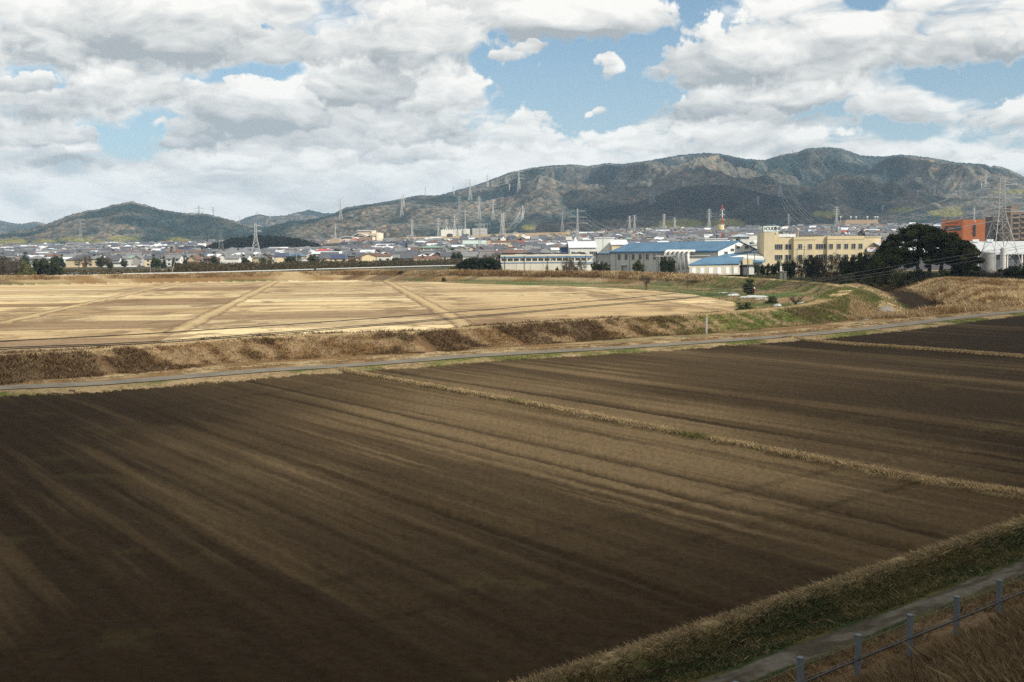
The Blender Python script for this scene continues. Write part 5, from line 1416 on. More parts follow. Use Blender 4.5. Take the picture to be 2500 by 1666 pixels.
# ------------------------------------------------------------------ pylons, masts and lines
M_PYL = mat("pylon_steel_bright", (.50, .50, .49), .5, .08, .1, metal=.1)
M_PYLG = mat("pylon_steel_dull", (.30, .32, .33), .55, .08, .1, metal=.1)
def pylon_meshes(h, wb, arms, style, m, r):
    """lattice body with four corner posts and zigzags, arms as separate parts"""
    body = MB(); wt = wb * .13; kk = .62
    def half(z):
        f = z / h
        if style == 'flare': return wb / 2 * ((1 - min(f / .55, 1)) ** 1.7 * .86 + .14)
        if f < kk: return wb / 2 + (wt / 2 * 1.7 - wb / 2) * f / kk
        return wt / 2 * 1.7 + (wt / 2 - wt / 2 * 1.7) * (f - kk) / (1 - kk)
    zs = [0]; 
    while zs[-1] < h * .965: zs.append(zs[-1] + max(h * .038, half(zs[-1]) * 1.45))
    zs[-1] = h
    for a, b in zip(zs[:-1], zs[1:]):
        wa, wb_ = half(a), half(b)
        ca = [(-wa, -wa, a), (wa, -wa, a), (wa, wa, a), (-wa, wa, a)]; cb = [(-wb_, -wb_, b), (wb_, -wb_, b), (wb_, wb_, b), (-wb_, wb_, b)]
        for i in range(4):
            j = (i + 1) % 4
            body.bar(ca[i], cb[i], r, n=4)
            body.bar(ca[i], cb[j], r * .55, n=3); body.bar(ca[j], cb[i], r * .55, n=3); body.bar(cb[i], cb[j], r * .5, n=3)
    am = []
    for (zf, span) in arms:
        z = h * zf; s = h * span
        for sg in (-1, 1):
            b = MB(); w = half(z)
            b.bar((sg * w, -w, z), (sg * s, 0, z + .1), r * .8, n=3); b.bar((sg * w, w, z), (sg * s, 0, z + .1), r * .8, n=3)
            b.bar((sg * w, 0, z + h * .035), (sg * s, 0, z + .1), r * .8, n=3)
            b.bar((sg * (w + s) / 2, 0, z), (sg * (w + s) / 2, 0, z + h * .018), r * .6, n=3)
            am.append(b.mesh("crossarm", m))
            ins = MB(); ins.bar((sg * s, 0, z), (sg * s, 0, z - h * .04), r * .7, n=5); am.append(ins.mesh("insulator", M_PYLG))
    return body.mesh("tower_frame", m), am
A3 = [(.72, .15), (.82, .13), (.92, .11)]; A3W = [(.66, .27), (.80, .24), (.94, .20)]; A6 = [(.62, .13), (.70, .13), (.78, .12), (.86, .11), (.94, .10)]; A2 = [(.80, .14), (.93, .14)]; A4 = [(.66, .17), (.76, .16), (.86, .14), (.96, .12)]
PY = {}
def pylon(key, px, pt, pb, Y, arms, label, style='std', rz=.2, m=None, wb=None, red=False, rr=None):
    x, _, _ = at(px, pb, Y); zb = land(x, Y) - .5
    zt = pxZ(px, pt, Y); h = zt - zb
    px_h = pb - pt; wbm = (wb if wb else px_h * .17) * Y / FPX
    r = rr or max(.10, min(.26, Y / 12500))
    body, am = pylon_meshes(h, wbm, arms, style, m or (M_PYL if Y > 1500 else M_STEEL), r)
    t = thing("pylon", label, "pylon", (x, Y, zb), rz, "electricity pylons")
    if red: body.materials.clear(); body.materials.append(M_RB)
    for me in [body] + am:
        o = bpy.data.objects.new(me.name.split('.')[0], me); COL.objects.link(o); o.parent = t
    tips = []
    for (zf, span) in arms:
        for sg in (-1, 1):
            s = h * span * sg; tips.append((x + s * math.cos(rz), Y + s * math.sin(rz), zb + h * zf - h * .04))
    PY[key] = tips
def redband():
    m = bpy.data.materials.new("red_white_bands"); m.use_nodes = True; t = NT(m.node_tree)
    tc = t.new('ShaderNodeTexCoord'); z = t.xyz(tc.outputs['Object'])[2]
    f = t.m('GREATER_THAN', t.m('MODULO', t.m('ADD', z, 4.2), 12.0), 6.0)
    t.l.new(t.mix(f, (.62, .60, .55), (.58, .045, .02)), t.n['Principled BSDF'].inputs['Base Color']); return m
M_RB = redband()
def hillY(px, py, y0=2050, y1=5600):
    """where the sight line through this place of the picture meets the hillside"""
    a, b = ab(px, py); Y = np.arange(y0, y1, 6.0)
    z = hill_height(a * Y, Y, False); k = np.where(z >= CH + b * Y)[0]
    return float(Y[k[0]]) if len(k) else None
P_LIST = [
    # key, px, top, base, Y (None: stands on the hillside at its base), arms, label
    ('near', 2439, 437, 652, 356, A3W, "nearest and tallest pylon with wide arms before the taupe apartment tower"),
    ('town', 626, 545, 660, 900, A2, "pylon with broad lattice legs standing right of the temple roof"),
    ('dark', 1172, 536, 632, 1000, A4, "dark slender lattice tower rising from the middle of the town"),
    ('c1410', 1410, 510, 590, 1150, A3W, "stout wide-armed pylon behind the white workshops"),
    ('p540', 540, 535, 616, 1350, A4, "pylon before the left end of the dark wooded grove"),
    ('p488', 488, 503, 612, 1500, A6, "faint tall pylon left of the dark wooded grove"),
    ('p199', 199, 535, 630, 1500, A4, "faint grey pylon before the left hill"),
    ('p832', 832, 485, 544, None, A3, "pale pylon on the hillside above the mall's left side"),
    ('p819', 819, 546, 584, 1990, A3, "smaller pylon just behind the tan block and mall"),
    ('p981', 981, 480, 532, None, A3, "nearer of the two pylons overlapping on the brown slope"),
    ('p985', 986, 474, 512, None, A3, "farther of the two pylons overlapping on the brown slope"),
    ('p1006', 1006, 536, 582, 1950, A6, "many-armed pylon left of the substation"),
    ('p1039', 1039, 457, 485, None, A3, "pylon on the low skyline left of the mountain shoulder"),
    ('p1055', 1055, 475, 486, None, A2, "tiny pylon top on the skyline right of a taller one"),
    ('p1108', 1108, 455, 478, None, A3, "pylon on the skyline between two taller ones"),
    ('p1070', 1070, 532, 564, 2240, A6, "left pylon inside the substation"),
    ('p1091', 1091, 534, 558, 2260, A3, "short pylon standing on the substation wall"),
    ('p1110', 1110, 523, 572, 2150, A4, "thin pylon in front of the substation wall"),
    ('p1121', 1121, 479, 537, None, A6, "tall grey pylon above the substation"),
    ('p1136', 1136, 513, 559, 2230, A2, "pylon with flared legs in the middle of the substation"),
    ('p1148', 1148, 437, 494, None, A3W, "big wide-armed pylon on the skyline of the mountain shoulder"),
    ('p1170', 1170, 480, 541, None, A6, "bright white pylon directly above the dark slender tower"),
    ('p1191', 1191, 427, 461, None, A4, "grey pylon on the skyline between the two big white ones"),
    ('p1204', 1204, 487, 543, None, A4, "thin pylon right of the bright white one"),
    ('p1225', 1225, 521, 582, 2120, A6, "left of the twin pylons at the right end of the substation"),
    ('p1230', 1230, 519, 562, 2230, A6, "right of the twin pylons at the right end of the substation"),
    ('p1244', 1244, 449, 473, None, A3, "small pylon below the wires of the highest white pylon"),
    ('p1267', 1267, 416, 475, None, A3W, "highest white pylon on the mountain shoulder with drooping wires"),
    ('p1276', 1276, 501, 542, None, A6, "white pylon on the brown spur with a fan of wires"),
    ('p1373', 1373, 518, 567, None, A4, "faint pylon before the dark foot of the middle hill"),
    ('p1537', 1537, 527, 572, 2260, A6, "left one of a pair of pylons at the dark hill's foot"),
    ('p1549', 1549, 526, 572, 2270, A4, "right one of a pair of pylons at the dark hill's foot"),
    ('p1588', 1588, 462, 508, None, A6, "left one of a pair of pylons on the dark hill's left slope"),
    ('p1595', 1596, 457, 503, None, A6, "right one of a pair of pylons on the dark hill's left slope"),
    ('p1621', 1621, 522, 575, 2200, A6, "pylon before the left end of the yellow bamboo"),
    ('p1647', 1647, 531, 575, 2230, A4, "shorter pylon before the middle of the yellow bamboo"),
    ('p1731', 1731, 510, 566, 2150, A6, "pylon standing left of the red and white tower"),
    ('p1851', 1851, 479, 507, None, A4, "faint pylon on the dark hill above the sign tower"),
    ('p1668', 1668, 440, 458, None, A3, "tiny pylon on the pale spur above the dark hill"),
    ('p1905', 1905, 427, 488, None, A3W, "big pale pylon on the saddle behind the dark hill"),
    ('p2042', 2042, 505, 563, 2160, A4, "pylon before the gap at the mountain's dark foot"),
    ('p2155', 2155, 501, 520, None, A3, "small bright pylon on the low spur left of the camphor tree"),
    ('p1925', 1925, 523, 560, 2230, A4, "dim pylon behind the cream block at the dark hill's foot"),
    ('p2240', 2240, 463, 484, None, A3, "thin pylon on the ridge above the camphor tree"),
    ('p2282', 2282, 448, 485, None, A3, "larger pylon on the ridge above the orange building's left end"),
    ('p2378', 2378, 508, 535, 2300, A6, "pylon rising straight above the orange building's emblem"),
    ('p2396', 2396, 446, 464, None, A3, "small pylon on the right ridge beside a taller one"),
    ('p2406', 2406, 425, 460, None, A3, "tall thin pylon high on the right ridge"),
    ('p106', 106, 534, 549, None, A3, "tiny pylon on the far-left dip of the skyline"),
    ('p521', 521, 506, 536, None, A6, "faint pylon on the left hill's falling ridge"),
    ('p585', 585, 529, 546, None, A3, "small pylon on the left end of the far blue hill"),
    ('p660', 660, 520, 534, None, A3, "small faint pylon on the far blue hill's dip"),
    ('p2473', 2473, 419, 428, None, A2, "tiny mast on the skyline at the far right"),
]
for (k, px, pt, pb, Y, arms, lb) in P_LIST:
    if Y is None:
        Y = hillY(px, pb + 1) or hillY(px, pb + 6) or hillY(px, pb + 12) or 4800
    pylon(k, px, pt, pb, Y, arms, lb, style='flare' if k == 'p1136' else 'std', rz=.3 if k != 'near' else .12,
          m=M_PYLG if k in ('near', 'dark', 'p488', 'p199', 'p540', 'p1373', 'p1121', 'p1925', 'p521', 'p1588', 'p1595') else None,
          wb=(84 if k == 'near' else 31 if k == 'town' else 11 if k == 'dark' else None), rr=(.11 if k == 'near' else .16 if k == 'town' else None))
pylon('red', 1763, 501, 592, 980, [(.50, .060), (.60, .060), (.70, .055), (.80, .05), (.90, .045)], "red and white banded lattice tower behind the water tank", red=True, wb=6, rr=.24, rz=0)

def wires(name, label, spans, sag=.03, r=.13):
    """one line's conductors hung between the arms of two or more pylons"""
    b = MB()
    for (k0, k1) in spans:
        A, B = PY[k0] if isinstance(k0, str) else k0, PY[k1] if isinstance(k1, str) else k1
        n = min(len(A), len(B), 8)
        for i in range(n):
            p, q = Vector(A[i]), Vector(B[i]); L = (p - q).length; pts = []
            for j in range(13):
                f = j / 12; v = p.lerp(q, f); v.z -= L * sag * 4 * f * (1 - f); pts.append(v)
            b.tube(pts, r, 3)
    tag(b.build(name, M_PYL if 'dark' not in label else M_PYLG), label, "power line")
wires("power_line", "bright drooping wires between the two biggest pylons of the mountain shoulder", [('p1267', 'p1148')], .09, .16)
wires("power_line", "fan of bright wires between the brown spur pylon and the substation's twin pylons", [('p1276', 'p1225')], .05, .16)
wires("power_line", "wires running right from the stout wide-armed pylon across the dark hill's foot", [('c1410', 'p1537'), ('p1549', 'p1621'), ('p1621', 'p1731')], .015, .10)
wires("power_line", "wires climbing from the pylon by the red tower to the dark hill", [('p1731', 'p1851')], .03, .11)
wires("power_line", "dark wires from the substation's many-armed pylon towards the right", [('p1006', 'p1070'), ('p1070', 'c1410')], .012, .09)
wires("power_line", "wires crossing the mountain from the saddle pylon to the nearest pylon", [('p1905', 'near')], .02, .10)
wires("power_line", "thin wires along the right ridge between its pylons", [('p2240', 'p2282'), ('p2282', 'p2406')], .03, .09)
wires("power_line", "thin wires linking the pylons of the brown slope left of the shoulder", [('p832', 'p981'), ('p981', 'p1121')], .03, .09)
off = [(q[0] + 170, q[1] - 50, q[2] + 2) for q in PY['near']]
wires("power_line", "wires leaving the nearest pylon past the right edge", [('near', off)], .02, .035)

def substation():
    def P3(px, py, Y): return (pxX(px, py, Y), Y, pxZ(px, py, Y))
    Y = 2240
    x0, x1 = pxX(1076, 560, Y), pxX(1147, 560, Y); zb = land((x0 + x1) / 2, Y)
    t = thing("substation", "electricity substation of white walls and gantries at the mountain's foot", "substation", ((x0 + x1) / 2, Y, zb))
    Z = lambda py: pxZ(1110, py, Y) - zb
    b = MB(); b.b2((-(x1 - x0) / 2, 0, -2), ((x1 - x0) / 2 - 12, 2, Z(561))); b.b2(((x1 - x0) / 2 - 12, -3, -2), ((x1 - x0) / 2, 2, Z(559.5))); part(b, "retaining_wall", W_WHITE, t)
    b = MB(); b.b2(((x1 - x0) / 2 + 5, -1, -2), ((x1 - x0) / 2 + 34, 6, Z(558.5))); part(b, "building", W_GREY, t); b = MB(); b.b2(((x1 - x0) / 2 + 4.6, -1.4, Z(558.5) + .003), ((x1 - x0) / 2 + 34.4, 6.4, Z(558))); part(b, "building_roof", R_WHITE, t)
    for k in range(9):
        b = MB(); x = -(x1 - x0) / 2 + 4 + k * 4.4; b.b2((x, 3, Z(561)), (x + 1.4, 5, Z(558.3))); b.bar((x + .7, 4, Z(558.3)), (x + .7, 4, Z(557)), .25); part(b, "transformer", R_WHITE, t)
    for (p0, p1, pt, pb) in ((1062, 1082, 554, 564), (1082, 1112, 554.5, 561), (1112, 1130, 554, 560), (1160, 1197, 547.5, 557.5), (1160, 1180, 551, 557)):
        b = MB(); xa, xb = pxX(p0, 555, Y + 6) - t.location[0], pxX(p1, 555, Y + 6) - t.location[0]; n = max(2, int((p1 - p0) / 7))
        b.bar((xa, 6, Z(pt)), (xb, 6, Z(pt)), .35)
        for k in range(n + 1): x = xa + (xb - xa) * k / n; b.bar((x, 6, Z(pb)), (x, 6, Z(pt) + .6), .28)
        part(b, "gantry", M_PYL, t)
substation()
def hilltop():
    k = 0
    for px, pt, pb, lb in ((1909, 376, 387, "left one of two small masts left of the mountain top"), (1914, 374, 386, "right one of two small masts left of the mountain top"), (1935.5, 366, 380, "tallest relay mast on the mountain's summit ridge"),
                           (1945, 372, 378, "short mast right of the tallest relay mast"), (628, 516, 528, "reddish mast on top of the far blue hill")):
        Y = 4850 if px > 1000 else 5700; x = pxX(px, pb, Y); zb = land(x, Y) - 2; h = pxZ(px, pt, Y) - zb
        t = thing("relay_mast", lb, "mast", (x, Y, zb)); b = MB(); w = h * .05
        for sx in (-w, w):
            for sy in (-w, w): b.bar((sx, sy, 0), (sx * .5, sy * .5, h), .4, n=3)
        part(b, "mast_frame", mat("mast_paint", (.45, .30, .26)), t)
        for q in (.6, .75, .9):
            b = MB(); b.bar((-w * 1.6, 0, h * q), (-w * 1.6, 0, h * (q + .05)), 1.3, n=8); b.bar((w * 1.6, 0, h * (q - .04)), (w * 1.6, 0, h * q), 1.1, n=8); part(b, "dish", R_WHITE, t)
    Y = 4880; xs = [pxX(p, 388, Y) for p in (2131, 2137, 2143, 2149)]; x = sum(xs) / 4; zb = land(x, Y)
    t = thing("hilltop_hotel", "white hotel buildings on the mountain crest right of the summit", "hotel", (x, Y, zb - 6))
    z = pxZ(2140, 389, Y) - zb + 6
    for k, (p0, p1, pt) in enumerate(((2129, 2135, 385.5), (2134, 2140, 382), (2140.5, 2145, 384), (2145.2, 2151, 386.5))):
        b = MB(); b.b2((pxX(p0, 385, Y) - x, k * 2 - 3, 0), (pxX(p1, 385, Y) - x, 12, pxZ(p0, pt, Y) - zb + 6)); part(b, "wall", R_WHITE, t)
    # levelled sports ground with floodlights at the mountain's foot
    Y = 2180; x0, x1 = pxX(2066, 538, Y), pxX(2142, 538, Y); cx = (x0 + x1) / 2; zb = land(cx, Y); zt = pxZ(2104, 537, Y) - zb
    t = thing("sports_ground", "tan levelled sports ground at the mountain's dark foot", "sports ground", (cx, Y, zb))
    b = MB(); b.prism([(-(x1 - x0) / 2 - 8, -6), ((x1 - x0) / 2 + 8, -6), ((x1 - x0) / 2, zt), (-(x1 - x0) / 2, zt)], 'y', 0, 60); part(b, "embankment", mat("tan_bank", (.40, .28, .17), .9), t)
    for p in (2060, 2085, 2098, 2126, 2145, 2151):
        b = MB(); xx = pxX(p, 530, Y) - cx; b.bar((xx, 20, -2), (xx, 20, pxZ(p, 530, Y) - zb), .3); b.box((xx, 20, pxZ(p, 529, Y) - zb), (3.2, .6, 2.0)); part(b, "floodlight", R_WHITE, t)
hilltop()
# ------------------------------------------------------------------ trees
LEAF = vmat("foliage", .7, .9, .30, trans=.12, spec=.2)
BARK = mat("bark", (.085, .065, .05), .9, .2, 3.0)
BARKP = mat("bark_pale", (.20, .165, .13), .9, .2, 3.0)
nr_ = np.random.RandomState(5)
def leaf_quads(cen, rad, per, size, cols, seed, flat=1.0):
    """many leaf-sized faces filling the shells of clumps"""
    r = np.random.RandomState(seed); cen = np.asarray(cen, float); n = len(cen) * per
    ci = np.repeat(np.arange(len(cen)), per)
    d = r.normal(size=(n, 3)); d /= np.linalg.norm(d, axis=1)[:, None]; d[:, 2] *= flat
    rr = (r.rand(n) ** .45)[:, None] * np.asarray(rad)[ci][:, None]
    p = cen[ci] + d * rr
    a = r.normal(size=(n, 3)); a /= np.linalg.norm(a, axis=1)[:, None]
    b = np.cross(a, r.normal(size=(n, 3))); b /= np.linalg.norm(b, axis=1)[:, None]
    s = size * (.6 + .8 * r.rand(n))[:, None]
    V = np.stack([p - a * s, p - b * s * .6, p + a * s, p + b * s * .6], 1).reshape(-1, 3)
    cc = cols[ci] * (.75 + .5 * r.rand(n))[:, None]
    F = np.arange(n * 4).reshape(n, 4)
    return V, F, np.repeat(cc, 4, axis=0)
PAL = {'dark': (C(.020, .030, .014), C(.050, .062, .022)), 'green': (C(.035, .055, .018), C(.085, .10, .032)), 'brown': (C(.060, .045, .032), C(.13, .10, .07)), 'olive': (C(.07, .075, .03), C(.14, .13, .05)),
       'bamboo': (C(.12, .135, .035), C(.24, .22, .07)), 'conifer': (C(.013, .026, .016), C(.032, .052, .028)), 'tawny': (C(.16, .11, .06), C(.30, .21, .11))}
def crown_mesh(W, H, z0, nclump, per, size, pal, seed, shape='dome', rc=.18, flat=.75):
    r = np.random.RandomState(seed); cen = []; 
    while len(cen) < nclump:
        p = r.uniform(-1, 1, 3)
        q = math.hypot(p[0], p[1]); z = (p[2] + 1) / 2
        if shape == 'cone': ok = q < (1 - z) * .95 + .05
        elif shape == 'dome': ok = (q ** 2 + (z * 1.02) ** 2 < 1) and (q ** 2 + z ** 2 > .22 or z > .3)
        elif shape == 'column': ok = q < .9 - .35 * abs(z - .4)
        else: ok = q ** 2 + (2 * z - 1) ** 2 < 1
        if ok: cen.append((p[0] * W / 2, p[1] * W / 2, z0 + z * (H - z0) * .96))
    cen = np.array(cen); rad = (rc * W * (.6 + .8 * r.rand(nclump)))
    lo, hi = PAL[pal]; cc = lo + (hi - lo) * (r.rand(nclump) ** 1.5)[:, None]
    return leaf_quads(cen, rad, per, size, cc, seed + 1, flat), cen
def trunk_mb(H, z0, W, cen, seed, nb=10, r0=None):
    r = random.Random(seed); m = MB(); r0 = r0 or H * .028
    fork = z0 + (H - z0) * .15
    bend = (r.uniform(-.04, .04) * H, r.uniform(-.04, .04) * H)
    m.tube([(0, 0, -.6), (bend[0] * .4, bend[1] * .4, fork * .5), (bend[0], bend[1], fork)], r0 * 1.2, 7, r0 * .8)
    for k in range(nb):
        c = cen[r.randrange(len(cen))]; mid = ((bend[0] + c[0]) / 2 + r.uniform(-.3, .3), (bend[1] + c[1]) / 2 + r.uniform(-.3, .3), (fork + c[2]) / 2 + .08 * H)
        m.tube([(bend[0], bend[1], fork * .92), mid, tuple(c)], r0 * .55, 5, r0 * .12)
    return m
_trees = {}
def tree_meshes(key, W, H, z0, ncl, per, size, pal, seed, shape, rc=.18, flat=.75):
    if key not in _trees:
        (V, F, cc), cen = crown_mesh(W, H, z0, ncl, per, size, pal, seed, shape, rc, flat)
        o = np_mesh("crown", V, F, LEAF, col=cc); cm = o.data; bpy.data.objects.remove(o)
        _trees[key] = (cm, trunk_mb(H, z0, W, cen, seed).mesh("trunk", BARK))
    return _trees[key]
def put_tree(name, label, key, x, y, z, s=1.0, rz=0.0, group=None, cat="tree", sz=None, **kw):
    cm, tm = tree_meshes(key, **kw)
    t = thing(name, label, cat, (x, y, z), rz, group); t.scale = (s, s, sz or s)
    for nm, me in (("crown", cm), ("trunk", tm)):
        o = bpy.data.objects.new(nm, me); COL.objects.link(o); o.parent = t
    return t
K = dict(
    round_dark=dict(W=7, H=8, z0=1.6, ncl=46, per=75, size=.30, pal='dark', seed=3, shape='ball'),
    round_green=dict(W=7, H=7, z0=1.0, ncl=42, per=75, size=.28, pal='green', seed=8, shape='ball'),
    conifer=dict(W=5, H=11, z0=1.0, ncl=60, per=60, size=.28, pal='conifer', seed=12, shape='cone'),
    thin=dict(W=7, H=8, z0=1.6, ncl=50, per=60, size=.15, pal='brown', seed=15, shape='ball', rc=.2),
    olive=dict(W=7, H=6, z0=.6, ncl=36, per=70, size=.26, pal='olive', seed=19, shape='dome'),
    bamboo=dict(W=7, H=8, z0=.2, ncl=60, per=70, size=.30, pal='dark', seed=23, shape='column'),
    bush=dict(W=4, H=3, z0=.15, ncl=36, per=80, size=.16, pal='green', seed=27, shape='dome'),
    bush_dark=dict(W=4, H=4.4, z0=.1, ncl=44, per=90, size=.17, pal='dark', seed=29, shape='column', rc=.2),
)
def tree_px(name, label, kind, pxc, pyt, pyb, Y, wpx, group=None, cat="tree", rz=None, zb=None):
    """tree of the size seen in the photograph, standing on the ground at distance Y"""
    x = pxX(pxc, pyb, Y); z = gz(x, Y) if zb is None else zb
    k = K[kind]; H = max(1.0, pxZ(pxc, pyt, Y) - z); W = wpx * Y / FPX
    t = put_tree(name, label, kind, x, Y, z - .05, W / k['W'], (pxc * 1.7) % 6.28 if rz is None else rz, group, cat, sz=H / k['H'], **k)
    return t

def camphor():
    Y = 262.0; x = pxX(2262, 690, Y); z = gz(x, Y)
    t = thing("camphor_tree", "huge spreading dark evergreen tree between the cream block and the warehouse", "tree", (x, Y, z))
    sc = Y / FPX; r = np.random.RandomState(41)
    top = [(2137, 640), (2143, 617), (2160, 592), (2180, 572), (2200, 556), (2225, 544), (2262, 549), (2300, 560), (2335, 572), (2358, 590), (2376, 612), (2388, 640)]
    tx = np.array([(p[0] - 2262) * sc for p in top]); tz = np.array([pxZ(p[0], p[1], Y) - z for p in top])
    cen = []; 
    while len(cen) < 300:
        u = r.uniform(-12.0, 11.8); zt = np.interp(u, tx, tz); v = r.uniform(-1, 1); half = 9.5 * math.sqrt(max(0, 1 - (u / 12.3) ** 2))
        y = v * half; zt2 = zt - 3.2 * v * v
        q = r.rand(); zz = zt2 - .7 - (q ** 2.2) * (zt2 - 3.6) * .86
        if zz < 3.4: continue
        cen.append((u, y, zz))
    cen = np.array(cen); rad = .75 + .75 * r.rand(len(cen))
    cc = C(.016, .026, .011) + (C(.085, .095, .025) - C(.016, .026, .011)) * (r.rand(len(cen)) ** 1.8)[:, None]
    V, F, cl = leaf_quads(cen, rad, 330, .19, cc, 7, .6)
    np_mesh("crown", V, F, LEAF, col=cl, parent=t)
    m = MB(); rr = random.Random(4)
    stems = [(-1.2, 0, 0), (.6, .5, 0), (2.2, -.3, 0)]
    for i, s in enumerate(stems):
        fk = (s[0] * 1.7 - .3, s[1] + rr.uniform(-.5, .5), 4.2 + .5 * i)
        m.tube([(s[0], s[1], -.8), ((s[0] + fk[0]) / 2 + .15, s[1], 2.2), fk], .55, 9, .38)
        for k in range(15):
            c = cen[rr.randrange(len(cen))]
            if (c[0] - fk[0]) * (i - 1) < -3: continue
            md = ((fk[0] * .6 + c[0] * .4), (fk[1] * .6 + c[1] * .4), fk[2] * .45 + c[2] * .55 + .5)
            m.tube([fk, md, tuple(c)], .22, 6, .05)
    part(m, "trunk", BARK, t)
camphor()

TREES = [
    # belt of dark trees before the cream block and along the river: px, top, base, Y, width, kind, label
    (1928, 632, 680, 300, 34, 'round_dark', "dark evergreen at the left end of the tree belt before the cream block"),
    (1955, 622, 682, 305, 44, 'thin', "leafless brownish tree second from the left end of the tree belt"),
    (1984, 621, 684, 300, 40, 'round_dark', "dark evergreen below the bay windows of the cream block"),
    (2012, 620, 686, 296, 46, 'thin', "tall bare-twigged brown tree before the cream block's middle"),
    (2040, 618, 688, 292, 52, 'thin', "widest bare-twigged brown tree in the belt, right of the tall one"),
    (2072, 622, 688, 290, 44, 'round_dark', "dark evergreen below the right windows of the cream block"),
    (2103, 610, 690, 286, 54, 'round_dark', "tall dark evergreen just left of the billboard"),
    (2132, 632, 694, 280, 56, 'round_dark', "dark evergreen under the camphor tree's left edge"),
    (2168, 640, 698, 275, 52, 'olive', "low dark shrubby tree under the left of the camphor crown"),
    (2200, 652, 700, 252, 50, 'olive', "broad shadowed bush below the camphor trunks"),
    (2245, 655, 702, 250, 56, 'round_dark', "shadowed evergreen bush in front of the camphor trunks"),
    (2295, 655, 700, 252, 60, 'olive', "shadowed bush right of the camphor trunks"),
    (2340, 648, 702, 255, 54, 'round_dark', "dark tree under the camphor tree's right edge"),
    (2382, 652, 704, 262, 50, 'thin', "bare thin tree left of the storage tank"),
    (2425, 660, 706, 258, 56, 'thin', "bare shrubby tree in front of the nearest pylon"),
    (2468, 648, 708, 262, 62, 'round_dark', "dark tree at the right edge below the warehouse eave"),
    (2515, 640, 710, 255, 70, 'round_dark', "dark tree cut by the right edge of the picture"),
    (2070, 665, 694, 262, 40, 'olive', "low dark bush at the river's shadowed edge left of the others"),
    (2110, 668, 697, 258, 46, 'olive', "low dark bush at the river's shadowed edge before the billboard"),
    # row of garden evergreens before the office tower
    (1848, 645, 662, 345, 14, 'round_green', "leftmost small evergreen in the row below the office tower"), (1861, 643, 663, 346, 15, 'round_dark', "second small evergreen in the row below the office tower"),
    (1875, 644, 664, 345, 15, 'round_green', "third small evergreen in the row below the office tower"), (1889, 642, 665, 344, 16, 'round_dark', "fourth small evergreen in the row below the office tower"),
    (1903, 637, 666, 343, 18, 'round_green', "rightmost and tallest small evergreen below the office tower"),
    # in front of the works
    (1453, 636, 661, 352, 22, 'round_dark', "dark tree before the left end of the blue-roofed factory"), (1474, 637, 661, 350, 26, 'round_dark', "wider dark tree second before the factory's left end"), (1488, 644, 662, 349, 14, 'conifer', "pointed tree at the right of the factory's dark pair"),
    (1559, 636, 662, 350, 27, 'round_green', "rounded green tree before the factory's row of windows"), (1620, 624, 662, 356, 20, 'round_dark', "tall dark tree before the white ducts"), (1638, 628, 662, 356, 22, 'round_dark', "dark tree right of the tallest one before the white ducts"),
    (1519, 649, 661, 352, 9, 'conifer', "tiny trimmed pine before the factory doors"), (1360, 650, 661, 352, 9, 'round_dark', "small clipped tree before the blue-striped building's right part"), (1378, 646, 661, 352, 16, 'thin', "brown bush right of the small clipped tree by the striped building"),
    (1405, 649, 662, 350, 12, 'round_dark', "dark bush before the white porch of the striped building"), (1386, 628, 661, 351, 34, 'thin', "leafless tree rising before the blue-striped building"), (1421, 630, 661, 352, 26, 'thin', "second leafless tree before the blue-striped building's end"),
    (1648, 651, 663, 350, 12, 'thin', "low brown bush at the foot of the white ducts"), (1335, 645, 661, 353, 8, 'thin', "thin sapling left of the clipped tree by the striped building"),
    # far left
    (8, 628, 668, 440, 50, 'thin', "brown bare tree at the far left edge"), (38, 630, 669, 435, 44, 'thin', "brown bare tree second from the left edge"), (66, 634, 669, 430, 36, 'olive', "dark tree left of the yellow digger"),
    (98, 628, 667, 445, 40, 'round_dark', "dark evergreen behind the yellow digger"), (124, 634, 667, 440, 36, 'round_dark', "dark evergreen right of the yellow digger"), (143, 645, 667, 438, 22, 'round_dark', "smallest dark evergreen of the far-left group"),
    # on the levee and in the bend
    (769, 655, 670, 356, 9, 'bush_dark', "small round dark bush on the far levee left of the middle"), (979, 667, 683, 338, 13, 'bush_dark', "round dark bush at the head of the wide field path"), (1084, 677, 685, 322, 12, 'bush', "tiny green bush at the foot of the far levee"),
    (1828, 683, 722, 196, 28, 'bush_dark', "tall dark bush standing above the white plastic sheets"), (1817, 738, 760, 135, 46, 'bush', "wide low green bush at the corner of the stubble field"),
    (1884, 722, 736, 166, 30, 'bush', "low brownish shrub left of the bare thorn bush"), (270, 640, 655, 700, 15, 'round_dark', "dark round tree among the front houses on the left"), (425, 627, 647, 780, 14, 'conifer', "dark pointed tree among the left houses"),
    (824, 606, 623, 980, 16, 'round_dark', "round dark tree below the tan block and mall"), (1800, 577, 597, 520, 26, 'round_dark', "rounded dark tree before the pale hipped hall"), (1660, 585, 597, 520, 20, 'conifer', "dark tree peeping over the middle of the blue roof"), (1678, 586, 597, 515, 18, 'round_dark', "dark tree right of another behind the blue roof"),
    (2103, 556, 575, 900, 16, 'round_dark', "dark tree in the town above the cream block's right end"), (1272, 580, 590, 1500, 18, 'round_dark', "dark tree on the slope behind the supermarket tower"), (1186, 620, 645, 600, 26, 'thin', "brown leafless tree left of the blue-striped building"), (1208, 616, 648, 560, 30, 'thin', "brown leafless tree touching the striped building's left end"),
]
for (px, pt, pb, Y, w, kd, lb) in TREES:
    nm = {'conifer': 'conifer', 'bush': 'bush', 'bush_dark': 'bush', 'thin': 'bare_tree'}.get(kd, 'tree')
    tree_px(nm, lb, kd, px, pt, pb, Y, w, cat="bush" if 'bush' in kd else "tree")
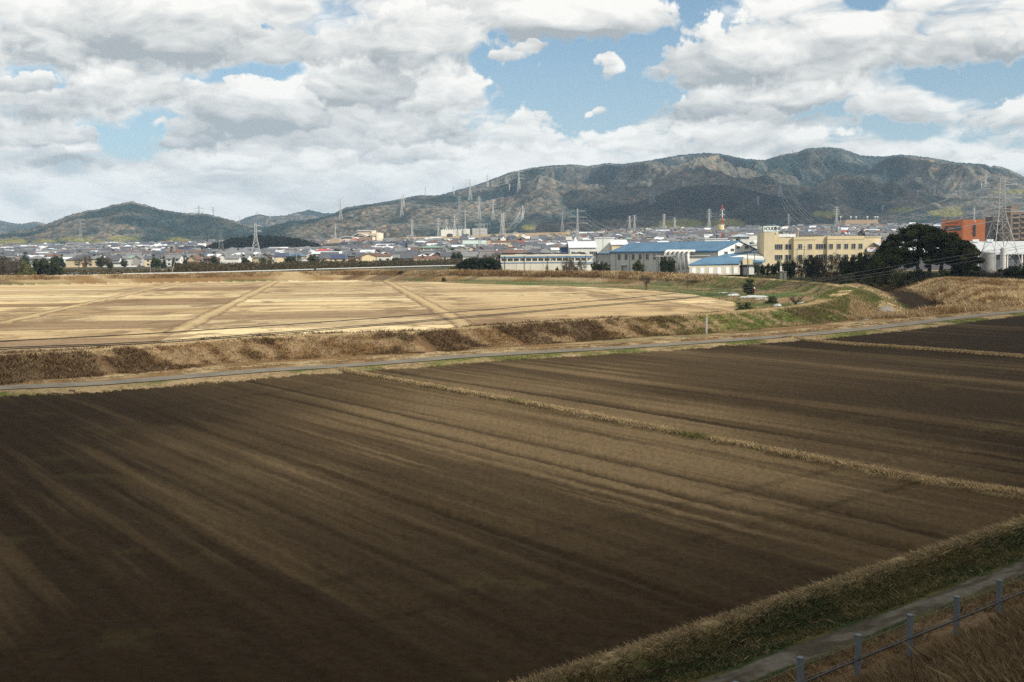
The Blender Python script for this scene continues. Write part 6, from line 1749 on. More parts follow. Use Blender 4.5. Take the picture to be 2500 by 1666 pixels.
# trees scattered between the houses
_rt = random.Random(77); _n = 0
_tl = defaultdict(list)
for k in range(230):
    Y = _rt.choice([_rt.uniform(705, 1000), _rt.uniform(1000, 1900)]); px = _rt.uniform(-10, 1500 if Y < 900 else 2480)
    if blocked(px, Y): continue
    x = pxX(px, 600, Y); ph = next(p for a, b, p in SECT if a <= px < b)
    _tl[(_rt.choice(['round_dark', 'conifer', 'round_dark', 'round_green', 'thin']), ph)].append((px, x, Y))
TN = {'round_dark': 'dark round tree', 'conifer': 'dark pointed conifer', 'round_green': 'green leafy tree', 'thin': 'brown leafless tree'}
for (kd, ph), lst in _tl.items():
    lst.sort()
    for i, (px, x, Y) in enumerate(lst):
        s = _rt.uniform(.7, 1.15)
        lab = ("" if len(lst) == 1 else ORD[min(i, 9)] + " ") + TN[kd] + " between town houses " + ph
        put_tree("conifer" if kd == 'conifer' else "tree", " ".join(lab.split()[:16]), kd, x, Y, gz(x, Y) - .3, s, px, "trees scattered through the town", **K[kd])

# ------------------------------------------------------------------ bare trees with real twigs
def bare_tree(name, label, px, pyb, Y, H, W, seed, m=BARKP, n1=9, cat="tree"):
    x = pxX(px, pyb, Y); z = gz(x, Y); t = thing(name, label, cat, (x, Y, z)); r = random.Random(seed)
    tr = MB(); tw = MB(); top = H * .34
    tr.tube([(0, 0, -.4), (.03 * H, 0, top * .5), (0, .02 * H, top)], H * .038, 7, H * .028)
    def grow(mb, p, d, L, r0, lev):
        q = p + d * L; mid = p.lerp(q, .5) + Vector((r.uniform(-1, 1), r.uniform(-1, 1), 0)) * L * .07
        mb.tube([p, mid, q], r0, 4 if lev else 5, r0 * .5)
        if lev >= 3: return
        for k in range(4 if lev < 2 else 3):
            dd = (d + Vector((r.uniform(-1, 1), r.uniform(-1, 1), r.uniform(-.25, .7))) * .75).normalized()
            st = p.lerp(q, r.uniform(.35, 1)); grow(tw, st, dd, L * r.uniform(.5, .72), r0 * .5, lev + 1)
    for k in range(n1):
        a = 2 * math.pi * k / n1 + r.uniform(-.3, .3); up = r.uniform(.5, 1.6)
        d = Vector((math.cos(a) * W / H * 1.2, math.sin(a) * W / H * 1.2, up)).normalized()
        grow(tr, Vector((0, .01 * H, top * r.uniform(.55, 1.0))), d, H * .30, H * .014, 0)
    part(tr, "trunk", m, t); part(tw, "twigs", m, t)
bare_tree("bare_tree", "leafless tree standing alone at the far edge of the stubble field", 1577, 703, 232, 4.3, 3.6, 5, BARK, 13)
bare_tree("thorn_bush", "bare tangled thorn bush inside the levee bend", 1943, 744, 152, 2.6, 3.6, 9, BARK, 14, cat="bush")
bare_tree("thorn_bush", "smaller dark bare shrub near the thorn bush, by the white litter", 1890, 733, 165, 1.2, 2.2, 12, BARK, 10, cat="bush")

# ------------------------------------------------------------------ masses nobody could count
def clump_mass(name, label, pts, size, per, pal, leaf, seed, flat=.8, cat="undergrowth"):
    """pts: (x, y, z, radius)"""
    pts = np.array(pts); r = np.random.RandomState(seed); lo, hi = PAL[pal] if isinstance(pal, str) else pal
    cc = lo + (hi - lo) * (r.rand(len(pts)) ** 1.4)[:, None]
    V, F, cl = leaf_quads(pts[:, :3], pts[:, 3], per, leaf, cc, seed, flat)
    o = np_mesh(name, V, F, LEAF, col=cl); tag(o, label, cat, kind='stuff'); return o
def grove():
    pts = []; r = random.Random(9)
    sx = [498, 520, 560, 600, 650, 700, 740, 770, 800]; sy = [604, 590, 576, 571, 568, 572, 578, 588, 606]
    for k in range(900):
        px = r.uniform(495, 802); Y = r.uniform(1395, 1640); x = pxX(px, 600, Y); g = gz(x, Y)
        ytop = np.interp(px, sx, sy); zt = pxZ(px, ytop, 1500); f = 1 - abs(Y - 1515) / 190
        h = max(4, (zt - g) * (.35 + .65 * f) * r.uniform(.84, 1.0)); rad = r.uniform(2.6, 4.6)
        pts.append((x, Y, g + h - rad, rad))
        if h > 10: pts.append((x + r.uniform(-3, 3), Y - 3, g + h * .5, rad))
        if h > 10 and Y < 1470: pts.append((x + r.uniform(-3, 3), Y - 3, g + h * .25, rad))
    clump_mass("wood", "dark wooded grove in the middle of the town", pts, 0, 26, (C(.014, .024, .014), C(.055, .052, .03)), 1.0, 31, cat="wood")
grove()
def brush_belt():
    r = random.Random(3); pts = []
    for k in range(7500):
        px = r.uniform(-60, 1130); f = r.random()
        Y = np.interp(px, [0, 250, 464, 644, 800, 1093, 1200], [445, 440, 425, 462, 512, 600, 640]) + f * 75
        if px < 430 and r.random() < .75: continue
        x = pxX(px, 650, Y); rad = r.uniform(.5, 1.2); pts.append((x, Y, gz(x, Y) + r.uniform(.4, 4.6 if px > 430 else 2.4), rad * 1.2))
    clump_mass("undergrowth", "belt of brown and olive brushwood behind the guard rail", pts, 0, 16, (C(.038, .032, .016), C(.10, .078, .036)), .30, 33)
    pts = []
    for k in range(1500):
        px = r.uniform(1118, 1223); Y = r.uniform(368, 384); x = pxX(px, 650, Y); top = np.interp(px, [1118, 1135, 1150, 1175, 1195, 1222], [648, 636, 633, 635, 632, 642])
        g = gz(x, Y); h = pxZ(px, top, Y) - g; pts.append((x, Y, g + h * r.random() ** .6, r.uniform(.4, .8)))
    clump_mass("bamboo_thicket", "black-green bamboo thicket left of the blue-striped building", pts, 0, 30, (C(.012, .020, .012), C(.03, .042, .02)), .22, 35, 1.0, cat="thicket")
    pts = []
    for k in range(420):
        px = r.uniform(1095, 1140); Y = r.uniform(372, 392); x = pxX(px, 650, Y); g = gz(x, Y); h = max(.5, pxZ(px, np.interp(px, [1095, 1140], [655, 643]), Y) - g); pts.append((x, Y, g + h * r.random(), r.uniform(.4, .8)))
    clump_mass("undergrowth", "green-brown bushes at the left foot of the bamboo thicket", pts, 0, 24, 'olive', .22, 36)
    pts = []
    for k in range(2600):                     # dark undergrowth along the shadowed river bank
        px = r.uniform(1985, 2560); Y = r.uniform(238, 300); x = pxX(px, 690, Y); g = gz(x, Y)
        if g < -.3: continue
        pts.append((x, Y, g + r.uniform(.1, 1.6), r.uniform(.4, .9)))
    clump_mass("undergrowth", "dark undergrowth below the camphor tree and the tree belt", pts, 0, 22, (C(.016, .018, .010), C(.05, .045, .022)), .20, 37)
brush_belt()

GRASS = vmat("grass_blades", .8, 2.0, .2, trans=.25, spec=.15)
def grass(name, label, X, Y, H, col, nb=5, w=.03, spread=.12, seed=1, lean=.45, cat="grass"):
    r = np.random.RandomState(seed); n = len(X); N = n * nb
    Z = ground(X, Y, False)
    x = np.repeat(X, nb) + r.normal(0, spread, N); y = np.repeat(Y, nb) + r.normal(0, spread, N); z = np.repeat(Z, nb) - .03
    h = np.repeat(H, nb) * (.55 + .6 * r.rand(N)); a = r.rand(N) * 6.283; lx = r.normal(0, lean, N) * h; ly = r.normal(0, lean, N) * h
    ww = w * (.6 + .8 * r.rand(N))
    v0 = np.stack([x - np.cos(a) * ww, y - np.sin(a) * ww, z], 1); v1 = np.stack([x + np.cos(a) * ww, y + np.sin(a) * ww, z], 1)
    v2 = np.stack([x + lx * .45 + np.cos(a) * ww * .7, y + ly * .45 + np.sin(a) * ww * .7, z + h * .62], 1); v3 = np.stack([x + lx, y + ly, z + h], 1)
    V = np.stack([v0, v1, v2, v3], 1).reshape(-1, 3)
    i = np.arange(N) * 4; F = np.concatenate([np.stack([i, i + 1, i + 2], 1), np.stack([i, i + 2, i + 3], 1)])
    cc = np.repeat(np.repeat(col, nb, axis=0) * (.7 + .6 * r.rand(N))[:, None], 4, axis=0)
    o = np_mesh(name, V, F, GRASS, col=np.clip(cc, 0, .9)); tag(o, label, cat, kind='stuff'); return o
def along(pts, n, lo, hi, seed, t0=0, t1=None):
    """random places beside a polyline, offset between lo and hi (positive: away from the railway / left of travel)"""
    r = np.random.RandomState(seed); p = np.array([q[:2] for q in pts]); t1 = len(p) - 1.001 if t1 is None else t1
    seg = np.linalg.norm(np.diff(p, axis=0), axis=1); cum = np.concatenate([[0], np.cumsum(seg)])
    s = r.uniform(np.interp(t0, range(len(p)), cum), np.interp(t1, range(len(p)), cum), n); t = np.interp(s, cum, range(len(p)))
    i = np.clip(t.astype(int), 0, len(p) - 2); f = (t - i)[:, None]; d = p[i + 1] - p[i]; d /= np.linalg.norm(d, axis=1)[:, None] + 1e-9
    o = r.uniform(lo, hi, n)[:, None]; q = p[i] * (1 - f) + p[i + 1] * f + np.stack([-d[:, 1], d[:, 0]], 1) * o
    return q[:, 0], q[:, 1], o[:, 0], t
def infront(X, Y, m=.03): return (np.abs(X / np.maximum(Y, 1)) < .45 + m) & (Y > 12)
def sow():
    r = np.random.RandomState(2)
    # near levee: brown dead brush and straw, greener towards the bend
    X, Y, o, t = along(LEV, 60000, -4.6, 1.4, 51, 0, 36)
    k = infront(X, Y); X, Y, o = X[k], Y[k], o[k]
    b = fbm(X * .16, Y * .28, 55, 4); b2 = fbm(X * .8, Y * .8, 57, 3); gr = sstep(8, 26, X) * (Y < 250)
    thick = sstep(.44, .60, b + (b2 - .5) * .5) * (1 - .6 * gr)
    top = np.abs(o) < .9
    col = lerp(STRAW * .62, RUST * .75, sstep(.35, .6, b2)); col = lerp(col, BRUSH * (1.1 + 1.4 * r.rand(len(X)))[:, None], thick * .65); col = lerp(col, lerp(GREEN, OLIVE, r.rand(len(X))), gr * (b2 > .42) * .85)
    col = np.where(top[:, None], STRAW * .95, col)
    H = np.where(top, .06, .10 + .15 * thick) * (.6 + .8 * r.rand(len(X)))
    grass("levee_grass", "dead brush and straw covering the near levee", X, Y, H, col, 5, .028, .16, 3, .7)
    # lane edges and dirt strip
    X, Y, o, t = along(LANE, 26000, -3.4, 3.6, 53); k = infront(X, Y) & (np.abs(o) > 1.35); X, Y, o = X[k], Y[k], o[k]
    g = fbm(X * .22, Y * .22, 51, 3); col = np.where((o < 0)[:, None], lerp(STRAW * .72, lerp(OLIVE, GREEN, r.rand(len(X))), sstep(.42, .6, g)), lerp(RUST * .9, STRAW * .7, r.rand(len(X))))
    grass("verge_grass", "short grass along both sides of the lane", X, Y, np.full(len(X), .07) * (.6 + .8 * r.rand(len(X))), col, 4, .025, .10, 4, .5)
    # the two grassy ridges between the ploughed plots
    for R, n, lb in ((RIDGE1, 9000, "grass on the long ridge across the ploughed field"), (RIDGE2, 3500, "grass on the short ridge at the right of the ploughed field")):
        X, Y, o, t = along(R, n, -.2, .2, 57); k = infront(X, Y); X, Y = X[k], Y[k]; g = fbm(X * .35, Y * .35, 45, 3)
        grass("ridge_grass", lb, X, Y, .09 + .10 * r.rand(len(X)), lerp(STRAW * .9, OLIVE, sstep(.55, .80, g)), 5, .012, .05, 5, .5)
    # railway bank
    n = 80000; al = r.uniform(8, 64, n); nn = np.where(r.rand(n) < .75, r.uniform(13.55, 14.6, n), r.uniform(12.5, 13.4, n)); X = al * TX + nn * NX; Y = al * TY + nn * NY
    k = infront(X, Y, .2) & (Y < 62); X, Y, nn = X[k], Y[k], nn[k]; g = fbm(X * .7, Y * .7, 47, 3)
    col = lerp(OLIVE * .48, GREEN_D * .75, sstep(.4, .62, g)); col = lerp(col, STRAW * .72, sstep(13.95, 14.4, nn + (r.rand(len(X)) - .5) * .4)); col = np.where((r.rand(len(X)) < .22)[:, None], STRAW * .42, col)
    grass("bank_grass", "dark green and straw grass on the ditch bank by the railway", X, Y, .05 + .09 * r.rand(len(X)), col, 5, .007, .05, 6, .8)
    n = 9000; al = r.uniform(5, 45, n); nn = r.uniform(10.7, 11.6, n); X = al * TX + nn * NX; Y = al * TY + nn * NY
    k = infront(X, Y); X, Y = X[k], Y[k]
    grass("bank_grass", "low dry grass between the fence and the concrete strip", X, Y, .06 + .10 * r.rand(len(X)), lerp(RUST * .6, STRAW * .5, r.rand(len(X))), 4, .009, .05, 7, .6)
    n = 42000; al = r.uniform(2, 40, n); nn = r.uniform(3.2, 9.7, n); X = al * TX + nn * NX; Y = al * TY + nn * NY
    k = infront(X, Y, .06) & (fbm(X * 1.1, Y * 1.1, 71, 3) > .30); X, Y = X[k], Y[k]
    grass("tall_grass", "tall orange-brown dry grass on the railway slope at the lower right corner", X, Y, .10 + .22 * r.rand(len(X)), lerp(RUST * .62, STRAW * .48, r.rand(len(X))), 6, .006, .08, 8, .55)
    # far levee reeds
    X, Y, o, t = along(LEV, 60000, -6.5, 3.5, 61, 39, 66); k = infront(X, Y); X, Y, o = X[k], Y[k], o[k]
    m = fbm(X * .06, Y * .1, 59, 4); k = (m + .12 * (r.rand(len(X)) - .5) > np.where(X > -30, .30, .40)) & ~(np.abs(o) < 1.0); X, Y = X[k], Y[k]
    m2 = fbm(X * .2, Y * .2, 63, 3)
    col = lerp(STRAW * 1.0, RUST * 1.35, sstep(.35, .65, m2)); col = np.where((r.rand(len(X)) < .08)[:, None], BRUSH * 1.4, col)
    lowf = np.where(X < -20, .35, .62)
    grass("reeds", "tawny reeds covering the far levee", X, Y, (.5 + 1.0 * r.rand(len(X))) * lowf, col, 6, .045, .25, 9, .4, "reeds")
    X, Y, o, t = along(LEV, 20000, -5, 5, 62, 27, 42); k = infront(X, Y) & (fbm(X * .3, Y * .3, 64, 3) > .45); X, Y = X[k], Y[k]
    grass("levee_grass", "short green and straw grass around the bend of the levee", X, Y, .10 + .16 * r.rand(len(X)), lerp(STRAW * .7, GREEN * 1.2, sstep(.35, .6, fbm(X * .1, Y * .1, 65, 3))), 4, .04, .15, 10, .5)
    # reeds on the right bank of the river
    RSIDE = float(polydist(np.array([90.0]), np.array([200.0]), RIVER)[2][0])
    n = 70000; px = r.uniform(2010, 2560, n); Y = r.uniform(126, 236, n); X = (px - CX) / FPX * Y
    m = fbm(X * .12, Y * .09, 66, 4); z = ground(X, Y, False); rv, _, rs = polydist(X, Y, RIVER); dl, _, sl = polydist(X, Y, LANE); v, d, _, side, _ = lev_shape(X, Y)
    k = (m > .44) & (rs * RSIDE > 0) & (rv > 3.0) & (dl > 3.6) & (sl > 0) & (d > 3.8) & (side < 0) & infront(X, Y, .05) & (Y < 232 + (X - 60) * .25); X, Y, m, rv = X[k], Y[k], m[k], rv[k]
    m2 = fbm(X * .25, Y * .25, 67, 3); col = lerp(STRAW * 1.12, RUST * 1.3, sstep(.4, .66, m2))
    grass("reeds", "pale plumed reeds on the mound across the river", X, Y, (.25 + .7 * r.rand(len(X))) * sstep(.42, .56, m) + .12, col, 7, .028, .25, 11, .4, "reeds")
    n = 9000; px = r.uniform(2080, 2330, n); Y = r.uniform(124, 150, n); X = (px - CX) / FPX * Y; rv, _, _ = polydist(X, Y, RIVER); dl, _, sl = polydist(X, Y, LANE)
    k = (dl > 3.4) & (sl > 0) & (rv > 2.8) & (fbm(X * .3, Y * .3, 68, 3) > .42); X, Y = X[k], Y[k]
    grass("reeds", "clumps of dry reeds between the lane and the river water", X, Y, .25 + .5 * r.rand(len(X)), lerp(STRAW * .95, RUST * 1.2, r.rand(len(X)) * .7), 6, .02, .2, 12, .35, "reeds")
    # both banks of the river and the levee's outer flank
    X, Y, o, t = along(RIVER, 30000, -8.5, 8.5, 72); dl, _, sl = polydist(X, Y, LANE); v, d, _, side, _ = lev_shape(X, Y)
    k = infront(X, Y, .05) & (np.abs(o) > 1.9) & (dl > 3.4) & (sl > 0) & (d > 1.0) & (fbm(X * .25, Y * .25, 73, 3) > .40); X, Y, o = X[k], Y[k], o[k]; away = o * RSIDE > 0
    g = sstep(.40, .60, fbm(X * .12, Y * .12, 74, 3)); col = np.where(away[:, None], lerp(STRAW * 1.0, RUST * 1.1, g), lerp(STRAW * .7, GREEN * .95, g)); col = lerp(col, BRUSH * .9, sstep(3.2, 2.0, np.abs(o)) * .7)
    grass("bank_grass", "mixed straw and green grass on both river banks", X, Y, np.where(away, .55, .22) * (.5 + .9 * r.rand(len(X))), col, 6, .03, .25, 14, .45)
    # stray plants inside the bend
    n = 9000; px = r.uniform(1480, 2040, n); Y = r.uniform(132, 262, n); X = (px - CX) / FPX * Y; v, d, _, side, _ = lev_shape(X, Y); k = (side > 0) & (d > 3) & ~inpoly(X, Y, FIELD) & (fbm(X * .2, Y * .2, 69, 3) > .46); X, Y = X[k], Y[k]
    grass("weeds", "mixed weeds on the rough ground inside the bend", X, Y, .12 + .25 * r.rand(len(X)), lerp(STRAW_B * 1.1, GREEN_D * 1.9, (r.rand(len(X)) > .5) * 1.0), 4, .04, .2, 13, .5, "weeds")
sow()
# ------------------------------------------------------------------ fence, cables, posts and small things
def rail_pt(al, n): return (al * TX + n * NX, al * TY + n * NY)
def fence():
    t0 = rail_pt(14, 10.3); rz = math.atan2(TY, TX)
    t = thing("trackside_fence", "grey trackside post fence with thin wires along the railway slope", "fence", (t0[0], t0[1], gz(*t0)), rz)
    zb = t.location[2]; H = 1.2 - zb
    for k in range(-6, 30):
        b = MB(); x = k * 1.58 + .5; b.prism([(x - .042, -.042), (x + .042, -.042), (x + .042, .042), (x - .042, .042)], 'z', -.6, H + .02); b.box((x, 0, H + .03), (.10, .10, .02)); part(b, "post", mat("blue_grey_post", (.10, .115, .125), .7, .1, 2), t)
    for q, z in enumerate((H - .05, H - .28, H - .55, H - .8)):
        b = MB()
        for k in range(-6, 29):
            xa = k * 1.58 + .5; b.tube([(xa, -.06, z), (xa + .79, -.06, z - .012), (xa + 1.58, -.06, z)], .0025, 4)
        part(b, "wire", M_STEELD, t)
    b = MB(); pts = []
    for k in range(-20, 95): pts.append((k * .5, -.10, H * .52 + .01 * math.sin(k * .35)))
    b.tube(pts, .019, 8); tag(b.build("cable_conduit", M_BLACK), "black cable conduit clipped along the trackside fence", "cable").parent = None
    o = bpy.data.objects["cable_conduit"]; o.location = t.location; o.rotation_euler = t.rotation_euler
fence()
def aerial(name, label, pts, r):
    q = spline([at(px, py, 1 / (1 / 44.0 + (1 / 175.0 - 1 / 44.0) * (px / 2500.0))) for px, py in pts], 10)
    b = MB(); b.tube(q, r, 6); tag(b.build(name, M_BLACK), label, "cable")
aerial("overhead_cable", "upper single black cable crossing the bright fields", [(-260, 855), (0, 834), (425, 811), (1000, 771), (1512, 730), (1700, 711), (1938, 691), (2200, 647.5), (2500, 600), (2620, 580)], .020)
aerial("overhead_cable", "upper strand of the lower pair of black cables", [(-260, 868), (0, 849.5), (425, 831), (1000, 785.5), (1512, 741), (1700, 724.5), (2022, 683), (2200, 658), (2500, 606), (2620, 584)], .020)
aerial("overhead_cable", "lower strand of the lower pair of black cables", [(-260, 873), (0, 853.5), (425, 834.5), (1000, 788.5), (1512, 743.5), (1700, 726.5), (2022, 690), (2200, 665), (2500, 617), (2620, 598)], .020)

def posts():
    x, y = P(1725, 805, .4); z = gz(x, y); h = pxZ(1725, 776, y) - z
    b = MB(); b.box((0, 0, h / 2 - .2), (.17, .17, h + .4)); b.box((0, 0, h + .02), (.19, .19, .05)); tag(b.build("marker_post", M_CONC), "pale concrete marker post on the levee's near slope", "post").location = (x, y, z)
    Y = 352; x = pxX(673.5, 680, Y); z = gz(x, Y); t = thing("utility_cabinet", "pale utility cabinet at the foot of the far levee", "cabinet", (x, Y, z))
    b = MB(); b.b2((-.7, -.35, -.3), (.7, .35, 1.05)); part(b, "body", R_WHITE, t); b = MB(); b.b2((-.75, -.4, 1.053), (.75, .4, 1.12)); part(b, "lid", W_GREY, t); b = MB(); b.b2((-.6, -.38, .05), (-.03, -.353, .95)); b.b2((.03, -.38, .05), (.6, -.353, .95)); part(b, "door", R_WHITE, t)
    # sluice gate on the river bank
    Y = 236; x = pxX(1911, 684, Y); z = gz(x, Y) - .3; t = thing("sluice_gate", "dark two-pillared sluice gate with a pale gauge on the river bank", "sluice gate", (x, Y, z))
    h = pxZ(1911, 664.5, Y) - z; s = Y / FPX
    for dx in (-4.2 * s, 5.2 * s):
        b = MB(); b.b2((dx - 3.3 * s, -.3, -1), (dx + 3.3 * s, .3, h)); part(b, "pillar", M_STEELD, t)
    b = MB(); b.b2((-8.4 * s, -.4, h + .003), (9.2 * s, .4, h + .16)); part(b, "deck", M_STEELD, t)
    b = MB(); b.b2((-6.2 * s, -.16, h + .163), (-3.0 * s, .16, h + 1.2)); part(b, "gauge_box", R_WHITE, t); b = MB(); b.bar((-4.8 * s, 0, h + 1.2), (-4.8 * s, 0, h + 2.9), .07); part(b, "mast", M_STEEL, t)
    def pole(px, pt, pb, Y, lb, arms=2, r=.16, lean=0, m=M_CONC):
        x = pxX(px, pb, Y); z = gz(x, Y); h = pxZ(px, pt, Y) - z
        t = thing("utility_pole", lb, "pole", (x, Y, z), .2); t.rotation_euler[1] = lean
        b = MB(); b.bar((0, 0, -.5), (0, 0, h), r, r * .7, 8); part(b, "shaft", m, t)
        for k in range(arms):
            b = MB(); b.box((0, -.15, h - .4 - .8 * k), (1.8, .1, .1)); part(b, "crossarm", M_STEELD, t)
            b = MB()
            for q in (-.8, -.3, .3, .8): b.bar((q, -.15, h - .35 - .8 * k), (q, -.15, h - .12 - .8 * k), .05, n=6)
            part(b, "insulator", W_WHITE, t)
    for a in [(1825, 610, 660, 352, "dark pole before the gatehouse left of the cream block", 1, .16, 0, M_STEELD), (1842, 612, 660, 354, "thin dark pole just right of the gatehouse", 1, .13, 0, M_STEELD), (1904.5, 628, 664, 330, "pale pole before the foot of the office tower", 0, .15),
              (1963, 600, 645, 338, "utility pole with a crossarm before the cream block's left half", 2, .15), (1946, 606, 640, 340, "short bent pole left of the crossarm pole", 1, .13), (2396, 612, 668, 318, "grey pole left of the storage tank", 1, .15),
              (725, 612, 650, 720, "tall grey pole before the pale low workshop", 1, .2), (845, 615, 652, 705, "grey pole before the long red-roofed store", 1, .2), (895, 613, 642, 760, "grey pole right of the long red-roofed store", 1, .2), (508, 640, 664, 470, "thin pole behind the guard rail left of the near town pylon", 0, .1),
              (416, 630, 664, 430, "leaning thin pole behind the guard rail on the left", 0, .12, .28), (367, 640, 666, 400, "short thin pole at the left end of the guard rail", 0, .09), (665, 640, 662, 500, "thin pole right of the near town pylon", 0, .09), (868, 640, 658, 560, "thin pole behind the guard rail below the red-roofed store", 0, .1),
              (1058, 632, 652, 600, "thin pole at the right end of the guard rail", 1, .12), (1231, 640, 660, 364, "leftmost dark pole standing before the blue-striped building", 0, .07, 0, M_STEELD), (1261, 641, 660, 364, "second dark pole before the blue-striped building", 0, .07, 0, M_STEELD),
              (1294.5, 640, 660, 364, "third dark pole before the blue-striped building", 0, .07, 0, M_STEELD), (1326, 641, 660, 364, "rightmost dark pole before the blue-striped building", 0, .07, 0, M_STEELD), (1472, 583, 606, 425, "thin mast before the tall grey-white box", 0, .1, 0, M_STEELD)]: pole(*a)
posts()
def guard_rail():
    q = spline([at(px, py, Y) for px, py, Y in RAILP], 6); p0 = q[0]
    t = thing("guard_rail", "long white guard rail along the road behind the far levee", "guard rail", p0)
    loc = [(a - p0[0], b - p0[1], c - p0[2]) for a, b, c in q]
    b = MB()
    for i in range(len(loc) - 1):
        a, c = Vector(loc[i]), Vector(loc[i + 1]); n = Vector((c.y - a.y, a.x - c.x, 0)).normalized() * .04
        for (z0, z1) in ((-.38, -.02),):
            b.face([tuple(a + n + Vector((0, 0, z0))), tuple(c + n + Vector((0, 0, z0))), tuple(c + n * 2.2 + Vector((0, 0, (z0 + z1) / 2))), tuple(a + n * 2.2 + Vector((0, 0, (z0 + z1) / 2)))])
            b.face([tuple(a + n * 2.2 + Vector((0, 0, (z0 + z1) / 2))), tuple(c + n * 2.2 + Vector((0, 0, (z0 + z1) / 2))), tuple(c + n + Vector((0, 0, z1))), tuple(a + n + Vector((0, 0, z1)))])
            b.face([tuple(a - n + Vector((0, 0, z1))), tuple(a + n + Vector((0, 0, z1))), tuple(c + n + Vector((0, 0, z1))), tuple(c - n + Vector((0, 0, z1)))])
            b.face([tuple(a - n + Vector((0, 0, z0))), tuple(a - n + Vector((0, 0, z1))), tuple(c - n + Vector((0, 0, z1))), tuple(c - n + Vector((0, 0, z0)))])
    part(b, "beam", mat("guard_rail_white", (.46, .47, .46), .4, .05), t)
    L = 0; last = -9
    for i in range(len(loc) - 1):
        a, c = Vector(loc[i]), Vector(loc[i + 1]); d = (c - a).length; k = math.ceil((L - last) / 4)
        s = 0
        while s < d:
            p = a.lerp(c, s / d)
            if len([ch for ch in t.children]) < 95:
                b = MB(); b.box((p.x, p.y, p.z - .45), (.1, .1, .85)); part(b, "post", M_STEEL, t)
            s += 5.2
        L += d
guard_rail()
def roadside_cars():
    cs = [(147, 'white', "leftmost white"), (168, 'silver', "silver"), (176, 'white', "second white"), (190, 'white', "third white"), (205, 'blue', "blue"), (222, 'white', "fourth white"), (236, 'white', "fifth white"), (246, 'blue', "second blue"), (268, 'silver', "second silver"), (288, 'white', "rightmost white")]
    for k, (px, c, w) in enumerate(cs):
        Y = 455 + (k % 2) * 3; x = pxX(px, 664, Y); car(x, Y, gz(x, Y), .05 * k, c, w + " car in the row parked behind the far levee on the left", "cars parked behind the far levee")
roadside_cars()
def digger():
    Y = 448; x = pxX(93, 667, Y); z = gz(x, Y); t = thing("excavator", "yellow excavator with raised arm among the far-left dark trees", "excavator", (x, Y, z), .2)
    b = MB(); b.b2((-1.6, -1.2, .8), (1.3, 1.2, 1.9)); part(b, "body", M_YEL, t); b = MB(); b.b2((-.2, -1.1, 1.903), (1.0, -.1, 2.9)); part(b, "cab", M_STEELD, t)
    b = MB(); b.bar((1.0, 0, 1.6), (2.4, 0, 4.4), .3); part(b, "boom", M_YEL, t); b = MB(); b.bar((2.4, 0, 4.4), (3.0, 0, 2.2), .22); part(b, "dipper", M_YEL, t); b = MB(); b.prism([(2.7, 2.2), (3.5, 2.1), (3.1, 1.3), (2.6, 1.5)], 'y', -.5, .5); part(b, "bucket", M_STEELD, t)
    for s in (-1, 1):
        b = MB(); b.prism([(-1.7, .05), (1.6, .05), (1.9, .4), (1.6, .8), (-1.7, .8), (-2.0, .4)], 'y', s * 1.0 - .3, s * 1.0 + .3); part(b, "track", M_BLACK, t)
digger()
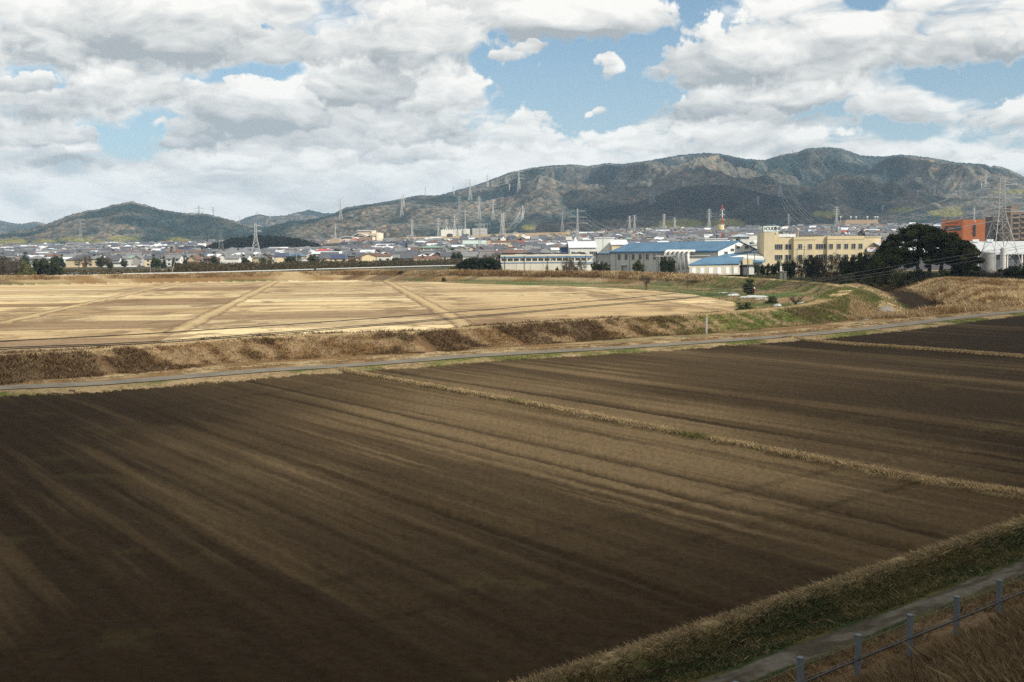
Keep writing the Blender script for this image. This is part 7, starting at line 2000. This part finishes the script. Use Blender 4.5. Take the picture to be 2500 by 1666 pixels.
def litter():
    """crumpled plastic sheets and a few garden things inside the bend"""
    r = random.Random(6)
    for (px, py, w, d, h, lb) in ((1842, 727, 5.0, 2.6, .35, "largest crumpled white plastic sheet below the tall dark bush"), (1791, 722.5, 2.2, 1.2, .40, "small arched white sheet left of the largest one"), (1776, 716.5, 3.6, 1.0, .12, "flat pale strip of sheeting behind the others"),
                                  (1862, 731, 2.0, .8, .12, "thin scrap of white sheet at the right end of the litter"), (1898, 746, 1.2, .7, .35, "little white heap in the rough ground near the thorn bush"), (1957, 744, 1.6, .8, .5, "bluish white heap beside the thorn bush")):
        x, y = P(px, py, .15); z = gz(x, y); n = 14; V = []; F = []
        for j in range(n):
            for i in range(n):
                u, v = i / (n - 1) * 2 - 1, j / (n - 1) * 2 - 1; e = max(0, 1 - (u * u + v * v) ** 1.2)
                V.append((u * w / 2 + r.uniform(-.05, .05), v * d / 2 + r.uniform(-.05, .05), h * e ** .5 * r.uniform(.45, 1.1) - .03))
        for j in range(n - 1):
            for i in range(n - 1): F.append((j * n + i, j * n + i + 1, (j + 1) * n + i + 1, (j + 1) * n + i))
        o = np_mesh("plastic_sheet", V, F, M_PLAST); tag(o, lb, "plastic sheet", "white plastic sheets inside the bend"); o.location = (x, y, z + .05)
    x, y = P(1840, 717, .2); t = thing("red_drum", "small red and white drum on the plastic sheets", "drum", (x, y, gz(x, y)), 0); b = MB(); b.lathe((0, 0, 0), [(0, 0), (.28, 0), (.3, .4), (.28, .75), (0, .78)], 14); part(b, "shell", M_RED, t); b = MB(); b.lathe((0, 0, .78), [(0, 0), (.26, 0), (.2, .18), (0, .2)], 14); part(b, "lid", R_WHITE, t)
    b = MB(); p = [P(a, c, 0) for a, c in ((2095, 796), (2128, 778), (2150, 762), (2168, 748))]
    for i in range(3):
        (x0, y0), (x1, y1) = p[i], p[i + 1]; b.face([(x0, y0, .25), (x1, y1, .15), (x1 + 1.5, y1 - .3, -1.0), (x0 + 1.5, y0 - .3, -.9)])
        b.face([(x0 - .35, y0, .25), (x1 - .35, y1, .15), (x1, y1, .15), (x0, y0, .25)]); b.face([(x0 - .35, y0, .25), (x0 - .35, y0, -1.2), (x1 - .35, y1, -1.2), (x1 - .35, y1, .15)])
    tag(b.build("revetment", mat("old_concrete", (.17, .155, .13), .9, .15, 1.0, streak=.4)), "sloping concrete revetment where the levee meets the river", "revetment")
    b = MB(); p = [at(a, c, Y) for a, c, Y in ((2400, 684, 235), (2440, 696, 222), (2500, 712, 208), (2560, 722, 200))]
    n0 = MB()
    for i in range(3):
        a, c = p[i], p[i + 1]
        for q in range(9):
            f = q / 8; n0.bar((a[0] + (c[0] - a[0]) * f, a[1] + (c[1] - a[1]) * f, a[2] + (c[2] - a[2]) * f - 1.4), (a[0] + (c[0] - a[0]) * f, a[1] + (c[1] - a[1]) * f, a[2] + (c[2] - a[2]) * f + .05), .04)
        b.face([(a[0], a[1], a[2] - 1.3), (c[0], c[1], c[2] - 1.3), (c[0], c[1], c[2]), (a[0], a[1], a[2])]); b.face([(a[0], a[1] + .03, a[2] - 1.3), (a[0], a[1] + .03, a[2]), (c[0], c[1] + .03, c[2]), (c[0], c[1] + .03, c[2] - 1.3)])
    e = empty("net_fence", (0, 0, 0)); tag(e, "green net fence on the mound at the right edge", "fence"); part(b, "net", mat("green_net", (.035, .075, .06), .8), e); part(n0, "posts", M_STEELD, e)
litter()
# ------------------------------------------------------------------ air and unseen shadow clouds
def build_haze():
    m = bpy.data.materials.new("haze_air"); m.use_nodes = True
    t = NT(m.node_tree); t.n.clear()
    v = t.new('ShaderNodeVolumePrincipled')
    v.inputs['Color'].default_value = (.52, .74, 1.0, 1); v.inputs['Density'].default_value = 0.000068
    v.inputs['Anisotropy'].default_value = 0.0
    out = t.new('ShaderNodeOutputMaterial'); t.l.new(v.outputs[0], out.inputs['Volume'])
    b = MB(); b.b2((-8800, -3200, -4.2), (8800, 8800, 540))
    o = b.build("haze", m); tag(o, kind='stuff')
build_haze()

def shadow_cloud(tx, ty, rx, ry, alt, seed, label, rz=0.0):
    """an unseen cloud mesh added between the sun and (tx, ty) to shade the land"""
    k = (alt) / SUN_DIR.z; cx, cy = tx + SUN_DIR.x * k, ty + SUN_DIR.y * k
    n, m = 64, 20; V = []; F = []
    r = random.Random(seed); ph = [r.uniform(0, 6.28) for _ in range(8)]
    th = min(rx, ry) * .55
    for j in range(m + 1):
        v = j / m; el = (v - .5) * math.pi
        for i in range(n):
            a = 2 * math.pi * i / n
            w = 1 + .16 * math.sin(3 * a + ph[0]) + .10 * math.sin(5 * a + ph[1]) + .07 * math.sin(9 * a + ph[2]) + .05 * math.sin(14 * a + ph[3])
            q = math.cos(el) * w; z = math.sin(el)
            z = z * (th if z > 0 else th * .15) * (1 + .25 * math.sin(4 * a + ph[4]) * math.sin(3 * el + ph[5]) + .12 * math.sin(11 * a + ph[6]) * math.cos(7 * el))
            V.append((q * rx * math.cos(a), q * ry * math.sin(a), z))
    for j in range(m):
        for i in range(n): F.append((j * n + i, j * n + (i + 1) % n, (j + 1) * n + (i + 1) % n, (j + 1) * n + i))
    mm = bpy.data.materials.get("shadow_cloud_white")
    if not mm:
        mm = bpy.data.materials.new("shadow_cloud_white"); mm.use_nodes = True; t = NT(mm.node_tree)
        t.n['Principled BSDF'].inputs['Base Color'].default_value = (.9, .9, .9, 1); t.n['Principled BSDF'].inputs['Roughness'].default_value = 1
    o = np_mesh("cloud", V, F, mm, smooth=True); o.location = (cx, cy, alt); o.rotation_euler[2] = rz; tag(o, label, "cloud", kind='structure')  # out of view, added only for the shadow it casts
H0 = 900
shadow_cloud(90, 72, 44, 60, 1500, 5, "unseen cloud added to shade the right side of the ploughed field")
shadow_cloud(24.2, 17.8, 80, 19, 1500, 7, "long unseen cloud added to shade the railway bank", math.atan2(TY, TX))
shadow_cloud(-34, 40, 17, 26, 1500, 8, "unseen cloud added to shade the left end of the ploughed field")
shadow_cloud(450, 2760, 400, 400, 1300, 1, "unseen cloud added to shade the dark middle hill")
shadow_cloud(-330, 1520, 150, 140, H0, 2, "unseen cloud added to shade the wooded grove")
shadow_cloud(112, 285, 62, 46, H0, 3, "unseen cloud added to shade the camphor tree and the river's tree belt")
